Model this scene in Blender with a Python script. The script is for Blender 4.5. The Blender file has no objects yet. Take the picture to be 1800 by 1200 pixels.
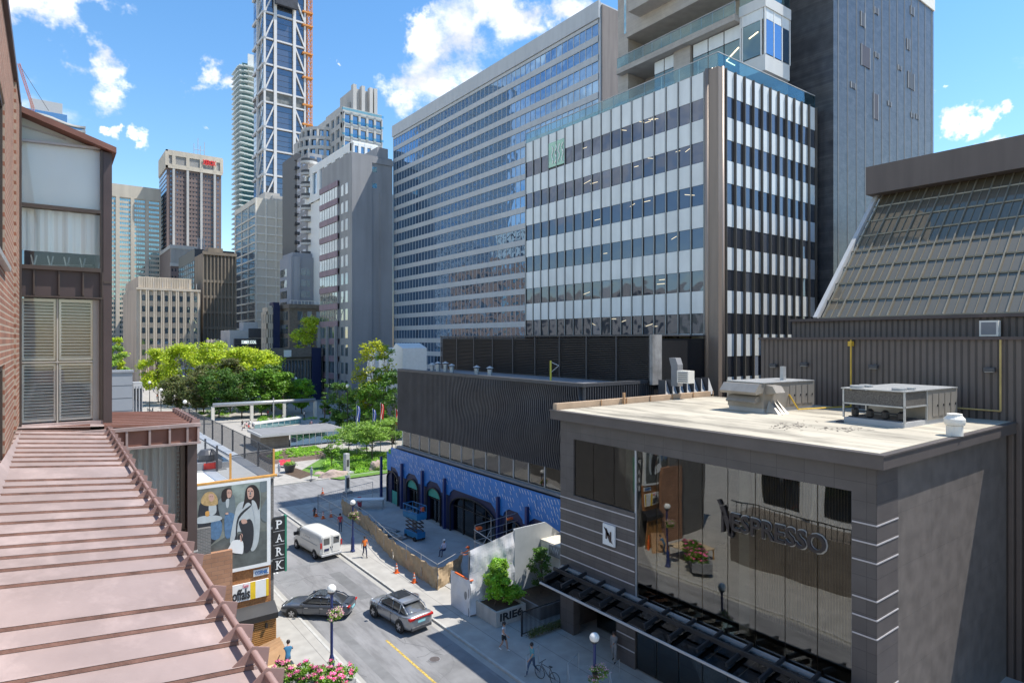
import bpy, bmesh, math, random
import numpy as np
from mathutils import Vector, Matrix, noise as mnoise
R = math.radians
random.seed(7)
SC = bpy.context.scene
COL = SC.collection
# ---------------------------------------------------------------- camera, sky, sun, exposure
H, F, HY, YAW = 18.0, 1101.0, 597.0, 36.84
SN, CS = math.sin(R(YAW)), math.cos(R(YAW))
cam = bpy.data.cameras.new('camera'); camo = bpy.data.objects.new('camera', cam); COL.objects.link(camo)
camo.location = (0, 0, H); camo.rotation_euler = (R(90), 0, -R(YAW))
cam.sensor_width = 36; cam.lens = 36*F/1800; cam.shift_y = -3/1800
cam.clip_start = .1; cam.clip_end = 6000
SC.camera = camo
SUN_EL = R(61); SUN_H = Vector((.86, -.51, 0)).normalized()
sund = bpy.data.lights.new('sun', 'SUN'); suno = bpy.data.objects.new('sun', sund); COL.objects.link(suno)
sund.energy = 4.0; sund.angle = R(.5); sund.color = (1, .955, .88)
sdir = Vector((SUN_H.x*math.cos(SUN_EL), SUN_H.y*math.cos(SUN_EL), math.sin(SUN_EL)))
suno.rotation_euler = sdir.to_track_quat('Z', 'Y').to_euler(); suno.location = (60, -40, 120)
SC.view_settings.view_transform = 'Standard'; SC.view_settings.look = 'None'
SC.view_settings.exposure = 0.8; SC.view_settings.gamma = 1
SC.render.engine = 'CYCLES'
world = bpy.data.worlds.new('World'); SC.world = world; world.use_nodes = True
def ray(px, py):
    t = (px-900)/F; u = (HY-py)/F
    return Vector((SN+t*CS, CS-t*SN, u)).normalized()
def build_world():
    nt = world.node_tree; N = nt.nodes; L = nt.links; N.clear()
    out = N.new('ShaderNodeOutputWorld'); bg = N.new('ShaderNodeBackground'); L.new(bg.outputs[0], out.inputs[0])
    sky = N.new('ShaderNodeTexSky'); sky.sky_type = 'NISHITA'; sky.sun_disc = False
    sky.sun_elevation = SUN_EL; sky.sun_rotation = math.atan2(SUN_H.x, SUN_H.y)
    sky.air_density = 1.3; sky.dust_density = .1; sky.ozone_density = 3.5; sky.altitude = 100
    bg.inputs[1].default_value = .125
    hs = N.new('ShaderNodeHueSaturation'); hs.inputs['Saturation'].default_value = 1.22; hs.inputs['Value'].default_value = 1.0
    L.new(sky.outputs[0], hs.inputs['Color'])
    tc = N.new('ShaderNodeTexCoord')
    mp = N.new('ShaderNodeMapping'); mp.inputs['Scale'].default_value = (1, 1, 1.7); L.new(tc.outputs['Generated'], mp.inputs[0])
    nz = N.new('ShaderNodeTexNoise'); nz.inputs['Scale'].default_value = 9; nz.inputs['Detail'].default_value = 9; nz.inputs['Roughness'].default_value = .62
    L.new(mp.outputs[0], nz.inputs['Vector'])
    clouds = [(60, 10, .08), (120, 45, .06), (170, 125, .045), (90, 60, .05), (385, 125, .035), (270, 232, .03), (245, 235, .022), (185, 222, .018), (365, 247, .02),
              (700, 160, .06), (760, 120, .09), (830, 80, .1), (880, 30, .08), (980, 30, .06), (740, 60, .05), (690, 185, .04), (565, 130, .015), (1670, 130, .014), (1685, 218, .022), (1735, 262, .022), (700, 200, .04),
              (-300, 100, .2), (-700, 260, .25), (2200, 100, .2), (2600, 60, .3), (900, -500, .3), (300, -600, .25), (-200, -300, .2)]
    for i in range(12):   # clouds round the rest of the sky, seen in the glass
        clouds.append((None, i, .22))
    wn = N.new('ShaderNodeTexNoise'); wn.inputs['Scale'].default_value = 7; wn.inputs['Detail'].default_value = 6; wn.inputs['Roughness'].default_value = .65; L.new(tc.outputs['Generated'], wn.inputs['Vector'])
    ws = N.new('ShaderNodeVectorMath'); ws.operation = 'MULTIPLY_ADD'; ws.inputs[1].default_value = (.26, .26, .16); ws.inputs[2].default_value = (-.13, -.13, -.08); L.new(wn.outputs['Color'], ws.inputs[0])
    wa = N.new('ShaderNodeVectorMath'); wa.operation = 'ADD'; L.new(ws.outputs[0], wa.inputs[0]); L.new(tc.outputs['Generated'], wa.inputs[1])
    prev = None
    for c in clouds:
        if c[0] is None:
            a = c[1]*.9+2.2; v = Vector((-abs(math.cos(a))*.9-.1, math.sin(a*1.7), .25+.3*((c[1]*37) % 10)/10)).normalized()
        else: v = ray(c[0], c[1])
        d = N.new('ShaderNodeVectorMath'); d.operation = 'DISTANCE'; d.inputs[1].default_value = v; L.new(wa.outputs[0], d.inputs[0])
        m = N.new('ShaderNodeMapRange'); m.interpolation_type = 'SMOOTHSTEP'
        m.inputs[1].default_value = c[2]*1.35; m.inputs[2].default_value = 0; m.inputs[3].default_value = 0; m.inputs[4].default_value = 1
        L.new(d.outputs['Value'], m.inputs[0])
        if prev is None: prev = m.outputs[0]
        else:
            x = N.new('ShaderNodeMath'); x.operation = 'MAXIMUM'; L.new(prev, x.inputs[0]); L.new(m.outputs[0], x.inputs[1]); prev = x.outputs[0]
    a = N.new('ShaderNodeMath'); a.operation = 'MULTIPLY_ADD'; L.new(prev, a.inputs[0]); a.inputs[1].default_value = .62; L.new(nz.outputs[0], a.inputs[2])
    r = N.new('ShaderNodeMapRange'); r.interpolation_type = 'SMOOTHSTEP'; r.inputs[1].default_value = .74; r.inputs[2].default_value = 1.15; L.new(a.outputs[0], r.inputs[0])
    nz2 = N.new('ShaderNodeTexNoise'); nz2.inputs['Scale'].default_value = 16; nz2.inputs['Detail'].default_value = 6; L.new(mp.outputs[0], nz2.inputs['Vector'])
    cr = N.new('ShaderNodeMapRange'); cr.inputs[1].default_value = .35; cr.inputs[2].default_value = .65; cr.inputs[3].default_value = 4.6; cr.inputs[4].default_value = 7.2; L.new(nz2.outputs[0], cr.inputs[0])
    cc = N.new('ShaderNodeVectorMath'); cc.operation = 'SCALE'; cc.inputs[0].default_value = (1, 1, 1.02); L.new(cr.outputs[0], cc.inputs['Scale'])
    mx = N.new('ShaderNodeMix'); mx.data_type = 'RGBA'; L.new(r.outputs[0], mx.inputs[0]); L.new(hs.outputs[0], mx.inputs[6]); L.new(cc.outputs[0], mx.inputs[7])
    L.new(mx.outputs[2], bg.inputs[0])
build_world()
# ---------------------------------------------------------------- measuring helpers (photo 1800x1200 -> world, all real places)
def G(px, py, z=0.0):
    D = (H-z)*F/(py-HY); cx = (px-900)/F*D
    return Vector((cx*CS+D*SN, -cx*SN+D*CS, z))
def onX(X, px, py=HY):
    t = (px-900)/F; D = X/(SN+CS*t)
    return D*(CS-SN*t), H-(py-HY)/F*D        # Y, Z
def onY(Y, px, py=HY):
    t = (px-900)/F; D = Y/(CS-SN*t)
    return D*(SN+CS*t), H-(py-HY)/F*D        # X, Z
def depth(v): return v[0]*SN+v[1]*CS
def proj(v):
    D = depth(v); cx = v[0]*CS-v[1]*SN
    if D < .1: return (-9999, -9999, D)
    return (900+F*cx/D, HY-(v[2]-H)/D*F, D)
# ---------------------------------------------------------------- materials
MATS = {}
def nodes(name):
    m = bpy.data.materials.new(name); m.use_nodes = True; MATS[name] = m
    nt = m.node_tree; b = nt.nodes['Principled BSDF']
    return m, nt.nodes, nt.links, b
def mat(name, col, rough=.75, var=.18, scale=1.5, bump=0.0, metal=0.0, grime=0.0, gs=1.0, spec=.5, stretch=(1, 1, 1), island=0.0, emit=None, bscale=None, coat=0, blot=0, bsc=(.5, .5, .5), bth=(.55, .66)):
    m, N, L, b = nodes(name)
    b.inputs['Roughness'].default_value = rough; b.inputs['Metallic'].default_value = metal; b.inputs['Specular IOR Level'].default_value = spec
    if coat: b.inputs['Coat Weight'].default_value = coat; b.inputs['Coat Roughness'].default_value = .05
    g = N.new('ShaderNodeNewGeometry'); mp = N.new('ShaderNodeMapping'); mp.inputs['Scale'].default_value = stretch
    L.new(g.outputs['Position'], mp.inputs[0])
    nz = N.new('ShaderNodeTexNoise'); nz.inputs['Scale'].default_value = scale; nz.inputs['Detail'].default_value = 7; nz.inputs['Roughness'].default_value = .6
    L.new(mp.outputs[0], nz.inputs['Vector'])
    r = N.new('ShaderNodeMapRange'); r.inputs[1].default_value = .3; r.inputs[2].default_value = .7; r.inputs[3].default_value = 1-var; r.inputs[4].default_value = 1+var
    L.new(nz.outputs[0], r.inputs[0]); fac = r.outputs[0]
    if island:
        ri = N.new('ShaderNodeMapRange'); ri.inputs[3].default_value = 1-island; ri.inputs[4].default_value = 1+island; L.new(g.outputs['Random Per Island'], ri.inputs[0])
        mu = N.new('ShaderNodeMath'); mu.operation = 'MULTIPLY'; L.new(fac, mu.inputs[0]); L.new(ri.outputs[0], mu.inputs[1]); fac = mu.outputs[0]
    if grime:   # rain streaks and stains with a shape of their own
        mp2 = N.new('ShaderNodeMapping'); mp2.inputs['Scale'].default_value = (1.3*gs, 1.3*gs, .12*gs); L.new(g.outputs['Position'], mp2.inputs[0])
        n2 = N.new('ShaderNodeTexNoise'); n2.inputs['Scale'].default_value = 1.1; n2.inputs['Detail'].default_value = 8; L.new(mp2.outputs[0], n2.inputs['Vector'])
        r2 = N.new('ShaderNodeMapRange'); r2.inputs[1].default_value = .42; r2.inputs[2].default_value = .68; r2.inputs[3].default_value = 1; r2.inputs[4].default_value = 1-grime; L.new(n2.outputs[0], r2.inputs[0])
        mu = N.new('ShaderNodeMath'); mu.operation = 'MULTIPLY'; L.new(fac, mu.inputs[0]); L.new(r2.outputs[0], mu.inputs[1]); fac = mu.outputs[0]
    if blot:   # stains or scuffs with their own ragged outline (blot > 0 darker, < 0 paler)
        mp4 = N.new('ShaderNodeMapping'); mp4.inputs['Scale'].default_value = bsc; L.new(g.outputs['Position'], mp4.inputs[0])
        n4 = N.new('ShaderNodeTexNoise'); n4.inputs['Scale'].default_value = 1; n4.inputs['Detail'].default_value = 9; n4.inputs['Roughness'].default_value = .68; L.new(mp4.outputs[0], n4.inputs['Vector'])
        r4 = N.new('ShaderNodeMapRange'); r4.inputs[1].default_value = bth[0]; r4.inputs[2].default_value = bth[1]; r4.inputs[3].default_value = 1; r4.inputs[4].default_value = 1-blot; L.new(n4.outputs[0], r4.inputs[0])
        mu = N.new('ShaderNodeMath'); mu.operation = 'MULTIPLY'; L.new(fac, mu.inputs[0]); L.new(r4.outputs[0], mu.inputs[1]); fac = mu.outputs[0]
    vm = N.new('ShaderNodeVectorMath'); vm.operation = 'SCALE'; vm.inputs[0].default_value = col[:3]; L.new(fac, vm.inputs['Scale'])
    L.new(vm.outputs[0], b.inputs['Base Color'])
    if bump:
        n3 = N.new('ShaderNodeTexNoise'); n3.inputs['Scale'].default_value = bscale or scale*8; n3.inputs['Detail'].default_value = 5; L.new(g.outputs['Position'], n3.inputs['Vector'])
        bp = N.new('ShaderNodeBump'); bp.inputs['Strength'].default_value = bump; bp.inputs['Distance'].default_value = .05; L.new(n3.outputs[0], bp.inputs['Height']); L.new(bp.outputs[0], b.inputs['Normal'])
    if emit: b.inputs['Emission Color'].default_value = (*col[:3], 1); b.inputs['Emission Strength'].default_value = emit
    return m
def brick(name, c1, c2, mortar, bw=.25, bh=.075, axis='Y', bump=.5, mw=.012, offs=.5, rough=.85, var=.15):
    """courses of brick, block or panel; axis = the horizontal axis that runs along the wall ('A' = use x+y)"""
    m, N, L, b = nodes(name); b.inputs['Roughness'].default_value = rough
    g = N.new('ShaderNodeNewGeometry'); s = N.new('ShaderNodeSeparateXYZ'); L.new(g.outputs['Position'], s.inputs[0])
    c = N.new('ShaderNodeCombineXYZ')
    if axis == 'A':
        ad = N.new('ShaderNodeMath'); ad.operation = 'ADD'; L.new(s.outputs[0], ad.inputs[0]); L.new(s.outputs[1], ad.inputs[1]); L.new(ad.outputs[0], c.inputs[0])
    else: L.new(s.outputs['XYZ'.index(axis)], c.inputs[0])
    L.new(s.outputs[2], c.inputs[1])
    t = N.new('ShaderNodeTexBrick'); t.inputs['Scale'].default_value = 1; t.inputs['Brick Width'].default_value = bw; t.inputs['Row Height'].default_value = bh
    t.inputs['Mortar Size'].default_value = mw; t.inputs['Mortar Smooth'].default_value = .1; t.offset = offs
    t.inputs['Color1'].default_value = (*c1, 1); t.inputs['Color2'].default_value = (*c2, 1); t.inputs['Mortar'].default_value = (*mortar, 1)
    L.new(c.outputs[0], t.inputs['Vector'])
    nz = N.new('ShaderNodeTexNoise'); nz.inputs['Scale'].default_value = 1.2; nz.inputs['Detail'].default_value = 8; L.new(g.outputs['Position'], nz.inputs['Vector'])
    r = N.new('ShaderNodeMapRange'); r.inputs[1].default_value = .3; r.inputs[2].default_value = .7; r.inputs[3].default_value = 1-var; r.inputs[4].default_value = 1+var; L.new(nz.outputs[0], r.inputs[0])
    vm = N.new('ShaderNodeVectorMath'); vm.operation = 'SCALE'; L.new(t.outputs[0], vm.inputs[0]); L.new(r.outputs[0], vm.inputs['Scale']); L.new(vm.outputs[0], b.inputs['Base Color'])
    bp = N.new('ShaderNodeBump'); bp.inputs['Strength'].default_value = bump; bp.inputs['Distance'].default_value = .01; bp.invert = True; L.new(t.outputs['Fac'], bp.inputs['Height']); L.new(bp.outputs[0], b.inputs['Normal'])
    return m
def glass(name, dark, tint=(.9, .95, 1), refl=.35, var=.5, wave=.02, wscale=.6, blinds=0, bcol=(.35, .36, .36), rough=.02):
    """window glass with a dark room behind: reflective coat over a varied interior tone; blinds = share of panes with pale blinds"""
    m, N, L, b = nodes(name)
    g = N.new('ShaderNodeNewGeometry')
    b.inputs['Roughness'].default_value = .6
    r = N.new('ShaderNodeMapRange'); r.inputs[3].default_value = 1-var; r.inputs[4].default_value = 1+var; L.new(g.outputs['Random Per Island'], r.inputs[0])
    vm = N.new('ShaderNodeVectorMath'); vm.operation = 'SCALE'; vm.inputs[0].default_value = dark; L.new(r.outputs[0], vm.inputs['Scale'])
    last = vm.outputs[0]
    if blinds:
        mu = N.new('ShaderNodeMath'); mu.operation = 'MULTIPLY'; mu.inputs[1].default_value = 7.31; L.new(g.outputs['Random Per Island'], mu.inputs[0])
        fr = N.new('ShaderNodeMath'); fr.operation = 'FRACT'; L.new(mu.outputs[0], fr.inputs[0])
        lt = N.new('ShaderNodeMath'); lt.operation = 'LESS_THAN'; lt.inputs[1].default_value = blinds; L.new(fr.outputs[0], lt.inputs[0])
        mx = N.new('ShaderNodeMix'); mx.data_type = 'RGBA'; L.new(lt.outputs[0], mx.inputs[0]); L.new(last, mx.inputs[6]); mx.inputs[7].default_value = (*bcol, 1); last = mx.outputs[2]
    L.new(last, b.inputs['Base Color'])
    gl = N.new('ShaderNodeBsdfGlossy'); gl.inputs['Roughness'].default_value = rough; gl.inputs['Color'].default_value = (*tint, 1)
    nz = N.new('ShaderNodeTexNoise'); nz.inputs['Scale'].default_value = wscale; nz.inputs['Detail'].default_value = 1; L.new(g.outputs['Position'], nz.inputs['Vector'])
    bp = N.new('ShaderNodeBump'); bp.inputs['Strength'].default_value = 1; bp.inputs['Distance'].default_value = wave; L.new(nz.outputs[0], bp.inputs['Height']); L.new(bp.outputs[0], gl.inputs['Normal'])
    lw = N.new('ShaderNodeLayerWeight'); lw.inputs[0].default_value = .25
    ma = N.new('ShaderNodeMath'); ma.operation = 'MULTIPLY_ADD'; ma.inputs[1].default_value = 1-refl; ma.inputs[2].default_value = refl; ma.use_clamp = True; L.new(lw.outputs['Fresnel'], ma.inputs[0])
    ms = N.new('ShaderNodeMixShader'); L.new(ma.outputs[0], ms.inputs[0]); L.new(b.outputs[0], ms.inputs[1]); L.new(gl.outputs[0], ms.inputs[2])
    L.new(ms.outputs[0], N['Material Output'].inputs[0])
    return m
def clear_glass(name, tint=(.8, .88, .88), refl=.12, wave=.006, wscale=.8, bl=.3):
    m, N, L, b = nodes(name); N.remove(b)
    tr = N.new('ShaderNodeBsdfTransparent'); tr.inputs[0].default_value = (*tint, 1)
    gl = N.new('ShaderNodeBsdfGlossy'); gl.inputs['Roughness'].default_value = .01
    g = N.new('ShaderNodeNewGeometry')
    nz = N.new('ShaderNodeTexNoise'); nz.inputs['Scale'].default_value = wscale; nz.inputs['Detail'].default_value = 1; L.new(g.outputs['Position'], nz.inputs['Vector'])
    bp = N.new('ShaderNodeBump'); bp.inputs['Distance'].default_value = wave; L.new(nz.outputs[0], bp.inputs['Height']); L.new(bp.outputs[0], gl.inputs['Normal'])
    lw = N.new('ShaderNodeLayerWeight'); lw.inputs[0].default_value = bl
    ma = N.new('ShaderNodeMath'); ma.operation = 'MULTIPLY_ADD'; ma.inputs[1].default_value = 1-refl; ma.inputs[2].default_value = refl; ma.use_clamp = True; L.new(lw.outputs['Fresnel'], ma.inputs[0])
    ms = N.new('ShaderNodeMixShader'); L.new(ma.outputs[0], ms.inputs[0]); L.new(tr.outputs[0], ms.inputs[1]); L.new(gl.outputs[0], ms.inputs[2]); L.new(ms.outputs[0], N['Material Output'].inputs[0])
    return m
def leafmat(name, c1, c2, trans=.35):
    m, N, L, b = nodes(name); N.remove(b)
    g = N.new('ShaderNodeNewGeometry'); mx = N.new('ShaderNodeMix'); mx.data_type = 'RGBA'
    mx.inputs[6].default_value = (*c1, 1); mx.inputs[7].default_value = (*c2, 1); L.new(g.outputs['Random Per Island'], mx.inputs[0])
    nz = N.new('ShaderNodeTexNoise'); nz.inputs['Scale'].default_value = .8; L.new(g.outputs['Position'], nz.inputs['Vector'])
    r = N.new('ShaderNodeMapRange'); r.inputs[1].default_value = .35; r.inputs[2].default_value = .65; r.inputs[3].default_value = .7; r.inputs[4].default_value = 1.3; L.new(nz.outputs[0], r.inputs[0])
    vm = N.new('ShaderNodeVectorMath'); vm.operation = 'SCALE'; L.new(mx.outputs[2], vm.inputs[0]); L.new(r.outputs[0], vm.inputs['Scale'])
    d = N.new('ShaderNodeBsdfPrincipled'); d.inputs['Roughness'].default_value = .5; L.new(vm.outputs[0], d.inputs['Base Color'])
    t = N.new('ShaderNodeBsdfTranslucent'); L.new(vm.outputs[0], t.inputs[0])
    ms = N.new('ShaderNodeMixShader'); ms.inputs[0].default_value = trans; L.new(d.outputs[0], ms.inputs[1]); L.new(t.outputs[0], ms.inputs[2]); L.new(ms.outputs[0], N['Material Output'].inputs[0])
    return m
def ribbed(name, col, pitch=.15, axis='Y', rough=.5, bump=.6, metal=0, dark=.45, var=.12):
    """corrugated or slatted cladding: a darker colour line in each groove plus relief"""
    m, N, L, b = nodes(name); b.inputs['Roughness'].default_value = rough; b.inputs['Metallic'].default_value = metal
    g = N.new('ShaderNodeNewGeometry'); s = N.new('ShaderNodeSeparateXYZ'); L.new(g.outputs['Position'], s.inputs[0])
    if axis == 'A':
        ad = N.new('ShaderNodeMath'); ad.operation = 'ADD'; L.new(s.outputs[0], ad.inputs[0]); L.new(s.outputs[1], ad.inputs[1]); u = ad.outputs[0]
    else: u = s.outputs['XYZ'.index(axis)]
    mu = N.new('ShaderNodeMath'); mu.operation = 'MULTIPLY'; mu.inputs[1].default_value = 1/pitch; L.new(u, mu.inputs[0])
    pp = N.new('ShaderNodeMath'); pp.operation = 'PINGPONG'; pp.inputs[1].default_value = .5; L.new(mu.outputs[0], pp.inputs[0])
    st = N.new('ShaderNodeMapRange'); st.interpolation_type = 'SMOOTHSTEP'; st.inputs[1].default_value = .1; st.inputs[2].default_value = .25; L.new(pp.outputs[0], st.inputs[0])
    nz = N.new('ShaderNodeTexNoise'); nz.inputs['Scale'].default_value = .7; nz.inputs['Detail'].default_value = 6; L.new(g.outputs['Position'], nz.inputs['Vector'])
    r = N.new('ShaderNodeMapRange'); r.inputs[1].default_value = .3; r.inputs[2].default_value = .7; r.inputs[3].default_value = 1-var; r.inputs[4].default_value = 1+var; L.new(nz.outputs[0], r.inputs[0])
    r2 = N.new('ShaderNodeMapRange'); r2.inputs[3].default_value = dark; r2.inputs[4].default_value = 1; L.new(st.outputs[0], r2.inputs[0])
    m2 = N.new('ShaderNodeMath'); m2.operation = 'MULTIPLY'; L.new(r.outputs[0], m2.inputs[0]); L.new(r2.outputs[0], m2.inputs[1])
    vm = N.new('ShaderNodeVectorMath'); vm.operation = 'SCALE'; vm.inputs[0].default_value = col; L.new(m2.outputs[0], vm.inputs['Scale']); L.new(vm.outputs[0], b.inputs['Base Color'])
    bp = N.new('ShaderNodeBump'); bp.inputs['Strength'].default_value = bump; bp.inputs['Distance'].default_value = .05; L.new(st.outputs[0], bp.inputs['Height']); L.new(bp.outputs[0], b.inputs['Normal'])
    return m
# ---------------------------------------------------------------- mesh and object helpers
def tag(o, label=None, cat=None, group=None, kind=None):
    if label: o['label'] = label
    if cat: o['category'] = cat
    if group: o['group'] = group
    if kind: o['kind'] = kind
    return o
def empty(name, loc=(0, 0, 0), rz=0, label=None, cat=None, group=None, parent=None):
    o = bpy.data.objects.new(name, None); COL.objects.link(o); o.location = loc; o.rotation_euler = (0, 0, rz); o.empty_display_size = .3
    if parent: o.parent = parent
    return tag(o, label, cat, group)
class MB:
    def __init__(s): s.v = []; s.f = []; s.mi = []; s.k = 0; s.smooth = False
    def add(s, vs, fs):
        n = len(s.v); s.v += [tuple(v) for v in vs]; s.f += [tuple(i+n for i in f) for f in fs]; s.mi += [s.k]*len(fs); return s
    def box(s, x0, x1, y0, y1, z0, z1):
        if x0 > x1: x0, x1 = x1, x0
        if y0 > y1: y0, y1 = y1, y0
        if z0 > z1: z0, z1 = z1, z0
        return s.add([(x0, y0, z0), (x1, y0, z0), (x1, y1, z0), (x0, y1, z0), (x0, y0, z1), (x1, y0, z1), (x1, y1, z1), (x0, y1, z1)],
                     [(0, 3, 2, 1), (4, 5, 6, 7), (0, 1, 5, 4), (1, 2, 6, 5), (2, 3, 7, 6), (3, 0, 4, 7)])
    def obox(s, p, q, w, h, up=(0, 0, 1)):
        """bar of rectangular section from p to q"""
        p = Vector(p); q = Vector(q); d = (q-p).normalized(); u = Vector(up)
        if abs(d.dot(u)) > .98: u = Vector((1, 0, 0))
        a = d.cross(u).normalized()*w/2; b = a.cross(d).normalized()*h/2
        vs = [p-a-b, p+a-b, p+a+b, p-a+b, q-a-b, q+a-b, q+a+b, q-a+b]
        return s.add(vs, [(0, 3, 2, 1), (4, 5, 6, 7), (0, 1, 5, 4), (1, 2, 6, 5), (2, 3, 7, 6), (3, 0, 4, 7)])
    def tube(s, p, q, r, r2=None, n=8, caps=True):
        p = Vector(p); q = Vector(q); r2 = r if r2 is None else r2; d = (q-p).normalized()
        u = Vector((0, 0, 1)) if abs(d.z) < .95 else Vector((1, 0, 0)); a = d.cross(u).normalized(); b = a.cross(d)
        vs = []
        for i in range(n):
            t = 2*math.pi*i/n; w = a*math.cos(t)+b*math.sin(t); vs.append(p+w*r)
        for i in range(n):
            t = 2*math.pi*i/n; w = a*math.cos(t)+b*math.sin(t); vs.append(q+w*r2)
        fs = [(i, (i+1) % n, n+(i+1) % n, n+i) for i in range(n)]
        if caps: fs += [tuple(range(n-1, -1, -1)), tuple(range(n, 2*n))]
        return s.add(vs, fs)
    def lathe(s, prof, c=(0, 0, 0), n=16):
        vs = []; fs = []
        for (r, z) in prof:
            for i in range(n): t = 2*math.pi*i/n; vs.append((c[0]+r*math.cos(t), c[1]+r*math.sin(t), c[2]+z))
        for j in range(len(prof)-1):
            for i in range(n): fs.append((j*n+i, j*n+(i+1) % n, (j+1)*n+(i+1) % n, (j+1)*n+i))
        fs.append(tuple(range(n-1, -1, -1))); fs.append(tuple((len(prof)-1)*n+i for i in range(n)))
        return s.add(vs, fs)
    def ball(s, c, r, n=14, m=9, sq=1):
        prof = [(max(r*math.sin(math.pi*j/m), .001), -r*sq*math.cos(math.pi*j/m)) for j in range(m+1)]
        return s.lathe(prof, c, n)
    def prism(s, pts, h0, h1, ax='z'):
        """closed outline pts (a,b) extruded along ax"""
        def P(a, b, c): return (a, b, c) if ax == 'z' else ((a, c, b) if ax == 'y' else (c, a, b))
        n = len(pts); vs = [P(a, b, h0) for a, b in pts]+[P(a, b, h1) for a, b in pts]
        return s.add(vs, [tuple(range(n-1, -1, -1)), tuple(range(n, 2*n))]+[(i, (i+1) % n, n+(i+1) % n, n+i) for i in range(n)])
    def quad(s, *p): return s.add(p, [tuple(range(len(p)))])
    def build(s, name, m, parent=None, smooth=False, fix=True, bevel=0, subsurf=0):
        me = bpy.data.meshes.new(name); me.from_pydata(s.v, [], s.f)
        ms = m if isinstance(m, (list, tuple)) else [m]
        for x in ms: me.materials.append(x)
        if len(ms) > 1: me.polygons.foreach_set('material_index', s.mi)
        if fix:
            bm = bmesh.new(); bm.from_mesh(me); bmesh.ops.recalc_face_normals(bm, faces=bm.faces); bm.to_mesh(me); bm.free()
        if smooth: me.polygons.foreach_set('use_smooth', [True]*len(me.polygons))
        me.update()
        o = bpy.data.objects.new(name, me); COL.objects.link(o)
        if parent: o.parent = parent
        if bevel:
            b = o.modifiers.new('bevel', 'BEVEL'); b.width = bevel; b.segments = 2; b.limit_method = 'ANGLE'; b.angle_limit = R(40)
        if subsurf:
            b = o.modifiers.new('sub', 'SUBSURF'); b.levels = subsurf; b.render_levels = subsurf
        return o
def children(o): return list(o.children)
def copy_tree(o, parent=None):
    c = o.copy(); COL.objects.link(c)
    if parent: c.parent = parent
    for ch in list(o.children): copy_tree(ch, c)
    return c
def place(proto, state, loc, rz=0, label=None, group=None, scale=1):
    """first use moves the thing itself, later uses copy it and every part"""
    o = proto if not state.get(proto.name) else copy_tree(proto)
    state[proto.name] = True
    o.location = loc; o.rotation_euler = (0, 0, rz); o.scale = (scale,)*3
    return tag(o, label, None, group)
USED = {}
def text(s, h, w, m, parent, loc, face='S', ext=.02, name='lettering', fat=0, shear=0):
    """flat or raised lettering fitted into w x h metres; face S looks along -Y, W looks along -X"""
    cu = bpy.data.curves.new('t', 'FONT'); cu.body = s; cu.extrude = ext; cu.offset = fat; cu.resolution_u = 3; cu.shear = shear
    o = bpy.data.objects.new('t', cu); COL.objects.link(o)
    bpy.context.view_layer.update()
    me = bpy.data.meshes.new_from_object(o.evaluated_get(bpy.context.evaluated_depsgraph_get()))
    bpy.data.objects.remove(o)
    co = np.empty(len(me.vertices)*3); me.vertices.foreach_get('co', co); co = co.reshape(-1, 3)
    mn, mx_ = co.min(0), co.max(0); sx = w/(mx_[0]-mn[0]); sy = h/(mx_[1]-mn[1])
    co[:, 0] = (co[:, 0]-mn[0])*sx; co[:, 1] = (co[:, 1]-mn[1])*sy
    me.vertices.foreach_set('co', co.ravel()); me.materials.clear(); me.materials.append(m)
    n = bpy.data.objects.new(name, me); COL.objects.link(n); n.parent = parent; n.location = loc
    n.rotation_euler = (R(90), 0, {'S': 0, 'W': -R(90)}[face])
    return n
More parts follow.
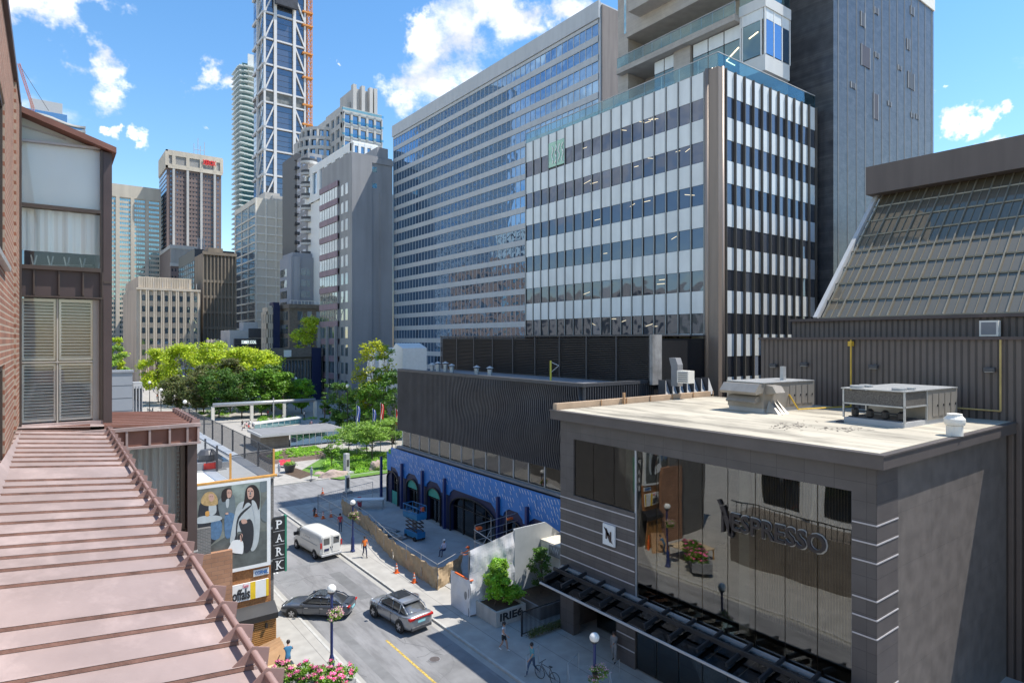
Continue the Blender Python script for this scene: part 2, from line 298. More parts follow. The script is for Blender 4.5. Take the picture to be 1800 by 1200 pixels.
# ---------------------------------------------------------------- buildings
class Bld:
    """a building: wall part with real relief, each window a part of its own (the 100 that show largest, the rest one part)"""
    def __init__(s, name, label, cat, x0, x1, y0, y1, z1, wall, win, z0=0, core=True, group=None):
        s.r = empty(name, ((x0+x1)/2, (y0+y1)/2, z0), 0, label, cat, group)
        s.o = Vector(s.r.location); s.x0, s.x1, s.y0, s.y1, s.z0, s.z1 = x0, x1, y0, y1, z0, z1
        s.w = MB(); s.wm = wall; s.winm = win; s.wins = []; s.d = None
        if core: s.w.box(x0, x1, y0, y1, z0, z1)
    def P(s, side, u, d, z):
        if side == 'W': return Vector((s.x0-d, u, z))
        if side == 'S': return Vector((u, s.y0-d, z))
        if side == 'E': return Vector((s.x1+d, u, z))
        return Vector((u, s.y1+d, z))
    def fbox(s, mb, side, u0, u1, d0, d1, z0, z1):
        a = s.P(side, u0, d0, z0); b = s.P(side, u1, d1, z1); mb.box(a.x, b.x, a.y, b.y, a.z, b.z)
    def win(s, side, u0, u1, z0, z1, d=.02, m=None, name='window', th=.05):
        mb = MB(); s.fbox(mb, side, u0, u1, d-th, d, z0, z1)
        c = s.P(side, (u0+u1)/2, d, (z0+z1)/2); p = proj(c)
        a = abs((u1-u0)*(z1-z0))/max(p[2], 1)**2 * (abs(c.x) if side in 'WE' else abs(c.y))/max(p[2], 1)
        if not (-30 < p[0] < 1830 and -40 < p[1] < 1230): a *= 1e-6
        s.wins.append((a, mb, m or s.winm, name))
    def facade(s, side, u0, u1, z0, z1, nu, nz, fw=.6, fh=.55, proud=.25, vo=.0, pier=True, band=True, m=None, pd=.06, wins=True, split=1, skip=None):
        du = (u1-u0)/nu; dz = (z1-z0)/nz
        for j in range(nz):
            zc = z0+(j+.5+vo)*dz; wz0 = zc-fh*dz/2; wz1 = zc+fh*dz/2
            if wins:
                for i in range(nu):
                    if skip and skip(i, j): continue
                    uc = u0+(i+.5)*du
                    for k in range(split):
                        ww = fw*du/split; a = uc-fw*du/2+k*ww
                        s.win(side, a+.03*(split > 1), a+ww-.03*(split > 1), wz0, wz1, m=m)
            if band: s.fbox(s.w, side, u0, u1, -.05, proud, wz1, wz1+(1-fh)*dz if j < nz-1 else z1)
            if band and j == 0 and wz0 > z0: s.fbox(s.w, side, u0, u1, -.05, proud, z0, wz0)
        if pier:
            for i in range(nu+1):
                uc = u0+i*du; hw = (1-fw)*du/2
                a = uc-hw if i > 0 else uc; b = uc+hw if i < nu else uc
                s.fbox(s.w, side, a, b, -.05, proud+pd, z0, z1+.003)
    def part(s, name, mb, m, **k):
        o = mb.build(name, m, s.r, **k)
        me = o.data; 
        for v in me.vertices: v.co -= s.o
        return o
    def sub(s, parent, name, mb, m, **k):
        o = mb.build(name, m, parent, **k)
        for v in o.data.vertices: v.co -= s.o
        return o
    def finish(s, wallname='wall', ncap=100):
        wall = s.part(wallname, s.w, s.wm)
        s.wins.sort(key=lambda t: -t[0])
        cap = ncap if len(s.wins) > ncap else len(s.wins)
        for a, mb, m, name in s.wins[:cap]: s.part(name, mb, m)
        rest = s.wins[cap:]
        if rest:
            ms = []; big = MB()
            for a, mb, m, name in rest:
                if m not in ms: ms.append(m)
                big.k = ms.index(m); big.add(mb.v, mb.f)
            o = s.part('window', big, ms); o['kind'] = 'stuff'
        return wall
# ---------------------------------------------------------------- the materials
M = {}
M['asphalt'] = mat('asphalt', (.225, .222, .222), .9, .14, .35, .25, bscale=30, blot=.26, bsc=(1.3, .2, 1), bth=(.46, .6))
M['concrete'] = mat('concrete', (.34, .325, .295), .9, .12, .5, .15, bscale=12)
M['walk'] = brick('sidewalk_slabs', (.37, .35, .315), (.34, .325, .295), (.2, .19, .175), 1.8, 1.8, 'X', .3, .02, 0, .9, .12)
M['kerb'] = mat('kerb_stone', (.42, .41, .38), .85, .15, 1.5)
M['plaza'] = brick('plaza_paving', (.36, .335, .30), (.33, .31, .28), (.25, .24, .22), 1.2, .9, 'X', .2, .02)
M['yellow'] = mat('road_yellow', (.55, .38, .08), .7, .15, 6, blot=.45, bsc=(9, 5, 1), bth=(.48, .56))
M['white_line'] = mat('road_white', (.62, .62, .6), .7, .15, 6)
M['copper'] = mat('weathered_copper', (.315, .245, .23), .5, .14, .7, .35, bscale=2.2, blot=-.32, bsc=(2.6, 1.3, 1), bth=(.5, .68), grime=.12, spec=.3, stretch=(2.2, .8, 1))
M['copper_dark'] = mat('aged_copper', (.2, .095, .07), .6, .2, 2, .05, spec=.3)
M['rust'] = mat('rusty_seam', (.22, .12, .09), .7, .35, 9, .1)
M['pipe'] = mat('painted_pipe', (.27, .17, .15), .5, .15, 4)
M['brown_metal'] = mat('brown_metal', (.065, .045, .043), .45, .15, 2)
M['bronze'] = mat('bronze_frame', (.08, .06, .05), .4, .15, 2, metal=.3)
M['brick'] = brick('red_brick', (.27, .11, .065), (.19, .075, .045), (.33, .26, .2), .22, .078, 'Y', .6)
M['brick_tan'] = brick('tan_brick', (.4, .21, .12), (.32, .16, .09), (.22, .14, .1), .4, .16, 'X', .6)
M['brick_grey'] = brick('grey_brick', (.14, .13, .12), (.1, .1, .095), (.2, .19, .18), .24, .08, 'A', .4)
M['white'] = mat('white_paint', (.72, .72, .7), .5, .06, 2)
M['offwhite'] = mat('cream_frame', (.74, .70, .62), .55, .06, 2)
M['black'] = mat('black_metal', (.02, .02, .022), .4, .1, 3)
M['dgrey'] = mat('dark_grey', (.06, .06, .065), .5, .12, 2)
M['mgrey'] = mat('mid_grey', (.22, .22, .225), .6, .1, 1)
M['lgrey'] = mat('light_grey', (.42, .42, .42), .6, .08, 1)
M['galv'] = mat('galvanised', (.45, .45, .44), .4, .12, 3, metal=.4)
M['blue_paint'] = mat('blue_post', (.02, .035, .13), .4, .1, 3)
M['navy'] = mat('navy_trim', (.012, .02, .07), .45, .1, 3)
M['orange'] = mat('safety_orange', (.75, .13, .02), .5, .1, 3)
M['wood'] = mat('wood_post', (.55, .28, .07), .6, .2, 3, stretch=(1, 1, .2))
M['cardboard'] = mat('cardboard', (.42, .25, .13), .85, .1, 3)
M['skin'] = mat('skin', (.42, .24, .17), .5, .06, 8)
M['rubber'] = mat('tyre', (.018, .018, .018), .8, .1, 5)
M['alloy'] = mat('alloy', (.5, .5, .52), .3, .1, 4, metal=.8)
M['teal'] = mat('teal_board', (.05, .33, .26), .6, .2, 1.5)
M['carglass'] = glass('car_glass', (.012, .014, .016), refl=.12, wave=.002)
M['clear'] = clear_glass('clear_glass', (.62, .74, .76), .1)
M['balus'] = clear_glass('balustrade_glass', (.62, .84, .9), .08, bl=.1)
M['shop'] = clear_glass('shop_glass', (.62, .62, .58), .12, .012, .35)
M['frost'] = mat('blind_fabric', (.86, .87, .84), .35, .05, .9)
for k, (a, b) in dict(leaf_yel=((.56, .62, .03), (.36, .52, .03)), leaf_green=((.10, .24, .02), (.2, .36, .03)), leaf_dark=((.06, .14, .02), (.11, .22, .03)),
                      leaf_brown=((.18, .16, .06), (.13, .19, .05)), leaf_mid=((.18, .32, .05), (.28, .44, .06)), leaf_bright=((.18, .42, .03), (.34, .58, .04)), leaf_gold=((.42, .42, .01), (.3, .38, .02))).items():
    M[k] = leafmat(k, a, b)
M['petal'] = leafmat('pink_petals', (.75, .05, .22), (.85, .3, .5), .2)
M['petal_pale'] = leafmat('pale_petals', (.75, .3, .4), (.8, .6, .6), .2)
M['bark'] = mat('bark', (.09, .065, .05), .9, .25, 5, .4)
M['soil'] = mat('soil', (.09, .06, .04), .95, .25, 3, .3)
M['grass'] = mat('turf', (.10, .2, .03), .95, .25, 2, .3)
M['stone'] = mat('boulder', (.35, .27, .23), .9, .2, 1.5, .5)
# ---------------------------------------------------------------- the ground, road and kerbs
def structure(name, mb, m, **k): return tag(mb.build(name, m, **k), kind='structure')
structure('ground', MB().box(-900, 900, -300, 1400, -.5, -.02), M['concrete'])
rd = MB(); rd.box(13.3, 20, -40, 68, -.3, 0); rd.box(13.3, 20, 79, 330, -.3, 0); rd.box(-60, 140, 68, 79, -.3, 0); structure('road', rd, M['asphalt'])
sw = MB(); sw.box(20.15, 140, -40, 67.85, -.3, .12); structure('sidewalk', sw, M['walk'])
sw = MB(); sw.box(-60, 13.15, -40, 67.85, -.3, .12); structure('sidewalk', sw, M['walk'])
sw = MB(); sw.box(-60, 13.15, 79.15, 330, -.3, .12); structure('sidewalk', sw, M['walk'])
pv = MB(); pv.box(20.15, 140, 79.15, 330, -.3, .12); structure('park_paving', pv, M['plaza'])
kb = MB()
for (x0, x1, y0, y1) in ((20, 20.15, -40, 67.85), (13.15, 13.3, -40, 67.85), (13.15, 13.3, 79.15, 330), (20, 20.15, 79.15, 330)): kb.box(x0, x1, y0, y1, -.3, .135)
for (x0, x1, y0, y1) in ((20, 140, 67.85, 68), (-60, 13.3, 67.85, 68), (20, 140, 79, 79.15), (-60, 13.3, 79, 79.15)): kb.box(x0, x1, y0, y1, -.3, .137)
structure('kerb', kb, M['kerb'])
structure('gutter', MB().box(19.62, 20, -40, 66, -.1, .004).box(13.3, 13.62, -40, 66, -.1, .004), M['concrete'])
structure('yellow_line', MB().box(16.42, 16.56, -20, 34.6, -.1, .005), M['yellow'])
g = G(516, 978); structure('crossing_mark', MB().box(14.2, 14.32, g.y-3, g.y+1, -.1, .005).box(14.45, 14.57, g.y-3, g.y+1, -.1, .005), M['white_line'])
pt = MB(); pt.box(17.2, 19.4, 26, 31, -.1, .003); structure('asphalt_patch', pt, mat('old_patch', (.185, .183, .182), .9, .2, .8, .3, bscale=30))
pt = MB(); pt.box(14, 15.6, 43, 60, -.1, .003); structure('asphalt_patch', pt, mat('new_patch', (.2, .2, .2), .9, .15, .8, .3, bscale=30))
for i_, (xa_, xb_, ya_, yb_) in enumerate(((17.6, 18.5, 41, 47), (14.4, 15.0, 22, 38), (13.9, 19.3, 49.6, 50.3), (18.2, 19.4, 55, 60))): structure('utility_cut', MB().box(xa_, xb_, ya_, yb_, -.1, .0032), mat('cut_%d' % i_, (.15+.02*i_,)*3, .92, .2, .8, .3, bscale=30))
ck = MB(); rr = random.Random(3)
for i in range(26):
    x, y = rr.uniform(13.7, 19.4), rr.uniform(18, 66); a = rr.uniform(-.5, 3.6)
    for k in range(rr.randint(3, 8)):
        x2, y2 = x+.5*math.cos(a), y+.5*math.sin(a)
        if 13.6 < x2 < 19.6: ck.obox((x, y, .0035), (x2, y2, .0035), .018, .006)
        x, y = x2, y2; a += rr.uniform(-.6, .6)
structure('crack_sealing', ck, mat('tar', (.12, .12, .12), .6, .1, 3))
# ---------------------------------------------------------------- buildings on the right
M['tower_wall'] = mat('tower_panels', (.46, .48, .50), .5, .06, .1, grime=.08)
M['tower_glass'] = glass('tower_glass', (.015, .045, .085), (.36, .58, .85), .5, .35, .035, .35)
YB0, YB1 = onX(82, 1055)[0], onX(82, 691)[0]
b = Bld('office_tower', 'long grey office slab with ribbons of blue reflecting glass, behind the fin-fronted office', 'building', 82, 100, YB0, YB1, 80, M['tower_wall'], M['tower_glass'])
def bt_skip(i, j): return False
b.facade('W', YB0+.4, YB1-.4, 4, 77, 50, 21, .93, .66, .18, -.02, pd=-.1, skip=bt_skip)
b.w.box(81.6, 82.05, YB0, YB1, 77.1, 80.3)
b.wall = b.finish()
mb = MB(); mb.box(82.3, 99.7, YB0-.25, YB0-.02, 0, 79.6); b.part('end_wall', mb, mat('end_wall', (.20, .175, .165), .8, .08, .15, grime=.2))
for pxv in (848, 1000-51, 722):
    y = onX(86, pxv)[0]; mb = MB()
    for k in range(3): mb.tube((86, y+k*.9, 79.9), (86, y+k*.9, 82+.5*k), .3, n=8)
    b.part('roof_flue', mb, M['dgrey'])
# fin-fronted office block
OX = 45.0; OY = onX(OX, 1262)[0]; OYL = onX(OX, 925)[0]; OXR = onY(OY, 1432)[0]; OZ = 40.75
M['o_glass'] = glass('office_glass', (.014, .018, .028), (.6, .68, .85), .14, .6, .03, .5, blinds=.12, bcol=(.07, .08, .1))
M['o_panel'] = mat('white_spandrel', (.68, .71, .71), .35, .06, .4, grime=.08, island=.05)
b = Bld('office_block', 'office block with white spandrels, dark windows, bronze fins and a brown metal corner column', 'building', OX, OXR, OY, OYL, OZ-.2, M['dgrey'], M['o_glass'])
offb = b
fl = 3.655; wb = [OZ-2.25-fl*j-1.7 for j in range(10)]
sp = MB(); fins = []
for side, u0, u1, n in (('W', OY+1.3, OYL, 18), ('S', OX+.9, OXR, 11)):
    du = (u1-u0)/n
    for j in range(10):
        z0 = wb[j]; 
        for i in range(n):
            a = u0+i*du; 
            logo = side == 'W' and j == 0 and i in (13, 14)
            if not (side == 'W' and j <= 0 and i in (13, 14)): b.win(side, a+.09, a+du-.09, z0, z0+1.7, .03)
            top = z0+1.7+(2.25 if j == 0 else fl-1.7)
            b.fbox(sp, side, a+.08, a+du-.08, -.02, .06, z0+1.73, top-.03)
    for i in range(n+1):
        mb = MB(); a = u0+i*du; b.fbox(mb, side, a-.055, a+.055, -.02, .26 if side == 'S' else .13, 4, OZ); fins.append(mb)
b.finish('core_wall')
b.part('spandrel_panel', sp, M['o_panel'])['kind'] = 'stuff'
finm = mat('bronze_fin', (.13, .115, .10), .35, .25, .6, metal=.5, stretch=(1, 1, .15))
for mb in fins: b.part('fin', mb, finm)
edge = mat('fin_edge', (.42, .47, .5), .35, .05, 1, metal=.3)
mb = MB(); du = (OYL-OY-1.3)/18
for i in range(19): a = OY+1.3+i*du; b.fbox(mb, 'W', a-.06, a-.02, .131, .15, 4, OZ)
b.part('fin_edging', mb, edge)
mb = MB()
for k in range(5):
    mb.tube((OX-.06+.16*k, OY+1.0-.25*k, 3), (OX-.06+.16*k, OY+1.0-.25*k, OZ+.1), .19, n=12)
b.part('corner_panel', MB().box(OX-.1, OX+.95, OY-.12, OY+1.25, 3, OZ-.05), MATS['brushed_bronze'] if 'brushed_bronze' in MATS else mat('bronze_panel', (.24, .19, .155), .5, .25, .8, metal=.2, stretch=(1, 1, .06)))
b.part('corner_column', mb, mat('brushed_bronze', (.30, .235, .19), .42, .3, .8, metal=.25, stretch=(1, 1, .06)), smooth=True)
mb = MB(); a0 = OY+1.3+13*du; b.fbox(mb, 'W', a0+.1, a0+2*du-.05, -.1, .1, wb[0]+.2, wb[0]+2.9)
sg = b.part('lit_sign_pane', mb, glass('sign_glass', (.1, .28, .22), (.7, 1, .9), .2, .1, .01))
lm = MB()
for k in range(4):
    y = a0+.35+.55*k
    for q in range(6): lm.obox((OX-.13, y+.14*math.sin(q*1.7+k), wb[0]+.5+.33*q), (OX-.13, y+.14*math.sin((q+1)*1.7+k), wb[0]+.83+.33*q), .05, .13)
b.part('looped_logo', lm, M['white'])
mb = MB(); mb.box(OX, OXR, OY, OYL, OZ-.2, OZ-.02); b.part('roof_deck', mb, M['mgrey'])
mb = MB(); mb.box(OX-.04, OX-.01, OY, OYL, OZ+.05, OZ+1.15).box(OX, OXR, OY-.04, OY-.01, OZ+.05, OZ+1.15); b.part('balustrade', mb, M['balus'])
mb = MB(); mb.box(OX-.06, OX+.01, OY-.05, OYL, OZ+1.15, OZ+1.22).box(OX, OXR, OY-.06, OY+.01, OZ+1.15, OZ+1.22)
for i in range(14): y = OY+i*(OYL-OY)/13; mb.box(OX, OX+.05, y, y+.05, OZ-.02, OZ+1.16)
b.part('handrail', mb, M['lgrey'])
# ceiling lights seen in the office
lm = MB(); rr = random.Random(5)
for i in range(26):
    j = rr.randint(0, 5); y = rr.uniform(OY+2, OYL-10); z = wb[j]+rr.uniform(.5, 1.5); L_ = rr.uniform(.5, 1.1)
    dz_ = rr.choice((0, 0, .25, -.2)); lm.add([(OX-.034, y, z), (OX-.034, y+L_, z+dz_), (OX-.034, y+L_, z+.06+dz_), (OX-.034, y, z+.06)], [(0, 1, 2, 3)])
lo = b.part('office_light', lm, mat('office_light', (.9, .75, .5), emit=.5)); lo['kind'] = 'stuff'
# stone condominium above the office roof
CX = 54.0
M['limestone'] = brick('board_marked_stone', (.40, .37, .33), (.37, .335, .30), (.31, .28, .25), 2.4, .38, 'A', .2, .012, .5, .7, .1)
cy0 = onX(CX, 1345)[0]; cy1 = onX(CX, 1086)[0]
def cY(px): return onX(CX, px)[0]
M['c_glass'] = glass('terrace_glass', (.02, .06, .075), (.5, .75, .85), .16, .2, .01, .5)
b = Bld('condominium', 'pale stone terraced building with deep balconies and glazed corner bay, behind the fin-fronted office', 'building', CX, 61.2, cy0+1.5, cy1, 70, M['limestone'], M['c_glass'], core=False)
w = b.w
w.box(CX+3, 61.2, cy0+2.2, cy1, 36, 70)                               # inner core
w.box(CX, CX+3.1, cY(1104), cy1, 36, 70)                              # left stone pier
w.box(CX, CX+3.1, cY(1213), cY(1184), 36, 49.6)                       # stone panel
w.box(CX+.3, CX+3, cY(1301), cY(1213), 36, 43.6); w.box(CX+.4, CX+3, cY(1184), cY(1104), 36, 43)
w.box(CX-.8, CX+3, cY(1300), cy1-.5, 48.7, 49.3)                      # terrace slab
w.box(CX-.3, CX+3.2, cy0+.6, cY(1104), 52.7, 70)                      # mass over the deep terrace
w.box(CX-2.2, CX+1, cY(1196), cY(1128), 54.2, 66)
w.box(CX+3.05, CX+3.4, cY(1300), cY(1110), 49.3, 52.7)
w.box(57.4, 61.6, cy0+2.0, cy0+3.2, 36, 50.2)
b.finish()
for (pa, pb, n) in ((1300, 1216, 3), (1184, 1148, 2)):
    ya, yb = cY(pa), cY(pb)
    for k in range(n):
        y0 = ya+(yb-ya)*k/n; y1 = ya+(yb-ya)*(k+1)/n
        wn = b.part('window', MB().box(CX+.2, CX+.26, y0+.06, y1-.06, 43.6, 47.2), M['c_glass'])
        b.sub(wn, 'transom_panel', MB().box(CX+.18, CX+.25, y0+.06, y1-.06, 47.28, 48.6), M['o_panel'])
lm = MB(); lm.obox((CX+.17, cY(1297), 46.4), (CX+.17, cY(1275), 45.6), .05, .1); lm.obox((CX+.17, cY(1275), 45.6), (CX+.17, cY(1290), 44.8), .05, .1); lm.obox((CX-.03, cY(1333), 47), (CX-.03, cY(1317), 46.7), .05, .08)
b.part('ceiling_light', lm, mat('warm_light', (1, .8, .5), emit=1.5))
# glazed corner bay
bx1 = onY(cy0, 1388)[0]
mb = MB(); mb.box(CX, bx1, cy0, cY(1300), 43.2, 44.7).box(CX-.1, bx1+.1, cy0-.1, cY(1300), 49.1, 50.1); mb.box(CX+1, bx1-.3, cy0+.4, cY(1303), 44.7, 49.1)
bay = b.part('corner_bay', mb, mat('bay_white', (.6, .6, .58), .5, .06, .5, grime=.06))
for k in range(3):
    x0 = CX+.15+(bx1-CX-.2)*k/3; x1 = CX+.15+(bx1-CX-.2)*(k+1)/3; b.sub(bay, 'glass_pane', MB().box(x0+.06, x1-.06, cy0, cy0+.04, 44.8, 48), M['tower_glass']); b.sub(bay, 'transom_panel', MB().box(x0+.06, x1-.06, cy0, cy0+.04, 48.05, 49.1), M['o_panel'])
b.sub(bay, 'glass_pane', MB().box(CX, CX+.04, cy0+.5, cY(1306), 44.8, 48), M['c_glass']); b.sub(bay, 'transom_panel', MB().box(CX, CX+.04, cy0+.2, cY(1303), 48.05, 49.1), M['o_panel'])
fr = MB()
for y in (cy0, cy0+.35, cY(1306), cY(1300)-.15): fr.box(CX-.03, CX+.1, y, y+.12, 44.7, 49.1)
for k in range(4): x = CX+(bx1-CX)*k/3; fr.box(x, x+.12, cy0-.03, cy0+.1, 44.7, 49.1)
b.sub(bay, 'frame', fr, M['white'])
bal = MB(); bal.box(CX-.78, CX-.74, cY(1300), cY(1093), 49.35, 50.5); bal.box(CX, CX+.03, cy0, cY(1300), 50.15, 51.2); bal.box(CX, bx1, cy0, cy0+.03, 50.15, 51.2)
bl = b.part('balustrade', bal, M['balus']); rl = MB(); rl.box(CX-.8, CX-.72, cY(1300), cY(1093), 50.5, 50.56); rl.box(CX-.02, CX+.05, cy0, cY(1300), 51.2, 51.26)
for k in range(13): y = cY(1300)+(cY(1093)-cY(1300))*k/12; rl.box(CX-.72, CX-.67, y, y+.05, 49.3, 50.5)
b.sub(bl, 'rail', rl, M['lgrey'])
lb = MB(); lb.box(49.5, 49.55, cY(1235), cY(1010), 42.4, 43.4); bl = b.part('balustrade', lb, M['balus'])
b.part('terrace_ledge', MB().box(49.2, CX+3, cY(1240), cY(1010), 41.6, 42.35), M['lgrey'])
b.part('window', MB().box(CX-.02, CX+.03, cY(1109), cY(1097), 53.4, 58), glass('teal_glass', (.02, .2, .22), refl=.3))
# dark blockwork tower
M['darkblock'] = brick('dark_glazed_block', (.055, .06, .072), (.085, .09, .10), (.05, .052, .06), .7, .22, 'X', .25, .01, .5, .3, .25)
DY = 30.0; DX0 = onY(DY, 1465)[0]; DX1 = onY(DY, 1641)[0]
b = Bld('dark_tower', 'tall dark blue-grey block tower with light vertical joints, right of the stone condominium', 'building', DX0, DX1, DY, DY+22, 57.6, M['darkblock'], M['c_glass'])
b.w.box(DX0+1, DX1-.5, DY+.5, DY+21, 57.5, 70)
b.finish()
mb = MB()
for k in range(13): x = DX0+.9+(DX1-DX0-1)*k/12.3; mb.box(x, x+.07, DY-.03, DY+.01, 8, 70 if 0 else 57.6)
b.part('light_joint', mb, mat('pale_joint', (.28, .27, .25), .6, .1, 1))
for (px, py, wpx, hpx) in ((1521, 100, 14, 36), (1601, 143, 10, 28), (1539, 188, 7, 44), (1516, 35, 6, 24), (1540, 20, 6, 10), (1499, 151, 7, 9), (1581, 120, 5, 7), (1563, 183, 5, 7), (1596, 79, 4, 18), (1603, 20, 5, 14), (1612, 206, 4, 8), (1603, 203, 4, 8), (1541, 98, 5, 8)):
    x, z = onY(DY, px, py); s_ = abs(onY(DY, px+1)[0]-x); zz = abs(onY(DY, px, py+1)[1]-z)
    v = b.part('vent' if hpx < 20 else 'window', MB().box(x-s_*wpx/2, x+s_*wpx/2, DY-.06, DY-.01, z-zz*hpx/2, z+zz*hpx/2), M['dgrey'] if hpx < 30 else M['brown_metal'])
    b.sub(v, 'frame', MB().box(x-s_*wpx/2-.07, x-s_*wpx/2, DY-.08, DY-.01, z-zz*hpx/2-.06, z+zz*hpx/2+.06).box(x+s_*wpx/2, x+s_*wpx/2+.07, DY-.08, DY-.01, z-zz*hpx/2-.06, z+zz*hpx/2+.06), M['lgrey'])
b.part('parapet_cap', MB().box(DX0-.1, DX1+.1, DY-.12, DY+22, 57.6, 59.6), M['offwhite'])
xb = onY(60, 1640)[0]
b = Bld('balcony_building', 'small sunlit balcony end showing behind the right edge of the dark tower', 'building', xb-9, xb+2.2, 60, 72, 49, M['offwhite'], M['c_glass'])
b.w.box(xb-9, xb+5, 58.6, 64, 44, 45.2); b.finish(); b.part('balustrade', MB().box(xb+2.2, xb+4.9, 58.7, 58.75, 45.2, 47), M['balus'])
# brown hall with the sloping glass roof
M['corr'] = ribbed('brown_corrugated', (.12, .095, .082), .34, 'Y', .55, .5, dark=.4)
SY1 = 22.6; SY0 = -14
b = Bld('sloped_glass_hall', 'brown corrugated hall carrying a huge sloping grid of bronze glass on the right', 'building', 41, 75, SY0, SY1, 18, M['corr'], M['c_glass'], core=False)
w = b.w
w.box(41, 60, SY0, onX(41, 1338)[0], 0, 18.0)
w.box(44, 62, SY0, onX(44, 1392)[0], 17.9, 19.3)
b.finish()
b.part('roof_edge', MB().box(40.8, 44, SY0, onX(41, 1338)[0]+.1, 18, 18.16), M['brown_metal']); b.part('roof_edge', MB().box(43.7, 62, SY0, onX(44, 1392)[0]+.1, 19.3, 19.5), M['brown_metal'])
zb, zt = 19.5, 29.7; xb0, xt0 = 44.0, 53.8
def SP(y, s, d=0): n = Vector((-(zt-zb), 0, (xt0-xb0))).normalized()*d; return Vector((xb0+(xt0-xb0)*s, y, zb+(zt-zb)*s))+n
M['slope_glass'] = glass('bronze_glass', (.09, .075, .05), (.62, .53, .4), .16, .7, .01, .6, blinds=.25, bcol=(.19, .16, .11))
cnt = 0; rest = MB(); ny, ns = 34, 8
pan = []
for i in range(ny):
    for j in range(ns):
        y0 = SY0+.4+(SY1-SY0-.8)*i/ny; y1 = SY0+.4+(SY1-SY0-.8)*(i+1)/ny; s0, s1 = j/ns, (j+1)/ns
        mb = MB(); q = [SP(y0+.04, s0+.004), SP(y1-.04, s0+.004), SP(y1-.04, s1-.004), SP(y0+.04, s1-.004)]; q2 = [v-Vector((0, 0, .04)) for v in q]
        mb.add(q+q2, [(0, 1, 2, 3), (7, 6, 5, 4), (0, 4, 5, 1), (1, 5, 6, 2), (2, 6, 7, 3), (3, 7, 4, 0)])
        p = proj((q[0]+q[2])/2); pan.append((1/p[2]**2 if p[0] < 1800 else 0, mb))
pan.sort(key=lambda t: -t[0])
for a, mb in pan[:100]: b.part('glass_pane', mb, M['slope_glass'])
for a, mb in pan[100:]: rest.add(mb.v, mb.f)
b.part('glass_pane', rest, M['slope_glass'])['kind'] = 'stuff'
mb = MB()
for i in range(ny+1): y = SY0+.4+(SY1-SY0-.8)*i/ny; mb.obox(SP(y, 0, .05), SP(y, 1, .05), .07, .16)
for i in range(ny): y = SY0+.4+(SY1-SY0-.8)*(i+.5)/ny; mb.obox(SP(y, 0, .03), SP(y, 1, .03), .03, .08)
for j in range(ns+1): mb.obox(SP(SY0, j/ns, .04), SP(SY1, j/ns, .04), .09, .1)
b.part('glazing_bar', mb, mat('glazing_bar', (.22, .2, .155), .5, .2, 1, metal=.3))
b.part('verge', MB().obox(SP(SY1, -.01, .12), SP(SY1, 1.0, .12), .3, .35), M['lgrey'])
mb = MB(); mb.box(52.4, 75, SY0, SY1+.4, zt-.2, 31.7); mb.box(54.2, 75, SY0, SY1-.3, 18, zt)
b.part('head_wall', mb, mat('brown_render', (.13, .105, .095), .7, .08, .2, grime=.15))
mb = MB(); mb.box(45, 54.2, SY1-1, SY1-.6, 18.1, 19.6)
mb.add([(45, SY1-.8, 19), (54, SY1-.8, 19), (54, SY1-.8, 29)], [(0, 1, 2)]); b.part('gable', mb, M['dgrey'])
# ---------------------------------------------------------------- black louvred building
M['wave'] = ribbed('black_wave_cladding', (.03, .045, .05), .26, 'A', .35, .2, dark=.6)
LY0, LY1 = 33.1, 62.1
b = Bld('louvred_building', 'black building wrapped in wavy vertical fins above the blue arcade', 'building', 31.2, 45, LY0, LY1, 14.5, M['dgrey'], M['clear'], core=False)
b.w.box(31.5, 45, LY0+.3, LY1-.3, 8.3, 14.4); b.w.box(36.5, 45, LY0, LY1, 0, 8.3); b.w.box(31, 36.5, LY0, LY0+.3, 0, 8.3)
b.finish()
mb = MB(); n = 116
def wave(y, z): return .13*max(0, min(1, (53-y)/6))*math.sin((y-z*.5)*.55)*math.sin(z*.95+y*.18)
for i in range(n+1):
    y = LY0+(LY1-LY0)*i/n; pts = []
    for k in range(11):
        z = 8.2+6.4*k/10; d = .16+wave(y, z)+.1; dy = .22*math.sin(z*1.5+y*.35)*max(0, min(1, (52-y)/8))
        pts.append((31.2-d, y+dy, z))
    vs = []; 
    for (x, yy, z) in pts: vs += [(x, yy-.035, z), (x, yy+.035, z), (31.25, yy+.035, z), (31.25, yy-.035, z)]
    fs = []
    for k in range(10): a = 4*k; fs += [(a, a+1, a+5, a+4), (a+1, a+2, a+6, a+5), (a+3, a, a+4, a+7)]
    mb.add(vs, fs)
ns2 = 36
for i in range(ns2+1):
    x = 31.2+9*i/ns2; mb.box(x-.035, x+.035, LY0-.28, LY0+.02, 8.2, 14.6)
o = b.part('fin', mb, mat('fin_black', (.11, .11, .118), .35, .2, .5, metal=.3)); o['kind'] = 'stuff'
mb = MB(); mb.box(30.92, 31.5, LY0-.3, LY1, 14.6, 14.85).box(31.5, 40.3, LY0-.3, LY0+.2, 14.6, 14.85); b.part('parapet_cap', mb, M['dgrey'])
b.part('roof_deck', MB().box(31.5, 45, LY0+.2, LY1, 14.4, 14.55), M['mgrey'])
mb = MB()
b.part('window_floor', MB().box(31.4, 36.5, LY0+.3, LY1, 6.2, 6.5), mat('pale_floor', (.5, .44, .36), .6, .15, .6))
for k in range(14):
    y0 = LY0+.4+(LY1-LY0-.6)*k/14; y1 = LY0+.4+(LY1-LY0-.6)*(k+1)/14
    wn = b.part('window', MB().box(31.35, 31.38, y0+.05, y1-.05, 6.5, 8.2), M['clear']); b.sub(wn, 'frame', MB().box(31.3, 31.45, y0-.05, y0+.05, 6.5, 8.25), M['lgrey'])
fu = MB(); rr = random.Random(9)
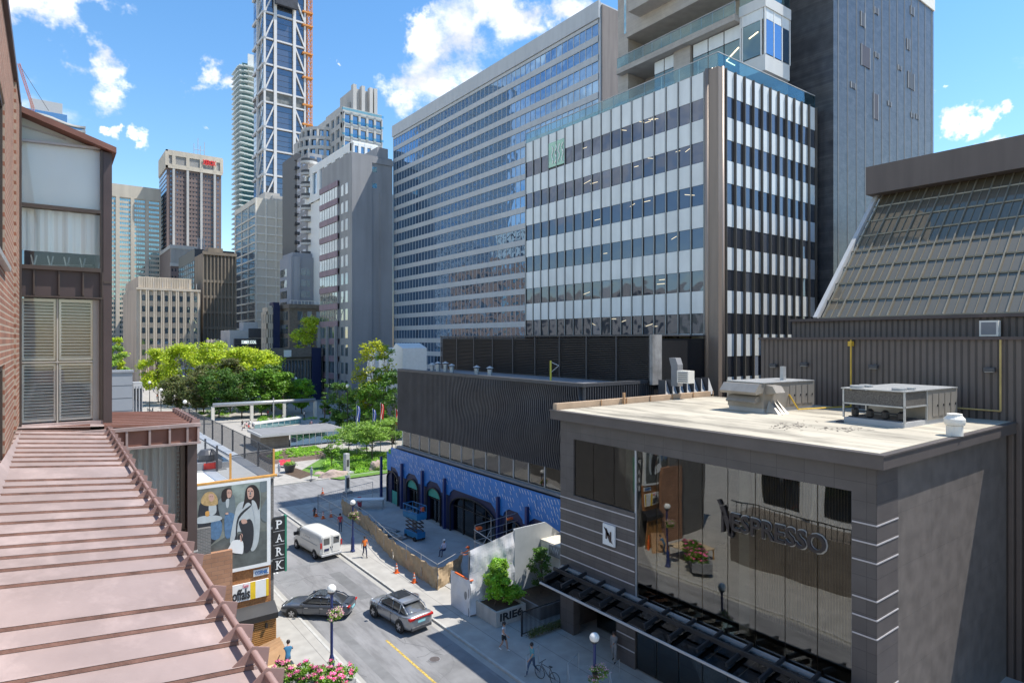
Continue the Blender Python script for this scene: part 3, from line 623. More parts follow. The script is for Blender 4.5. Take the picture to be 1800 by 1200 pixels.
for k in range(16): y = LY0+2+rr.random()*(LY1-LY0-4); x = rr.uniform(32.3, 35); fu.box(x, x+rr.uniform(.4, 1), y, y+rr.uniform(.5, 1.5), 6.5, 6.5+rr.uniform(.5, 1.1))
b.part('dining_furniture', fu, mat('furniture', (.2, .16, .12), .6, .5, .7))
b.part('sill_band', MB().box(30.9, 31.3, LY0+.2, LY1+.2, 6.25, 6.45), M['mgrey'])
# plant screen with horizontal louvres
PX = 38.0; PY0 = onX(PX, 1143)[0]; PY1 = onX(PX, 776)[0]
sc = empty('plant_screen', (PX, (PY0+PY1)/2, 14.5), 0, 'long black rooftop screen of horizontal louvres behind the wavy-fin parapet', 'rooftop screen')
def P_(name, mb, m, r=sc, **k):
    o = mb.build(name, m, r, **k); l = r.matrix_basis.inverted() if 0 else Matrix.Translation(-r.location)
    for v in o.data.vertices: v.co = l @ v.co
    return o
P_('backing', MB().box(PX+.1, PX+7, PY0, PY1, 14.5, 18.1), M['black'])
mb = MB()
for k in range(24): z = 14.7+k*.155; mb.add([(PX-.06, PY0, z), (PX-.06, PY1, z), (PX+.1, PY1, z+.1), (PX+.1, PY0, z+.1), (PX-.06, PY0, z+.02), (PX-.06, PY1, z+.02)], [(0, 1, 2, 3), (4, 5, 2, 3), (0, 1, 5, 4)])
o = P_('louvre', mb, mat('louvre_black', (.055, .055, .06), .35, .15, .5, metal=.4), fix=False); o['kind'] = 'stuff'
for k in range(10): y = PY0+(PY1-PY0)*k/9; P_('post', MB().box(PX-.1, PX-.02, y-.06, y+.06, 14.5, 18.45), M['dgrey'])
P_('cap', MB().box(PX-.14, PX+7, PY0-.1, PY1+.1, 18.3, 18.42), M['dgrey'])
P_('end_panel', MB().box(PX-.2, PX+.9, PY0-.4, PY0-.12, 14.5, 18.4), mat('stained_zinc', (.3, .29, .28), .5, .3, 1.2, grime=.4))
# louvred parapet panels beside the office
for k in range(7):
    xa, xb = onY(31.0, 1170+12.5*k)[0], onY(31.0, 1180+12.5*k)[0]
    r = empty('screen_panel', (xa, 31, 13.6), 0, ['leftmost pale slanted panel behind the store roof, touching the black screen', 'second pale slanted panel from the black screen', 'third pale slanted panel from the black screen', 'middle pale slanted panel of the row of seven', 'third pale slanted panel from the bronze corner column', 'second pale slanted panel from the bronze corner column', 'rightmost pale slanted panel, beside the bronze corner column'][k], 'panel', 'slanted pale panels in a row behind the store roof')
    mb = MB(); mb.add([(0, 0, 0), (xb-xa, 0, 0), (xb-xa, .5, 1.25), (0, .5, 1.25), (0, .05, 0), (xb-xa, .05, 0), (xb-xa, .55, 1.25), (0, .55, 1.25)], [(0, 1, 2, 3), (7, 6, 5, 4), (0, 4, 5, 1), (1, 5, 6, 2), (2, 6, 7, 3), (3, 7, 4, 0)])
    mb.build('panel_sheet', M['lgrey'], r); MB().box(-.12, -.05, -.05, .6, 0, 1.35).build('bracket', M['dgrey'], r)
# ---------------------------------------------------------------- the far city
def FB(name, label, pxL, pxC, pxR, pyT, Y, wall, win, cat='building', z1=None, **k):
    x0, z = onY(Y, pxC, pyT); x1 = onY(Y, pxR)[0]
    y1 = onX(x0, pxL)[0] if pxL is not None else Y+25
    return Bld(name, label, cat, x0, x1, Y, max(y1, Y+2), z1 or z, wall, win, **k)
def pz(Y, px, py): return onY(Y, px, py)[1]
M['beige'] = mat('beige_concrete', (.55, .49, .4), .85, .08, .05, grime=.12, gs=.2)
M['beige2'] = mat('warm_concrete', (.53, .46, .37), .85, .1, .08, grime=.22, gs=.3)
M['brownstone'] = mat('brown_granite', (.17, .125, .115), .6, .1, .1)
M['cream'] = mat('cream_panel', (.66, .62, .54), .8, .06, .08, grime=.1, gs=.2)
M['tanpanel'] = mat('tan_panel', (.24, .20, .155), .8, .12, .1, grime=.2, gs=.3)
M['gstone'] = mat('grey_stone', (.30, .30, .31), .75, .08, .1, grime=.18, gs=.25)
M['lstone'] = mat('pale_stone', (.46, .45, .43), .75, .07, .1, grime=.1, gs=.2)
M['g_teal'] = glass('teal_ribbon_glass', (.03, .12, .14), (.7, .95, 1), .35, .6, .02)
M['g_blue'] = glass('blue_far_glass', (.02, .05, .1), (.6, .8, 1), .35, .6, .02)
M['g_mix'] = glass('mixed_far_glass', (.03, .06, .08), (.8, .92, 1), .3, .7, .02, blinds=.25, bcol=(.3, .38, .42))
M['g_dark'] = glass('dark_far_glass', (.015, .02, .03), (.6, .7, .85), .2, .6, .02)
# A wide beige tower
b = FB('office_tower', 'wide beige concrete office tower with rows of teal windows, leftmost of the far towers', 150, 180, 283, 320, 480, M['beige'], M['g_teal'])
X0, X1 = b.x0, b.x1; T = b.z1; nf = 36; gz = pz(480, 200, 345)
gw = (X1-X0)/4.0
for gidx in range(4):
    a = X0+gw*gidx+gw*.13; b.facade('S', a, a+gw*.74, 0, gz, 5, nf, .8, .5, .25, pd=-.1)
for gidx in range(5): a = X0+gw*gidx; b.fbox(b.w, 'S', max(X0, a-gw*.125), min(X1, a+gw*.125), -.05, .9, 0, gz+.01)
b.fbox(b.w, 'S', X0, X1, -.05, .6, gz, T)
b.finish(ncap=60)
# B brown tower with red letters
b = FB('office_tower', 'brown granite tower with white vertical piers and red letters on its louvred crown', 280, 293, 389, 266, 470, M['brownstone'], M['g_dark'])
z_c = pz(470, 293, 291); X0, X1 = b.x0, b.x1
b.facade('S', X0+1.5, X1-1.2, 0, z_c-2, 16, 44, .42, .42, .15, pd=-.1)
b.facade('W', b.y0+.5, b.y1-.5, 0, z_c-2, 6, 44, .95, .7, .1, pd=-.04, m=M['g_blue'])
b.finish(ncap=60)
mb = MB()
for f in (.12, .37, .62, .87): x = X0+(X1-X0)*f; mb.box(x-.7, x+.7, b.y0-1.2, b.y0-.1, 0, z_c)
b.part('white_pier', mb, M['lstone'])
mb = MB(); mb.box(X0-.6, X1+.6, b.y0-1.3, b.y0-.3, z_c-1.5, z_c+1.2).box(X0-.6, X1+.6, b.y0-1.3, b.y0-.3, b.z1-2.5, b.z1+1); mb.box(X0-.6, X0+.6, b.y0-1.3, b.y1, z_c-1.5, b.z1+1)
for f in (0, .12, .37, .62, .87, 1): x = X0+(X1-X0)*f; mb.box(x-1, x+1, b.y0-1.35, b.y0-.2, z_c, b.z1)
b.part('crown_frame', mb, M['beige'])
mb = MB()
for k in range(60): x = X0+(X1-X0)*k/60; mb.box(x, x+.35, b.y0-.7, b.y0-.1, z_c, b.z1-2)
o = b.part('crown_louvre', mb, M['lstone']); o['kind'] = 'stuff'
tz = pz(470, 366, 292); tx = onY(469, 356)[0]
text('XEROX', pz(470, 366, 283)-tz, onY(469, 379)[0]-tx, mat('red_letters', (.7, .03, .03), .5), b.r, (tx-b.o.x, -(b.o.y-b.y0)-1.9, tz-b.o.z), ext=.2, fat=.04)
mb = MB()
for (dx, h) in ((0, 10), (2.5, 14), (4, 9), (6.5, 12)): x = onY(470, 344)[0]+dx; mb.tube((x, b.y0+6, b.z1), (x, b.y0+6, b.z1+h), .2, n=5)
mb.tube((onY(470, 344)[0], b.y0+6, b.z1+6), (onY(470, 344)[0]+6.5, b.y0+6, b.z1+6), .15, n=5); b.part('antenna', mb, M['lgrey'])
b = FB('office_wing', 'lower brown wing with a pale louvred crown in front of the brown granite tower', 281, 300, 346, 433, 430, M['brownstone'], M['g_dark'])
b.facade('S', b.x0, b.x1, 0, b.z1-12, 8, 14, .4, .4, .15, pd=-.1); b.finish(ncap=40)
mb = MB()
for k in range(22): x = b.x0+(b.x1-b.x0)*k/22; mb.box(x, x+.45, b.y0-.7, b.y0-.1, b.z1-10, b.z1-1)
o = b.part('crown_louvre', mb, M['lstone']); o['kind'] = 'stuff'
b.part('crown_frame', MB().box(b.x0-.4, b.x1, b.y0-1, b.y1, b.z1-1.2, b.z1+1).box(b.x0-.4, b.x1, b.y0-1, b.y0-.05, b.z1-12, b.z1-10), M['lstone'])
# C low blue glass block
b = FB('glass_block', 'low dark blue glass block peeping out between the brown wing and the tan panelled building', 314, 342, 412, 437, 360, M['dgrey'], M['g_blue'])
b.facade('S', b.x0, b.x1, 0, b.z1-3, 16, 22, .86, .8, .12, pd=.02); b.facade('W', b.y0, b.y1, 0, b.z1-6, 8, 20, .86, .8, .12, pd=.02); b.finish(ncap=30)
mb = MB()
for dx in (2, 3, 4.2, 5): mb.tube((b.x0+dx, b.y0+2, b.z1), (b.x0+dx, b.y0+2, b.z1+6), .25, n=5)
b.part('antenna', mb, M['lgrey'])
# E tan panelled
b = FB('panelled_building', 'tan windowless building with a waffle of recessed concrete panels, beside the ribbed beige office', 342, 357, 414, 444, 290, M['tanpanel'], M['g_dark'])
X0, X1 = b.x0, b.x1; nb = 9; zr = [b.z1-12.5]; dzz = 6.6
for i in range(nb+1): x = X0+(X1-X0)*i/nb; b.w.box(x-.25, x+.25, b.y0-.9, b.y0+.05, 0, b.z1-.6)
b.w.box(X0-.25, X1+.25, b.y0-1.2, b.y0+.05, b.z1-.8, b.z1+.4)
z = b.z1-12.5
while z > 2: b.w.box(X0, X1, b.y0-.7, b.y0+.05, z, z+1.1); z -= dzz
b.finish()
b.part('roof_plant', MB().box(X0+3, X1-4, b.y0+5, b.y0+18, b.z1, b.z1+3), M['tanpanel'])
# D ribbed beige office
b = FB('ribbed_office', 'beige seven-storey office with tall vertical ribs and small blinded windows, above the yellow-green trees', 216, 240, 352, 505, 276, M['beige2'], M['g_mix'])
X0, X1 = b.x0, b.x1; n = 8; dz = (b.z1-2)/8.6
for j in range(8):
    z0 = b.z1-1.8-dz*(j+1)+dz*.25
    for i in range(n):
        a = X0+1.2+(X1-X0-1.5)*(i+.22)/n; b.win('S', a, a+(X1-X0)/n*.42, z0, z0+dz*.52, .03, name='window')
for i in range(n):
    for f in (.02, .78): a = X0+1.2+(X1-X0-1.5)*(i+f)/n; b.w.box(a-.22, a+.22, b.y0-.9, b.y0, 3, b.z1)
b.w.box(X0-.2, X1, b.y0-1.0, b.y0, b.z1-.8, b.z1)
for k in range(30): x = X0+1+(X1-X0-4)*k/30; b.w.box(x, x+.45, b.y0+3.4, b.y0+4, b.z1, b.z1+4.4)
b.w.box(X0+1, X1-2.5, b.y0+4, b.y1, b.z1, b.z1+4.6)
b.finish()
mb = MB()
for k in range(6): mb.tube((X0+6+k*3, b.y0+2, b.z1), (X0+6+k*3, b.y0+2, b.z1+2.6), .12, n=5)
b.part('roof_mast', mb, M['lgrey'])
b.part('awning', MB().box(X0+2, X0+9, b.y0-3, b.y0-.5, 4.2, 4.8), mat('rust_awning', (.4, .15, .06), .7))
b.part('shopfront_band', MB().box(X0+9, X1, b.y0-1.2, b.y0-.9, 4, 7), mat('lilac_banner', (.42, .42, .6), .6))
# F cream tower
b = FB('cream_tower', 'cream panelled slab tower with glazed side wall and rooftop plant, below the braced skyscraper', 414, 450, 519, 347, 300, M['cream'], M['g_blue'])
dz = 3.95; z = b.z1-2.2; pj = MB()
for j in range(18):
    h = 6.5 if j == 0 else dz; z0 = z-h
    for i in range(3):
        d = (b.y1-b.y0-1)/3; a = b.y0+.5+d*i; b.win('W', a+.25, a+d-.25, z0+.55, z-.15, .03, m=(M['g_blue'] if j < 6 else M['g_dark']))
    b.w.box(b.x0-.35, b.x0, b.y0, b.y1, z0-.15, z0+.5); pj.box(b.x0, b.x1, b.y0-.3, b.y0-.01, z0-.15, z0+.45); z = z0
    if z < 6: break
b.w.box(b.x0-.35, b.x0, b.y0, b.y1, b.z1-2.4, b.z1)
for i in range(4): a = b.y0+(b.y1-b.y0)*i/3; b.w.box(b.x0-.4, b.x0, a-.3, a+.3, 2, b.z1-.003)
for i in range(5): a = b.x0+(b.x1-b.x0)*i/4; pj.box(a-.2, a+.2, b.y0-.34, b.y0-.01, 2, b.z1-.01)
b.finish(); b.part('panel_joint', pj, mat('white_joint', (.78, .76, .7), .7))['kind'] = 'stuff'
b.part('roof_plant', MB().box(b.x0+5, b.x1-6, b.y0+4, b.y0+16, b.z1, b.z1+4).box(b.x0+8, b.x0+14, b.y0+2, b.y0+4, b.z1, b.z1+2.5), M['lstone'])
# H curved balcony condominium
b = FB('balcony_tower', 'slim green-glass condominium tower striped with white balconies, left of the braced skyscraper', 416, 426, 460, 110, 400, M['g_teal'], M['g_teal'])
b.w.box(b.x0+6, b.x1, b.y0+3, b.y0+20, b.z1, b.z1+6); b.finish()
mb = MB(); n = 72
for j in range(n):
    z = b.z1-3-j*3.1
    if z < 3: break
    for k in range(7):
        x0 = b.x0-2.2+k*2.4; d = 2.2+1.6*math.sin(j*.13+k*.7); mb.box(x0, x0+2.42, b.y0-d, b.y0+.1, z, z+.75)
    mb.box(b.x0-2.6, b.x0, b.y0, b.y0+16, z, z+.7)
o = b.part('balcony', mb, mat('pale_balcony', (.6, .66, .64), .4, .05, .2)); o['kind'] = 'stuff'
b.part('glazed_crown', MB().box(b.x0+3, b.x1+.1, b.y0-.5, b.y0-.1, b.z1-14, b.z1+6), M['o_panel'])
# G braced skyscraper under construction
GY = 340.0
b = FB('braced_skyscraper', 'tallest tower, blue-black glass braced by white columns and diagonals, still under construction', 446, 464, 536, 20, GY, M['dgrey'], M['g_dark'], z1=250)
X0, X1 = b.x0, b.x1
def gx(px): return onY(GY, px)[0]
mods = [(y, False) for y in (-60, -15, 32, 76, 121, 166, 187, 229, 268, 311, 345)]
ysn = [-62, -17, 28, 73, 118, 163, 184, 227, 267, 310, 352]
zs = [pz(GY, 487, y) for y in ysn]
fr = MB(); cx1, cx2 = gx(483), gx(516.5)
for x in (cx1, cx2): fr.box(x-.75, x+.75, GY-1.3, GY-.1, 0, 262)
for x in (X0+.2, X1-.2): fr.box(x-.5, x+.5, GY-.9, GY-.1, 0, 262)
for i, z in enumerate(zs): fr.box(X0, X1, GY-1.0, GY-.1, z-.4, z+.4); fr.box(X0-1, X0-.05, GY, b.y1, z-.6, z+.6)
for i in range(len(zs)-1):
    if i == 5: continue
    fr.obox((X0+.4, GY-.8, zs[i+1]+.3), (cx1, GY-.8, zs[i]), .7, .7); fr.obox((cx2, GY-.8, zs[i]), (X1-.4, GY-.8, zs[i+1]+.3), .7, .7)
    fr.obox((X0-.6, GY+1, zs[i]), (X0-.6, (GY+b.y1)/2, zs[i+1]), .45, .5)
fr.box(X0-1, X0-.05, (GY+b.y1)/2-.7, (GY+b.y1)/2+.7, 0, 262)
floors = []
for i in range(len(zs)-1):
    if i == 5: continue
    nfl = 4; 
    for k in range(nfl):
        z0 = zs[i+1]+.7+(zs[i]-zs[i+1]-1.3)*k/nfl; z1 = z0+(zs[i]-zs[i+1]-1.3)/nfl-.25
        for (xa, xb) in ((X0+.7, cx1-1.1), (cx1+1.1, cx2-1.1), (cx2+1.1, X1-.7)): b.win('S', xa, xb, z0, z1, .05, m=M['g_navy'] if 'g_navy' in M else None)
        b.win('W', GY+.5, (GY+b.y1)/2-.7, z0, z1, .05, m=M['g_blue']); b.win('W', (GY+b.y1)/2+.7, b.y1-.5, z0, z1, .05, m=M['g_blue'])
b.finish()
b.part('white_frame', fr, mat('white_steel', (.58, .57, .56), .5, .05, .2))
b.part('netting', MB().box(gx(481), gx(520), GY-3.5, GY-2, pz(GY, 487, 12), pz(GY, 487, -20)), mat('dark_netting', (.05, .055, .07), .9, .3, .4))
b.part('open_floor', MB().box(X0+.5, X1-.5, GY-.12, GY-.06, zs[6]+.6, zs[5]-.6), mat('raw_concrete', (.16, .17, .17), .9, .5, .5))
# crane mast
def lattice(mb, p, q, w, bays, r=.12):
    p = Vector(p); q = Vector(q); d = (q-p).normalized(); u = Vector((0, 1, 0)) if abs(d.y) < .9 else Vector((1, 0, 0)); a = d.cross(u).normalized()*w/2; c = a.cross(d).normalized()*w/2
    cs = [a+c, a-c, -a-c, -a+c]
    for k in cs: mb.tube(p+k, q+k, r, n=4)
    for i in range(bays):
        s, e = p+(q-p)*i/bays, p+(q-p)*(i+1)/bays
        for k in range(4): mb.tube(s+cs[k], e+cs[(k+1) % 4], r*.7, n=4); mb.tube(s+cs[k], s+cs[(k+1) % 4], r*.7, n=4)
M['crane_or'] = mat('crane_orange', (.6, .24, .05), .5, .15, .5); M['crane_red'] = mat('crane_red', (.5, .18, .13), .5, .15, .5)
xm = onY(GY, 543.5)[0]
r = empty('tower_crane', (xm, GY, 60), 0, 'orange lattice crane mast climbing the right side of the braced skyscraper', 'crane')
mb = MB(); lattice(mb, (0, 0, 0), (0, 0, 200), 2.4, 66, .22); mb.build('mast', M['crane_or'], r)
for y_ in (25, 48, 97, 139, 187, 221):
    z = pz(GY, 543, y_)-60; MB().box(-4, 1.6, -1.6, 1.6, z-.4, z+.4).build('wall_tie', M['crane_or'], r)
xa, za = onY(500, 33, 112); xb, zb2 = onY(500, 58, 190)
r = empty('tower_crane', (xb, 500, zb2-20), 0, 'distant red and white crane jib leaning over the copper-roofed bay at top left', 'crane')
mb = MB(); lattice(mb, (0, 0, 20), (xa-xb, 0, za-zb2+20), 1.3, 22, .13); mb.build('jib', M['crane_red'], r)
MB().tube((xa-xb, 0, za-zb2+20), (8, 0, 20), .15, n=4).build('cable', M['dgrey'], r); mb = MB(); lattice(mb, (0, 0, -60), (0, 0, 20), 1.2, 16, .13); mb.build('mast', M['crane_red'], r)
# O far top-left
b = FB('glass_tower', 'distant blue glass tower with white curving balcony bands, above the copper-roofed bay at top left', None, 30, 118, 187, 620, M['g_blue'], M['g_blue'])
b.finish(); mb = MB(); x2 = onY(600, 152)[0]
for k in range(9):
    z = pz(600, 100, 203)-k*3.6; pts = []
    for q in range(24): f = q/23; pts.append((b.x0+(x2-b.x0)*f, 606-8*math.sin(f*5+.6)-6*(1-abs(2*f-1))))
    pts += [(x2, 640), (b.x0, 640)]
    mb.prism(pts, z-3, z-1.6-0*k)
b.part('balcony', mb, M['lstone'])
mb2 = MB(); pts = [(b.x0+(x2-b.x0)*q/23*.985, 608-8*math.sin(q/23*5+.6)-6*(1-abs(2*q/23-1))) for q in range(24)]+[(x2-2, 639), (b.x0, 639)]; mb2.prism(pts, 20, pz(600, 100, 206)); b.part('curved_block', mb2, M['g_blue'])
b.part('roof_plant', MB().box(onY(620, 52)[0], onY(620, 110)[0], 622, 650, b.z1, b.z1+9), M['lgrey'])
# J stepped condominium
JY = 235.0
def jx(px, Y=JY): return onY(Y, px)[0]
b = Bld('stepped_condominium', 'stepped pale stone apartment tower with blue windows and finned crown above the grey block', 'building', jx(603), jx(671), JY, JY+60, pz(JY, 603, 187), M['lstone'], M['g_blue'])
zf = [pz(JY, 603, y) for y in (187, 207, 231, 254)]
b.facade('S', b.x0, b.x1, zf[3]-8, zf[0]-2, 5, 4, .74, .68, .7, pd=.15, split=2)
b.facade('W', JY+1, JY+50, zf[3]-8, zf[0]-2, 9, 4, .7, .65, .6, pd=.15, split=2)
w = b.w
w.box(jx(628), jx(665), JY+4, JY+18, b.z1, pz(JY, 640, 152)); w.box(jx(618), jx(634), JY+5, JY+28, b.z1, pz(JY, 620, 172))
for px in (627, 642, 656, 664): w.box(jx(px)-.6, jx(px)+.8, JY+2, JY+4.2, b.z1, pz(JY, px, 145+(px-627)*.22))
# lower terrace block
w.box(jx(596), jx(675), JY-4, JY+2, 0, zf[3]-8.2)
Y2 = JY-4
for i in range(5): u = jx(604)+(jx(672)-jx(604))*i/5; b.wins.append((1e-9, MB().box(u+.8, u+2.6, Y2-.05, Y2, zf[3]-14, zf[3]-10), M['g_blue'], 'window'))
b.finish(ncap=100)
bal = MB()
for k, z in enumerate(zf): bal.box(b.x0-.9, b.x1+.3, JY-1.2, JY-1.12, z-1.6, z-.7)
b.part('balcony_rail', bal, M['balus'])
# its curved left shoulder
mb = MB(); gl = MB(); xs, ys = jx(600), JY+10
def arc(cx, cy, r, a0, a1, n): return [(cx+r*math.cos(a0+(a1-a0)*k/n), cy+r*math.sin(a0+(a1-a0)*k/n)) for k in range(n+1)]
ac = jx(606); 
for k in range(9):
    z1 = pz(JY+10, 590, 222)-k*4.1; rr_ = min(13, 9.5+k*.8)
    pts = arc(ac, JY+22, rr_, R(150), R(268), 14)+[(ac, JY+40)]
    mb.prism(pts, z1-1.3, z1)
    for q_ in range(0, 15, 2): mb.box(pts[q_][0]-.45, pts[q_][0]+.45, pts[q_][1]-.3, pts[q_][1]+.5, z1-4.1, z1-1.2)
    pts = arc(ac, JY+22, rr_-.8, R(150), R(268), 14)+[(ac, JY+38)]; gl.prism(pts, z1-4.2, z1-.9)
mb.prism(arc(ac, JY+22, 12, R(150), R(268), 14)+[(ac, JY+34)], 10, z1-.9)
b.part('curved_shoulder', mb, M['lstone']); b.part('curved_glazing', gl, M['g_blue'])
# white framed terrace storey just above the grey block
TY = 190.0; zt1, zt0 = pz(TY, 620, 247), pz(TY, 620, 277)
b2 = Bld('terrace_storey', 'white framed penthouse with glass balconies stepping up behind the blank grey wall', 'building', jx(620, TY), jx(664, TY), TY, TY+45, zt1, M['white'], M['g_blue'])
b2.facade('S', b2.x0, b2.x1, zt0-3, zt1-.6, 4, 1, .6, .75, .5, pd=.05); b2.facade('W', TY+1, TY+44, zt0-8, zt1-.6, 6, 1, .6, .6, .5, pd=.05); b2.finish()
# balcony column at far left of it
b = Bld('balcony_block', 'grey apartment block with a column of rounded white balconies, right of the braced skyscraper', 'building', jx(541, 232), jx(566, 232), 232, 262, pz(232, 541, 268), M['gstone'], M['g_dark'])
for j in range(13):
    z = b.z1-4-j*4.3
    for i in range(2): b.win('S', b.x0+.8+i*2.6, b.x0+2.6+i*2.6, z, z+2.8, .04)
    for i in range(4): b.win('W', 234+i*6, 237.5+i*6, z, z+2.8, .04)
b.w.box(b.x0+5.2, b.x0+6.4, 230.4, 232.1, 0, b.z1-20)
b.finish()
for j in range(12):
    z = b.z1-4.6-j*4.3; pts = arc(b.x0+.5, 232, 3.2, R(180), R(330), 8)
    bb = b.part('balcony', MB().prism(pts, z, z+.9), M['lstone']); b.sub(bb, 'balustrade', MB().prism(arc(b.x0+.5, 232, 3.0, R(180), R(330), 8), z+.9, z+1.9), M['dgrey'])
b3 = Bld('dark_bay_block', 'dark narrow column of stacked balconies at the left edge of the grey apartment block', 'building', jx(520, 245), jx(529, 245), 245, 262, pz(245, 524, 270), M['dgrey'], M['g_dark'])
for j in range(20): b3.w.box(b3.x0-.8, b3.x1, 243.9, 245.1, b3.z1-3-j*3.6, b3.z1-1.8-j*3.6)
b3.finish()
# K0 the grey block in front
KY = 166.0
b = FB('grey_block', 'blank grey stone end wall and mauve-striped window wall, left of the long glass slab', 565, 618, 690, 275, KY, M['gstone'], M['g_mix'])
X0, X1 = b.x0, b.x1
for (y0_, y1_) in ((293, 302), (322, 330)): b.win('S', onY(KY, 646)[0], onY(KY, 662)[0], pz(KY, 654, y1_), pz(KY, 654, y0_), .05, m=M['g_teal'])
ym = onX(X0, 598)[0]; nf = 12; dz = (b.z1-8)/nf
b.w2 = MB()
for j in range(nf+1):
    z0 = b.z1-6-dz*(j+1)+dz*.25
    if z0 < 1: break
    for i in range(2): a = KY+2+(ym-KY-2)*(i+.2)/2; b.win('W', a, a+(ym-KY-2)*.27, z0, z0+dz*.62, .04)
    for i in range(7):
        a = ym+1+(b.y1-ym-1)*i/7; b.win('W', a+.2, a+(b.y1-ym-1)/7-.15, z0, z0+dz*.62, .5)
    b.w2.box(X0-.7, X0, ym+.6, b.y1, z0+dz*.65, z0+dz*.97)
b.w.box(X0-.42, X0, ym+.6, b.y1, 1, b.z1-5)
b.w.box(X0, X1, KY+.3, b.y1, b.z1, b.z1+1.4); b.w.box(X0, X0+6, KY-.3, KY, 0, b.z1+.8); b.w.box(X0+6, X1, KY-.31, KY, onY(KY, 640, 284)[1], b.z1+.8); b.w.box(X1-4, X1, KY-.28, KY, 0, b.z1-9)
b.w.box(X0+9, X1, KY+3, KY+12, b.z1, b.z1+5)
b.finish(); b.part('mauve_band', b.w2, mat('mauve_panel', (.27, .19, .23), .6, .15, .3, grime=.2, gs=.3))
mb = MB()
for k in range(3): y = ym+.8+(b.y1-ym-1)*k/2.1; mb.box(X0-1.4, X0-.7, y-.4, y+.4, 0, 22)
b.part('column', mb, M['gstone'])
# K curved grey mid-rise
KC = 226.0
b = FB('curved_apartments', 'light grey curved apartment building with paired windows, below the balcony column', 492, 512, 566, 450, KC, M['lstone'], M['g_mix'])
b.wm = mat('blue_grey_stone', (.27, .29, .33), .8, .08, .1)
for j in range(6):
    z = b.z1-4.2-j*4.0
    for (a_, c_) in ((519, 523), (529, 538), (539, 545), (555, 564)): b.win('S', onY(KC, a_)[0], onY(KC, c_)[0], z-2.4, z, .04)
    for i in range(5): y = KC+3+i*(b.y1-KC-4)/5; b.win('W', y, y+2.2, z-2.6, z+.1, .04)
b.w.prism(arc(b.x0+3, KC+3, 3.6, R(180), R(270), 6)+[(b.x0+3, KC+3)], 0, b.z1)
b.w.box(b.x0+1, b.x1, KC+1.5, b.y1, b.z1, b.z1+1.6)
b.finish()
# L brick blocks
M['drabbrick'] = brick('drab_brick', (.17, .145, .12), (.14, .12, .1), (.2, .18, .16), 1.2, .4, 'A', .2, .02)
b = FB('brick_block', 'narrow beige brick block with slit windows, left of the navy strip wall', 461, 470, 481, 540, 222, M['beige2'], M['g_dark'])
b.facade('S', b.x0, b.x1, 3, b.z1-1.5, 3, 5, .4, .6, .3); b.facade('W', 222, b.y1, 3, b.z1-1.5, 3, 5, .4, .6, .3); b.finish()
b = FB('navy_strip_block', 'windowless navy slab squeezed between two brick blocks', 480, 481, 492, 536, 221, M['navy'], M['g_dark']); b.w.box(b.x0, b.x1, 221.5, 226, b.z1, b.z1+1); b.finish()
b = FB('brick_apartments', 'drab brick apartment block with a rooftop terrace garden behind the yellow street tree', 492, 509, 566, 534, 215, M['drabbrick'], M['g_mix'])
for j in range(4):
    z = b.z1-5.4-j*4.6
    for (a_, c_) in ((523, 532), (540, 548), (556, 564)): b.win('S', onY(215, a_)[0], onY(215, c_)[0], z, z+3, .04)
    for i in range(4): y = 217+i*(b.y1-217)/4; b.win('W', y, y+1.6, z, z+3, .04)
b.w.box(b.x0-.4, b.x1, 214.4, b.y1, b.z1-1.4, b.z1); b.finish()
mb = MB()
for k in range(9): x = b.x0+(b.x1-b.x0)*k/9; mb.box(x, x+.1, 214.5, 214.6, b.z1, b.z1+1.1)
mb.box(b.x0, b.x1, 214.5, 214.6, b.z1+1.1, b.z1+1.25); b.part('roof_rail', mb, M['white'])
# N glazed pavilion
NY = 186.0
b = FB('glass_pavilion', 'low glazed pavilion with a stone fascia and blank banner behind the park trees', 470, 477, 566, 612, NY, M['drabbrick'], M['g_mix'])
b.facade('S', b.x0, b.x1, .5, b.z1-3, 16, 1, .7, .9, .5, pd=.1); b.w.box(b.x0-.6, b.x1, NY-1.1, NY, b.z1-2.6, b.z1); b.finish()
b.part('banner', MB().box(onY(NY-1.3, 499)[0], onY(NY-1.3, 512)[0], NY-1.4, NY-1.2, pz(NY, 505, 627), pz(NY, 505, 615)), M['white'])
b.part('dark_end', MB().box(onY(NY-1.3, 548)[0], onY(NY-1.3, 564)[0], NY-1.5, NY-1.15, 0, b.z1+.1), M['navy'])
# M low-rise by the park
b = FB('low_shop', 'low tan panelled shop with a flat roof, in front of the tan waffle building', 362, 365, 389, 597, 240, M['beige2'], M['g_dark']); 
for k in range(5): x = b.x0+(b.x1-b.x0)*k/4; b.w.box(x-.15, x+.15, 239.6, 240, 0, b.z1+.3)
b.finish()
b = FB('stacked_shop', 'pale grey boxes of a small commercial building with white letters on black slats', 388, 404, 470, 580, 236, M['lgrey'], M['g_dark'])
b.w.box(b.x0+5, b.x0+10, 238, 244, b.z1, b.z1+3); b.finish()
sb = b.part('slatted_front', MB().box(onY(235, 412)[0], onY(235, 471)[0], 234.4, 236, 3, pz(235, 430, 595)), ribbed('black_slats', (.05, .05, .055), .9, 'Z', .5, .6))
sx = onY(234, 425)[0]; text('SUMMER SOCIAL', pz(234, 440, 598)-pz(234, 440, 604), onY(234, 451)[0]-sx, mat('lit_letters', (.8, .9, .85), .5, emit=.5), b.r, (sx-b.o.x, 234.3-b.o.y, pz(234, 440, 604)-b.o.z), ext=.05, fat=.02)
b.part('upper_louvre', MB().box(onY(235, 438)[0], onY(235, 461)[0], 235.4, 236, pz(235, 440, 593), pz(235, 440, 577)), M['dgrey'])
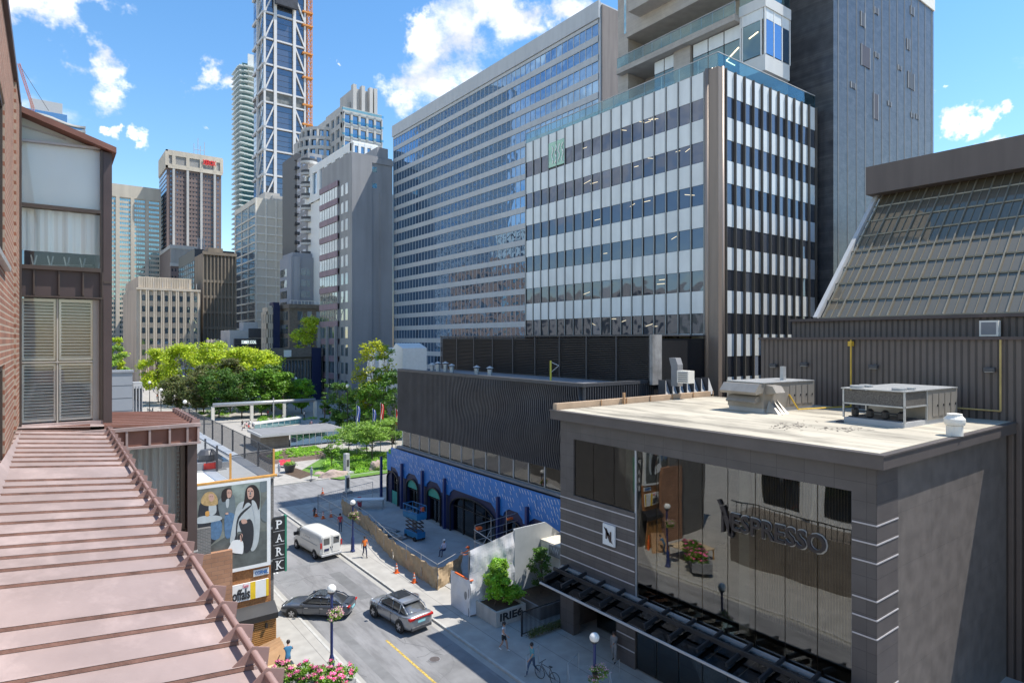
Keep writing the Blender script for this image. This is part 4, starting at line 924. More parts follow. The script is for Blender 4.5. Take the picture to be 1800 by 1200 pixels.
# street-left low block
b = FB('grey_kiosk', 'plain grey panel-clad low building beyond the copper roof', 190, 192, 233, 655, 128, mat('grey_cladding', (.27, .28, .30), .6, .06, .3), M['g_dark']); 
b.w.box(b.x0, b.x1+.2, 127.8, b.y1, b.z1, b.z1+.35); b.finish()
mb = MB()
for k in range(5): z = 1.2+k*2.2; mb.box(b.x0, b.x1, 127.97, 127.995, z, z+.06)
b.part('panel_joint', mb, M['dgrey'])
b = FB('glazed_stair', 'small pale concrete stair enclosure with dark glazing, right of the grey kiosk', 233, 234, 250, 672, 131, M['lgrey'], M['g_dark'])
b.facade('S', b.x0, b.x1, 0, b.z1-.6, 3, 1, .6, .9, .3); b.finish()
# far-off low city
rr = random.Random(12)
for i, (px, w_, py, Y, c) in enumerate(((60, 60, 540, 700, 'beige'), (420, 26, 560, 520, 'gstone'), (200, 30, 560, 520, 'gstone'))):
    b = FB('distant_block', ['pale distant block hidden behind the bay windows', 'grey distant block between the cream tower and the tan waffle building', 'grey distant block at the foot of the leftmost beige tower'][i], None, px, px+w_, py, Y, M[c], M['g_dark'])
    b.facade('S', b.x0, b.x1, 0, b.z1, 6, 10, .6, .5, .2); b.finish(ncap=10)
# ---------------------------------------------------------------- the coffee store
M['store_stone'] = brick('taupe_stone', (.10, .088, .085), (.088, .078, .075), (.055, .05, .048), 1.25, .73, 'Y', .2, .012, 0, .45, .12)
M['store_side'] = brick('mauve_render', (.135, .118, .108), (.122, .107, .098), (.09, .08, .074), 3.1, 2.2, 'X', .2, .01, 0, .5, .2)
EX, EY0, EY1, EZ = 25.7, 10.9, 29.3, 13.1
b = Bld('coffee_store', 'large taupe stone and glass store with pale flat roof and dark lettering on its glass', 'building', EX, 41, EY0, EY1, EZ, M['store_stone'], M['shop'], core=False)
gy0, gy1 = onX(EX, 1497)[0], onX(EX, 1116)[0]      # big glass opening
gy2, gy3 = gy1, onX(EX, 1008)[0]                  # upper left opening
zs0 = 3.9
w = b.w
w.box(EX, EX+.5, EY0, gy0, 0, EZ); w.box(EX, EX+.5, gy0, gy3, 12.0, EZ); w.box(EX, EX+.5, gy3, EY1, 0, EZ)
w.box(EX, EX+.5, gy1, gy3, zs0, 8.6)
w.box(EX+.5, 41, EY1-.4, EY1, 0, EZ); w.box(EX+.5, 41, EY1-12.8, EY1-12.4, 0, 12) if 0 else None
py1 = onX(EX, 1084)[0]
w.box(EX, EX+.5, gy1, py1, 0, zs0)
b.finish()
b.part('side_wall', MB().box(EX+1.9, 41, EY0-.003, EY0+.4, 0, EZ+.004), M['store_side'])
b.part('corner_wall', MB().box(EX+.02, EX+1.9, EY0-.02, EY0+.4, 0, EZ), M['store_stone'])
RV = mat('reveal_strip', (.55, .53, .54), .35, .05, 1, metal=.3)
for k in range(14):
    z = 8.3-.73*k
    if z < .3: break
    b.part('metal_reveal', MB().box(EX-.02, EX+.03, gy1+.02, EY1 if k < 7 else py1, z, z+.06), RV)
for k in range(16):
    z = 10.8-.73*k
    if z < .3 or k in (3, 7, 8): continue
    b.part('metal_reveal', MB().box(EX-.02, EX+.03, EY0-.04, gy0-.02, z, z+.05).box(EX+.03, EX+1.9, EY0-.045, EY0-.01, z, z+.05), RV)
mb = MB(); mb.box(EX-.45, 41, EY0-.45, EY1+.45, EZ, EZ+.5); mb.box(EX-.5, 41, EY0-.5, EY1+.5, EZ+.5, EZ+.56)
b.part('fascia', mb, mat('fascia_metal', (.11, .095, .09), .45, .1, 1, metal=.2))
roofm = mat('pale_roof_membrane', (.46, .41, .32), .9, .22, .35, .15, stretch=(1, .35, 1), blot=.5, bsc=(.8, .18, 1), bth=(.48, .64))
b.part('roof_membrane', MB().box(EX-.2, 41, EY0-.2, EY1-.1, EZ+.5, EZ+.58), roofm)
ms_ = MB()
for k in range(8): ms_.box(EX+1.6+k*1.9, EX+1.64+k*1.9, EY0, EY1-.3, EZ+.57, EZ+.584)
b.part('membrane_seam', ms_, mat('membrane_seam', (.34, .3, .24), .8, .3, 2))['kind'] = 'stuff'
b.part('roof_drain', MB().lathe([(.2, 0), (.2, .06), (.1, .1)], (33.5, 16, EZ+.58), 14), M['dgrey'])
st = MB(); rr = random.Random(4)
for cx_, cy_, n, sp in ((29.8, 16.6, 60, 1.3), (31.0, 14.6, 40, 1.0), (34, 19, 6, 2.5)):
    for k in range(n):
        x = cx_+rr.gauss(0, sp*.6); y = cy_+rr.gauss(0, sp*.35)
        if EX+.5 < x < 40.5 and EY0+.6 < y < EY1-1: a = rr.gauss(1.35, .45); L_ = rr.uniform(.1, .5); st.obox((x, y, EZ+.582), (x+L_*math.sin(a), y+L_*math.cos(a), EZ+.582), rr.uniform(.02, .09), .006)
b.part('roof_stain', st, mat('dry_sediment', (.12, .10, .08), .9, .3, 2))
mb = MB(); mb.box(EX-.3, 41, EY1, EY1+.35, EZ+.5, EZ+.95)
b.part('rear_upstand', mb, mat('tan_upstand', (.46, .33, .22), .7, .12, 1, grime=.15))
mb = MB(); mb.box(EX+5.5, EX+5.62, EY1-.2, EY1-.05, EZ+.5, EZ+1.35)
for k in range(6): x = EX+3.5+k*2.4; mb.box(x, x+.06, EY1-.06, EY1, EZ+.58, EZ+.98)
b.part('roof_upright', mb, M['cardboard'])
# glazing and frames
n = 8; gp = []
for i in range(n):
    y0 = gy0+(gy1-gy0)*i/n; y1 = gy0+(gy1-gy0)*(i+1)/n
    b.part('glass_pane', MB().box(EX+.1, EX+.13, y0+.02, y1-.02, zs0+.1, 12), M['shop'])
    b.part('shop_window', MB().box(EX+.1, EX+.13, y0+.03, y1-.03, .2, zs0-.25), M['shop'])
for i in range(3):
    y0 = gy2+(gy3-gy2)*i/3; y1 = gy2+(gy3-gy2)*(i+1)/3; b.part('glass_pane', MB().box(EX+.1, EX+.13, y0+.02, y1-.02, 8.65, 12), M['shop'])
b.part('glass_joint', MB().box(EX+.08, EX+.15, gy0-.04, gy0+.04, .1, 12).box(EX+.04, EX+.2, gy1-.05, gy1+.05, zs0, 12.0), M['lgrey'])
b.part('door_glass', MB().box(EX+1.9, EX+1.94, py1+.1, gy3-.1, .1, 3.3), M['shop'])
b.part('door_frame', MB().box(EX+1.85, EX+2, py1, py1+.1, 0, 3.4).box(EX+1.85, EX+2, (py1+gy3)/2-.05, (py1+gy3)/2+.05, 0, 3.4).box(EX+1.85, EX+2, py1+.1, gy3, 3.3, 3.45), M['bronze'])
yw = (onX(EX+1.2, 1299)[0], onX(EX+1.2, 1317)[0]); yw2 = (onX(EX+1.2, 1100)[0], onX(EX+1.2, 1116)[0])
b.part('column', MB().box(EX+1.2, EX+1.7, yw[1], yw[0], 3.9, 12.2), M['white']); b.part('column', MB().box(EX+1.2, EX+1.7, yw2[1], yw2[0], 8, 12.2), M['white'])
b.part('interior_floor', MB().box(EX+.6, 33, EY0+.5, EY1-.5, 3.45, 3.8), mat('dark_oak', (.10, .075, .055), .4, .2, .8))
b.part('interior_wall', MB().box(33, 33.2, EY0+.5, EY1-.5, 0, 12.9).box(EX+.6, 33, EY0+.4, EY0+.6, 0, 12.9).box(EX+.6, 33, EY0, EY1, 12.3, 12.9), mat('interior_brown', (.13, .105, .085), .8, .15, .4))
mb = MB(); ys = onX(29.5, 1490)[0]; ye = onX(29.5, 1330)[0]
k = ys
while k < ye: mb.box(29.5, 29.56, k, k+.05, 3.8, 12.2); k += .135
o = b.part('timber_slat', mb, mat('timber_slat', (.33, .25, .17), .6, .1, 1)); o['kind'] = 'stuff'
b.part('display_unit', MB().box(28, 29, 20.5, 24, 3.8, 5.2), M['cardboard']); b.part('display_unit', MB().box(30, 31, 17, 21, 3.8, 6.6), mat('display_unit', (.2, .16, .12), .5, .3, .8))
lt = MB()
for k in range(9): lt.box(30+.02*k, 30.06, 13.5+1.6*k, 13.6+1.6*k, 11.9, 12.1)
# N emblem
ly0, lz0 = onX(EX, 1083, 955); ly1, lz1 = onX(EX, 1062, 918)
sq = (ly1-ly0); em = b.part('emblem_panel', MB().box(EX-.12, EX-.03, ly0, ly1, lz1-sq*1.25, lz1), M['white'])
nb = MB(); zc = lz1-sq*.62; h = sq*.4; bk = ly1; 
def nbar(p, q, wd): nb.obox((EX-.135, bk-sq*p[0], zc+h*p[1]), (EX-.135, bk-sq*q[0], zc+h*q[1]), .03, wd, up=(1, 0, 0)) if 0 else nb.add([(EX-.14, bk-sq*p[0]+wd/2, zc+h*p[1]), (EX-.14, bk-sq*p[0]-wd/2, zc+h*p[1]), (EX-.14, bk-sq*q[0]-wd/2, zc+h*q[1]), (EX-.14, bk-sq*q[0]+wd/2, zc+h*q[1])], [(0, 1, 2, 3)])
nbar((.32, -.65), (.32, .55), .12); nbar((.24, .95), (.52, -.1), .2); nbar((.4, .4), (.7, -1.0), .22); nbar((.68, -.6), (.68, .6), .12); nbar((.15, 1.05), (.34, .6), .1); nbar((.68, -.9), (.84, -1.1), .1)
b.sub(em, 'emblem', nb, M['brown_metal'])
# raised lettering NESPRESSO over the glass, with rods behind it for the mirrored brackets
ta, za = onX(EX-.5, 1252, 915); tb, zb_ = onX(EX-.5, 1436, 950)
M['letter'] = mat('letter_black', (.035, .03, .032), .35, .1, 2, metal=.2)
yL = onX(EX-.6, 1272)[0]; yR = onX(EX-.6, 1438)[0]; zbase = onX(EX-.6, 1272, 935)[1]
hh = abs(onX(EX-.6, 1400, 905)[1]-onX(EX-.6, 1400, 961)[1])*.6
tx = text('ESPRESSO', hh, yL-yR, M['letter'], b.r, (EX+.03-b.o.x, yL-b.o.y, zbase-b.o.z), 'W', ext=.05, name='lettering', fat=.014)
text('ESPRESSO', hh+.09, yL-yR+.12, M['galv'], b.r, (EX+.085-b.o.x, yL+.06-b.o.y, zbase-.045-b.o.z), 'W', ext=.01, name='letter_edge_highlight', fat=.034)  # larger pale copy behind the letters stands in for their edge highlight
mb = MB(); y0, y1 = onX(EX-.6, 1252)[0], yL
def ln(p, q, wd=.16): mb.prism([(y0+(y1-y0)*p[0], zbase+hh*p[1]-wd*.3), (y0+(y1-y0)*p[0]-wd, zbase+hh*p[1]), (y0+(y1-y0)*q[0]-wd, zbase+hh*q[1]), (y0+(y1-y0)*q[0], zbase+hh*q[1]-wd*.3)], EX-.02, EX+.08, 'x')
ln((.12, -.25), (.12, .95), .13); ln((-.28, 1.62), (-.02, 1.32), .12); ln((-.02, 1.32), (.3, .75), .22); ln((.3, .75), (.8, -.3), .24); ln((.8, -.3), (.96, -.42), .12); ln((.82, -.2), (.82, 1.0), .13)
b.part('lettering', mb, M['letter'])
mb = MB()
for k in range(11): y = yL+(yR-yL)*k/10; b.part('bracket_reflection', MB().tube((EX+.14, y, zbase+hh+.25), (EX+.8, y, zbase+hh+.45), .016, n=5).tube((EX+.14, y, zbase-.15), (EX+.8, y, zbase-.0), .016, n=5), M['galv'])  # pale rods inside the glass imitate the reflection of the letter brackets
text('89', .32, .42, mat('red_number', (.45, .12, .1), .5), b.r, (EX-.03-b.o.x, onX(EX, 990)[0]-b.o.y, 3.1-b.o.z), 'W', ext=.02)
# glass canopy with dark beams
can = empty('glass_canopy', (EX, 20, 4), 0, 'long glass canopy on dark steel arms running along the store front', 'canopy')
def K_(name, mb, m, r, **k):
    o = mb.build(name, m, r, **k)
    for v in o.data.vertices: v.co -= Vector(r.location)
    return o
CYE = onX(24.0, 958)[0]
for k in range(12):
    y0 = 9+(CYE-9)*k/12; y1 = 9+(CYE-9)*(k+1)/12
    K_('glass_pane', MB().add([(23.6, y0+.02, 3.62), (23.6, y1-.02, 3.62), (EX-.1, y1-.02, 3.98), (EX-.1, y0+.02, 3.98), (23.6, y0+.02, 3.65), (23.6, y1-.02, 3.65), (EX-.1, y1-.02, 4.01), (EX-.1, y0+.02, 4.01)], [(0, 1, 2, 3), (7, 6, 5, 4), (0, 4, 5, 1), (1, 5, 6, 2), (2, 6, 7, 3), (3, 7, 4, 0)]), M['clear'], can)
for k in range(13):
    y = 10+(CYE-10.2)*k/12; K_('arm', MB().obox((EX, y, 4.22), (23.75, y, 3.9), .1, .2), M['black'], can)
K_('purlin', MB().obox((24.7, 9, 4.2), (24.7, CYE, 4.2), .12, .2), M['black'], can)
K_('edge_trim', MB().box(23.56, 23.62, 9, CYE, 3.57, 3.68), M['lgrey'], can)
K_('wall_channel', MB().box(EX-.12, EX-.01, 9, EY1-.2, 3.96, 4.12), M['galv'], can)
# ---------------------------------------------------------------- rooftop plant on the store
def hvac(loc, rz, L_, W_, H_, label, kind):
    r = empty('rooftop_unit', loc, rz, label, 'air handling unit')
    st_ = mat('hvac_steel_'+str(kind), (.33, .30, .26), .45, .1, 1, metal=.35, grime=.15)
    mb = MB(); mb.box(0, L_, 0, W_, .25, H_) if kind == 0 else mb.box(L_*.42, L_, 0, W_, .25, H_)
    mb.build('casing', st_, r); MB().box(.05, L_-.05, .05, W_-.05, 0, .25).build('base_rail', M['lgrey'], r)
    tp = MB()
    for k in range(9): tp.box(-.05+L_*k/9, -.09+L_*(k+1)/9, -.06, W_+.06, H_, H_+.05)
    tp.build('lid', M['galv'], r)
    for k in range(4):
        x = L_*(.5+.12*k); p = MB().box(x, x+L_*.1, -.03, -.005, .4, H_-.2).build('access_panel', st_, r); MB().box(x+L_*.08, x+L_*.09, -.06, -.03, H_*.5, H_*.5+.12).build('handle', M['black'], p)
    if kind == 0:
        for (z0, z1, d, y0, y1) in ((H_*.62, H_-.05, .75, 0, W_), (.55, H_*.55, .55, .25, W_-.3)):
            mb = MB(); mb.prism([(0, z1), (-d*.5, z1), (-d, z0+(z1-z0)*.25), (-d*.85, z0), (0, z0+.12)], y0, y1, 'y'); mb.build('intake_hood', st_, r)
        mb = MB(); mb.prism([(0, H_-.1), (-.5, H_-.15), (-.75, H_*.7), (0, H_*.62)], L_*.03, L_*.2, 'x'); mb.build('side_hood', st_, r)
        for k in range(3): MB().add([(.1+k*.35, -.1, .05), (.1+k*.35, -.9, .0), (.35+k*.35, -.95, .0), (.35+k*.35, -.1, .75)], [(0, 1, 2, 3)]).add([(.13+k*.35, -.1, .05), (.13+k*.35, -.9, .0), (.38+k*.35, -.95, .0), (.38+k*.35, -.1, .75)], [(3, 2, 1, 0)]).build('vane', st_, r)
        MB().box(L_*.6, L_*.6+.25, W_*.3, W_*.3+.25, H_, H_+.9).build('flue', M['galv'], r)
    else:
        fr = MB()
        for (x, y) in ((0, 0), (0, W_-.08), (L_*.4, 0), (L_*.4, W_-.08)): fr.box(x, x+.08, y, y+.08, .25, H_)
        fr.box(0, .06, .0, W_, H_*.55, H_*.55+.07).box(.0, L_*.42, 0, .06, H_*.55, H_*.55+.075).build('frame', M['galv'], r)
        MB().box(.04, .1, .08, W_-.08, H_*.58, H_-.05).box(.1, L_*.4, .04, .1, H_*.58, H_-.05).build('coil_mesh', mat('coil_mesh', (.1, .09, .08), .6, .5, 14), r)
        cp = MB()
        for k in range(4): cp.lathe([(.1, 0), (.18, .06), (.18, .35), (.08, .45)], (.5, .4+k*(W_-.8)/3, .3), 10)
        cp.tube((.4, .3, .6), (.4, W_-.3, .6), .04); cp.build('compressor', M['black'], r)
        MB().box(.3, L_*.4, .15, W_-.15, .25, .3).build('tray', M['dgrey'], r)
        mb = MB(); mb.prism([(0, H_), (-.1, H_), (-.7, H_*.75), (0, H_*.6)], W_*.1, W_*.9, 'y'); o = mb.build('intake_hood', M['galv'], r); o.rotation_euler = (0, 0, math.pi); o.location = (L_, W_, 0)
        for k in range(4): MB().lathe([(.3, 0), (.34, .04), (.34, .12), (.1, .14)], (.5+(k % 2)*.9, .5+(k//2)*(W_-1), H_+.05), 14).build('fan', M['galv'], r)
    return r
zr = EZ+.58
x0, y0 = (lambda p: (p.x, p.y))(G(1342, 726, zr))
hvac((x0, y0, zr), R(-6), 4.9, 2.6, 1.75, 'tan rooftop air unit with angled intake hoods, nearer the black louvred building', 0)
x0, y0 = (lambda p: (p.x, p.y))(G(1594, 752, zr))
r = hvac((x0-.2, y0+.0, zr), R(-4), 5.6, 3.1, 1.75, 'open-framed rooftop condenser with mesh coil and compressors, nearer the right edge', 1)
p = G(1690, 728, zr); r = empty('condenser', p, 0, 'small pale fan condenser box against the corrugated wall', 'air conditioner'); MB().box(-.2, .2, -.45, .45, .1, .95).build('casing', M['offwhite'], r, bevel=.02); MB().tube((-.22, 0, .5), (-.2, 0, .5), .33, n=16).build('grille', M['mgrey'], r); MB().box(-.25, .25, -.5, .5, 0, .1).build('foot', M['dgrey'], r)
p = G(1678, 765, zr); r = empty('mushroom_vent', p, 0, 'pale round mushroom vent near the right corner of the store roof', 'roof vent'); MB().lathe([(.33, 0), (.33, .45), (.25, .5)], n=18).build('stack', M['offwhite'], r); MB().lathe([(.38, .48), (.42, .6), (.42, .75), (.3, .9), (.3, .98), (.02, 1.02)], n=18).build('cowl', M['offwhite'], r, smooth=False)
p = G(1528, 700, zr); r = empty('square_flue', (p.x, p.y, zr), 0, 'tall square pale flue behind the open-framed condenser', 'flue'); MB().box(-.2, .2, -.2, .2, 0, 1.7).build('duct', M['lgrey'], r); MB().box(-.23, .23, -.23, .23, 1.7, 1.78).build('cap', M['galv'], r)
# gas pipe
gp_ = MB(); yy, zz = onX(40.9, 1497, 600); gz = zr+.12
gp_.tube((40.8, yy, gz), (40.8, yy, 18.0), .05, n=6); a = G(1403, 719, gz); gp_.tube((40.8, yy, gz), (a.x, a.y, gz), .05, n=6); gp_.tube((a.x, a.y, gz), (a.x-.3, a.y+.4, zr+1), .05, n=6)
gp_.box(40.6, 41, yy-.1, yy+.1, 17.6, 17.9)
tag(gp_.build('gas_pipe', mat('gas_yellow', (.6, .38, .04), .5)), 'yellow gas pipe climbing the corrugated wall and crossing the store roof', 'pipe')
yy = onX(40.9, 1759)[0]; mb = MB(); mb.tube((40.85, yy, 14.2), (40.85, yy, 18), .05, n=6); mb.tube((40.85, yy, 14.2), (40.85, yy+4, 14.2), .05, n=6); tag(mb.build('gas_pipe', mat('gas_yellow_pale', (.45, .33, .12), .5)), 'duller yellow pipe framing the right end of the corrugated wall', 'pipe')
for (px, py) in ((1360, 645), (1414, 643), (1536, 647), (1740, 653)):
    y, z = onX(40.9, px, py); r = empty('wall_light', (41, y, z), 0, {1360: 'small square wall light on the corrugated wall, leftmost', 1414: 'small wall light above the tan rooftop air unit', 1536: 'small wall light above the open-framed condenser', 1740: 'small wall light near the duller yellow pipe'}[px], 'wall light', 'small lights on the corrugated wall')
    MB().box(-.3, 0, -.25, .25, 0, .22).build('housing', M['dgrey'], r, bevel=.03); MB().box(-.25, -.05, -.2, .2, -.03, 0).build('lens', M['lgrey'], r)
y, z = onX(43.9, 1744, 588); r = empty('condenser', (43.5, y, 18.1), 0, 'pale condenser standing on the ledge below the sloping glass', 'air conditioner'); MB().box(-.2, .25, -.45, .45, .1, 1).build('casing', M['offwhite'], r); MB().box(-.23, -.2, -.35, .35, .2, .9).build('grille', M['mgrey'], r)
# vents on the black building roof
for i, (px, py, h, lb_) in enumerate(((760, 655, .9, 'leftmost'), (770, 652, 1.5, 'second from left, tall,'), (783, 652, 1.5, 'third from left, tall,'), (794, 656, .9, 'fourth from left, short,'), (838, 662, 1.2, 'fifth from left,'), (861, 663, 1.2, 'rightmost'))):
    t = (px-900)/F; x = 34.5; y = onX(x, px)[0]
    r = empty('roof_cowl', (x, y, 14.55), 0, 'galvanised cowl, %s on the black louvred roof' % lb_, 'roof vent', 'galvanised cowls on the black louvred roof')
    hh_ = onX(x, px, py-15)[1]-14.55; hh_ = max(hh_, .8)
    MB().lathe([(.22, 0), (.22, hh_-.25)], n=12).build('stack', M['galv'], r); MB().lathe([(.36, hh_-.1), (.36, hh_-.06), (.03, hh_+.12)], n=12).build('cap', M['lgrey'], r); MB().lathe([(.26, hh_-.28), (.26, hh_-.2)], n=12).build('collar', M['galv'], r)
y, z = onX(34, 968, 672); r = empty('lifting_post', (34, y, 14.55), 0, 'yellow davit post standing on the black louvred roof', 'post'); MB().tube((0, 0, 0), (0, 0, 1.7), .08).build('post', mat('davit_yellow', (.5, .45, .05), .5), r); MB().tube((0, 0, 1.6), (.3, -.7, 1.3), .03).tube((0, 0, .7), (.3, -.7, 1.3), .03).build('arm', M['galv'], r)
y, z = onX(37, 1180, 662); r = empty('condenser', (37.5, y-.9, 14.55), 0, 'pale louvred condenser beside the end of the black rooftop screen', 'air conditioner'); MB().box(-.35, .35, -.5, .5, .3, 1.2).build('casing', M['offwhite'], r)
mb = MB(); [mb.box(-.38, -.35, -.4, .4, .4+.15*k, .47+.15*k) for k in range(5)]; mb.build('louvre', M['mgrey'], r)
r = empty('vent_hood', (37.9, y+.2, 14.55), 0, 'tall slanted grey vent hood beside the black rooftop screen', 'roof vent'); MB().prism([(-.3, 0), (.3, 0), (.3, 1.4), (.5, 2.1), (-.1, 2.1), (-.3, 1.6)], -.3, .3, 'x').build('duct', M['mgrey'], r)
# ---------------------------------------------------------------- blue arcade hoarding
AX = 30.7
AY0, AY1 = 33.4, onX(AX, 689)[0]
ar = Bld('blue_arcade', 'blue panelled restaurant front with white dashes over black arches, beside the building yard', 'shopfront', AX, AX+.5, AY0, AY1, 6.2, M['navy'], M['shop'], core=False)
M['bluepanel'] = mat('blue_panel', (.03, .18, .50), .4, .1, .6)
ops = [(onX(AX, a)[0], onX(AX, c)[0], h) for a, c, h in ((701, 682, 3.6), (736, 716, 3.55), (776, 752, 3.5), (872, 793, 3.75), (920, 888, 3.3), (972, 932, 3.2))]
def arch(y0, y1, h, rise, n=14):
    rise = min(rise, (y1-y0)/2); pts = []
    for k in range(n+1): t = math.pi*k/n; pts.append(((y0+y1)/2-(y1-y0)/2*math.cos(t), h-rise+rise*math.sin(t)))
    return pts
ops.sort()
# black piers and spandrels with arched openings, as strips between the arch curve and the blue panel's wavy lower edge
pier = MB(); blue = MB(); ZB = lambda y: 4.15
prev = AY0
for (y0, y1, h) in ops:
    pier.box(AX-.02, AX+.5, prev, y0, 0, 4.1)
    pts = arch(y0, y1, h, .9 if y1-y0 < 4 else 1.3)
    for (ya, za), (yb, zb2) in zip(pts, pts[1:]): pier.prism([(ya, za), (yb, zb2), (yb, 4.1), (ya, 4.1)], AX-.02, AX+.5, 'x') if yb-ya > 1e-4 else None
    prev = y1
pier.box(AX-.02, AX+.5, prev, AY1, 0, 4.1)
for i in range(28):
    y0 = AY0+(AY1-AY0)*i/28; y1 = AY0+(AY1-AY0)*(i+1)/28; blue.box(AX-.14, AX-.03, y0+.01, y1-.01, 4.12, 6.2)
# deep scallops of blue down between the arches
for a, c in zip([(AY0, AY0, 0)]+ops, ops+[(AY1, AY1, 0)]):
    y0, y1 = a[1], c[0]
    if y1-y0 > .3: blue.prism([(y0-.6, 4.1), (y0+.02, 3.7), (y0+.12, 3.4), (y1-.12, 3.4), (y1-.02, 3.7), (y1+.6, 4.1)], AX-.13, AX-.03, 'x')
ar.part('arched_wall', pier, M['navy']); ar.part('blue_panel', blue, M['bluepanel'])
ds = MB(); rr = random.Random(21); z = 4.35
for row in range(4):
    y = AY0+.3+(row % 2)*.35
    while y < AY1-.4:
        if rr.random() < .8: h = .3; zz_ = z+rr.uniform(-.09, .09); h = .33; ds.add([(AX-.145, y, zz_+h), (AX-.145, y+.06, zz_+h), (AX-.145, y-.14, zz_), (AX-.145, y-.185, zz_)], [(0, 1, 2, 3)])
        y += .36 if rr.random() < .75 else .85
    z += .47
o = ar.part('rain_dash', ds, M['white'], fix=False); o['kind'] = 'stuff'
for (y0, y1, h) in ops:
    fr = MB()
    pts = arch(y0, y1, h, .9 if y1-y0 < 4 else 1.3)
    pts = [(y0, 0)]+pts+[(y1, 0)]
    for (ya, za), (yb, zb2) in zip(pts, pts[1:]): fr.obox((AX-.12, ya, za), (AX-.12, yb, zb2), .12, .12)
    ar.part('arch_trim', fr, M['black'])
for k, (y0, y1, h) in enumerate(ops):
    for yy in ((y0+y1)/2,) if y1-y0 < 4 else [y0+(y1-y0)*f for f in (.25, .5, .75)]: ar.part('mullion', MB().box(AX+.15, AX+.23, yy-.04, yy+.04, 0, h), M['black'])
    ar.part('arch_glass', MB().prism(arch(y0, y1, h, .9 if y1-y0 < 4 else 1.3)[::-1]+[(y0, .2), (y1, .2)], AX+.25, AX+.27, 'x'), M['shop'])
    ar.part('transom', MB().box(AX+.15, AX+.22, y0, y1, h*.66, h*.66+.07), M['black'])
for px in (670, 706, 742, 781, 875, 926):
    y = onX(AX-.3, px)[0]; ar.part('blue_post', MB().box(AX-.42, AX-.18, y-.13, y+.13, 0, 4.9), M['blue_paint'])
for k in (5, 4, 3):
    y0, y1, h = ops[k]; ar.part('teal_board', MB().box(AX+.02, AX+.08, y0+.1, y1-.1, h-.95, h-.05) if k != 5 else MB().box(AX+.02, AX+.08, y0+.1, y1-.1, .1, 1.5), M['teal'])
ar.part('green_panel', MB().prism([(ops[0][0]-.55, 1.2), (ops[0][0]-.1, 1.2), (ops[0][0]-.1, 3.2), (ops[0][0]-.3, 3.5), (ops[0][0]-.55, 3.2)], AX-.16, AX-.14, 'x'), mat('lime_panel', (.1, .35, .03), .5))
# rounded blue corner bay at the far end
mb = MB(); pts = [(AX+.0, AY1), (AX-.1, AY1+.9), (AX+.3, AY1+1.9), (AX+1.2, AY1+2.6), (AX+3, AY1+2.6), (AX+3, AY1)]; mb.prism(pts, 3.6, 5.4); ar.part('corner_fascia', mb, M['bluepanel'])
mb = MB(); mb.prism([(AX+.0, AY1+.3), (AX+.05, AY1+1.0), (AX+.5, AY1+1.8), (AX+3, AY1+2.2), (AX+3, AY1+.3)], 5.42, 5.7); ar.part('green_roof', mb, mat('lime_roof', (.12, .4, .03), .7))
mb = MB()
for (x, y) in ((AX, AY1+.9), (AX+1.2, AY1+2.5)): mb.box(x, x+.25, y, y+.25, 0, 3.6)
ar.part('corner_post', mb, M['blue_paint'])
ar.part('interior_floor', MB().box(AX+.5, 36.4, AY0+.3, AY1, .13, .2), mat('arcade_floor', (.5, .48, .45), .8, .1, .6))
ar.part('interior_wall', MB().box(36.2, 36.4, AY0+.3, AY1, .2, 6.1), mat('interior_grey', (.45, .42, .38), .8, .3, .3))
mb = MB(); rr = random.Random(33)
sbm = mat('stored_board', (.35, .28, .2), .8, .6, .8)
for k in range(14): y = rr.uniform(AY0+2, AY1-2); x = rr.uniform(32.5, 35.5); ar.part('stored_material', MB().box(x, x+rr.uniform(.3, 1.2), y, y+rr.uniform(.3, 1.4), .2, rr.uniform(.8, 2.4)), sbm)
ar.part('soffit', MB().box(AX+.5, 36.4, AY0+.3, AY1, 5.9, 6.15), M['dgrey'])
lad = MB(); y = onX(31.6, 820)[0]
for dy in (-.25, .25): lad.tube((31.6, y+dy, .2), (32.4, y+dy, 3.6), .035)
for k in range(9): f = (k+.5)/9; lad.tube((31.6+.8*f, y-.25, .2+3.4*f), (31.6+.8*f, y+.25, .2+3.4*f), .025)
tag(lad.build('ladder', M['galv']), 'aluminium ladder leaning inside the widest black arch', 'ladder')
# ---------------------------------------------------------------- the camera's own building: copper roof and bay (turned half a degree)
LA = R(.5)
SL, CL = math.sin(R(YAW)-LA), math.cos(R(YAW)-LA)
def lX(X, px, py=HY): t = (px-900)/F; D = X/(SL+CL*t); return D*(CL-SL*t), H-(py-HY)/F*D
def lY(Y, px, py=HY): t = (px-900)/F; D = Y/(CL-SL*t); return D*(SL+CL*t), H-(py-HY)/F*D
def L_(r, name, mb, m, **k):
    return mb.build(name, m, r, **k)
roof = empty('copper_roof', (0, 0, 0), -LA, 'pinkish weathered copper standing-seam roof running away in the foreground', 'roof')
X0r, X1r, Z0r, Z1r = -.39, .82, 16.5, 16.38
def rz_(x): return Z0r+(Z1r-Z0r)*(x-X0r)/(X1r-X0r)
ends = [318, 330, 345, 360, 375, 390, 405, 420, 437, 480, 500, 522, 550, 582, 610, 645, 680, 712, 748, 795, 915, 975, 1060, 1145, 1225]
ys = []
for e in ends: D = (H-Z1r)*F/(600+e/2-HY); t = (X1r/D-SL)/CL; ys.append(D*(CL-SL*t))
ys += [2.7, 2.3, 1.9, 1.4, .9, .4, -.2]
ys = sorted(ys); YF = 13.45
mb = MB()
edges = [-1]+ys+[YF]
for a, c in zip(edges, edges[1:]):
    mb.add([(-1.2, a, rz_(-1.2)), (X1r, a, Z1r), (X1r, c, Z1r), (-1.2, c, rz_(-1.2))], [(0, 1, 2, 3)]); 
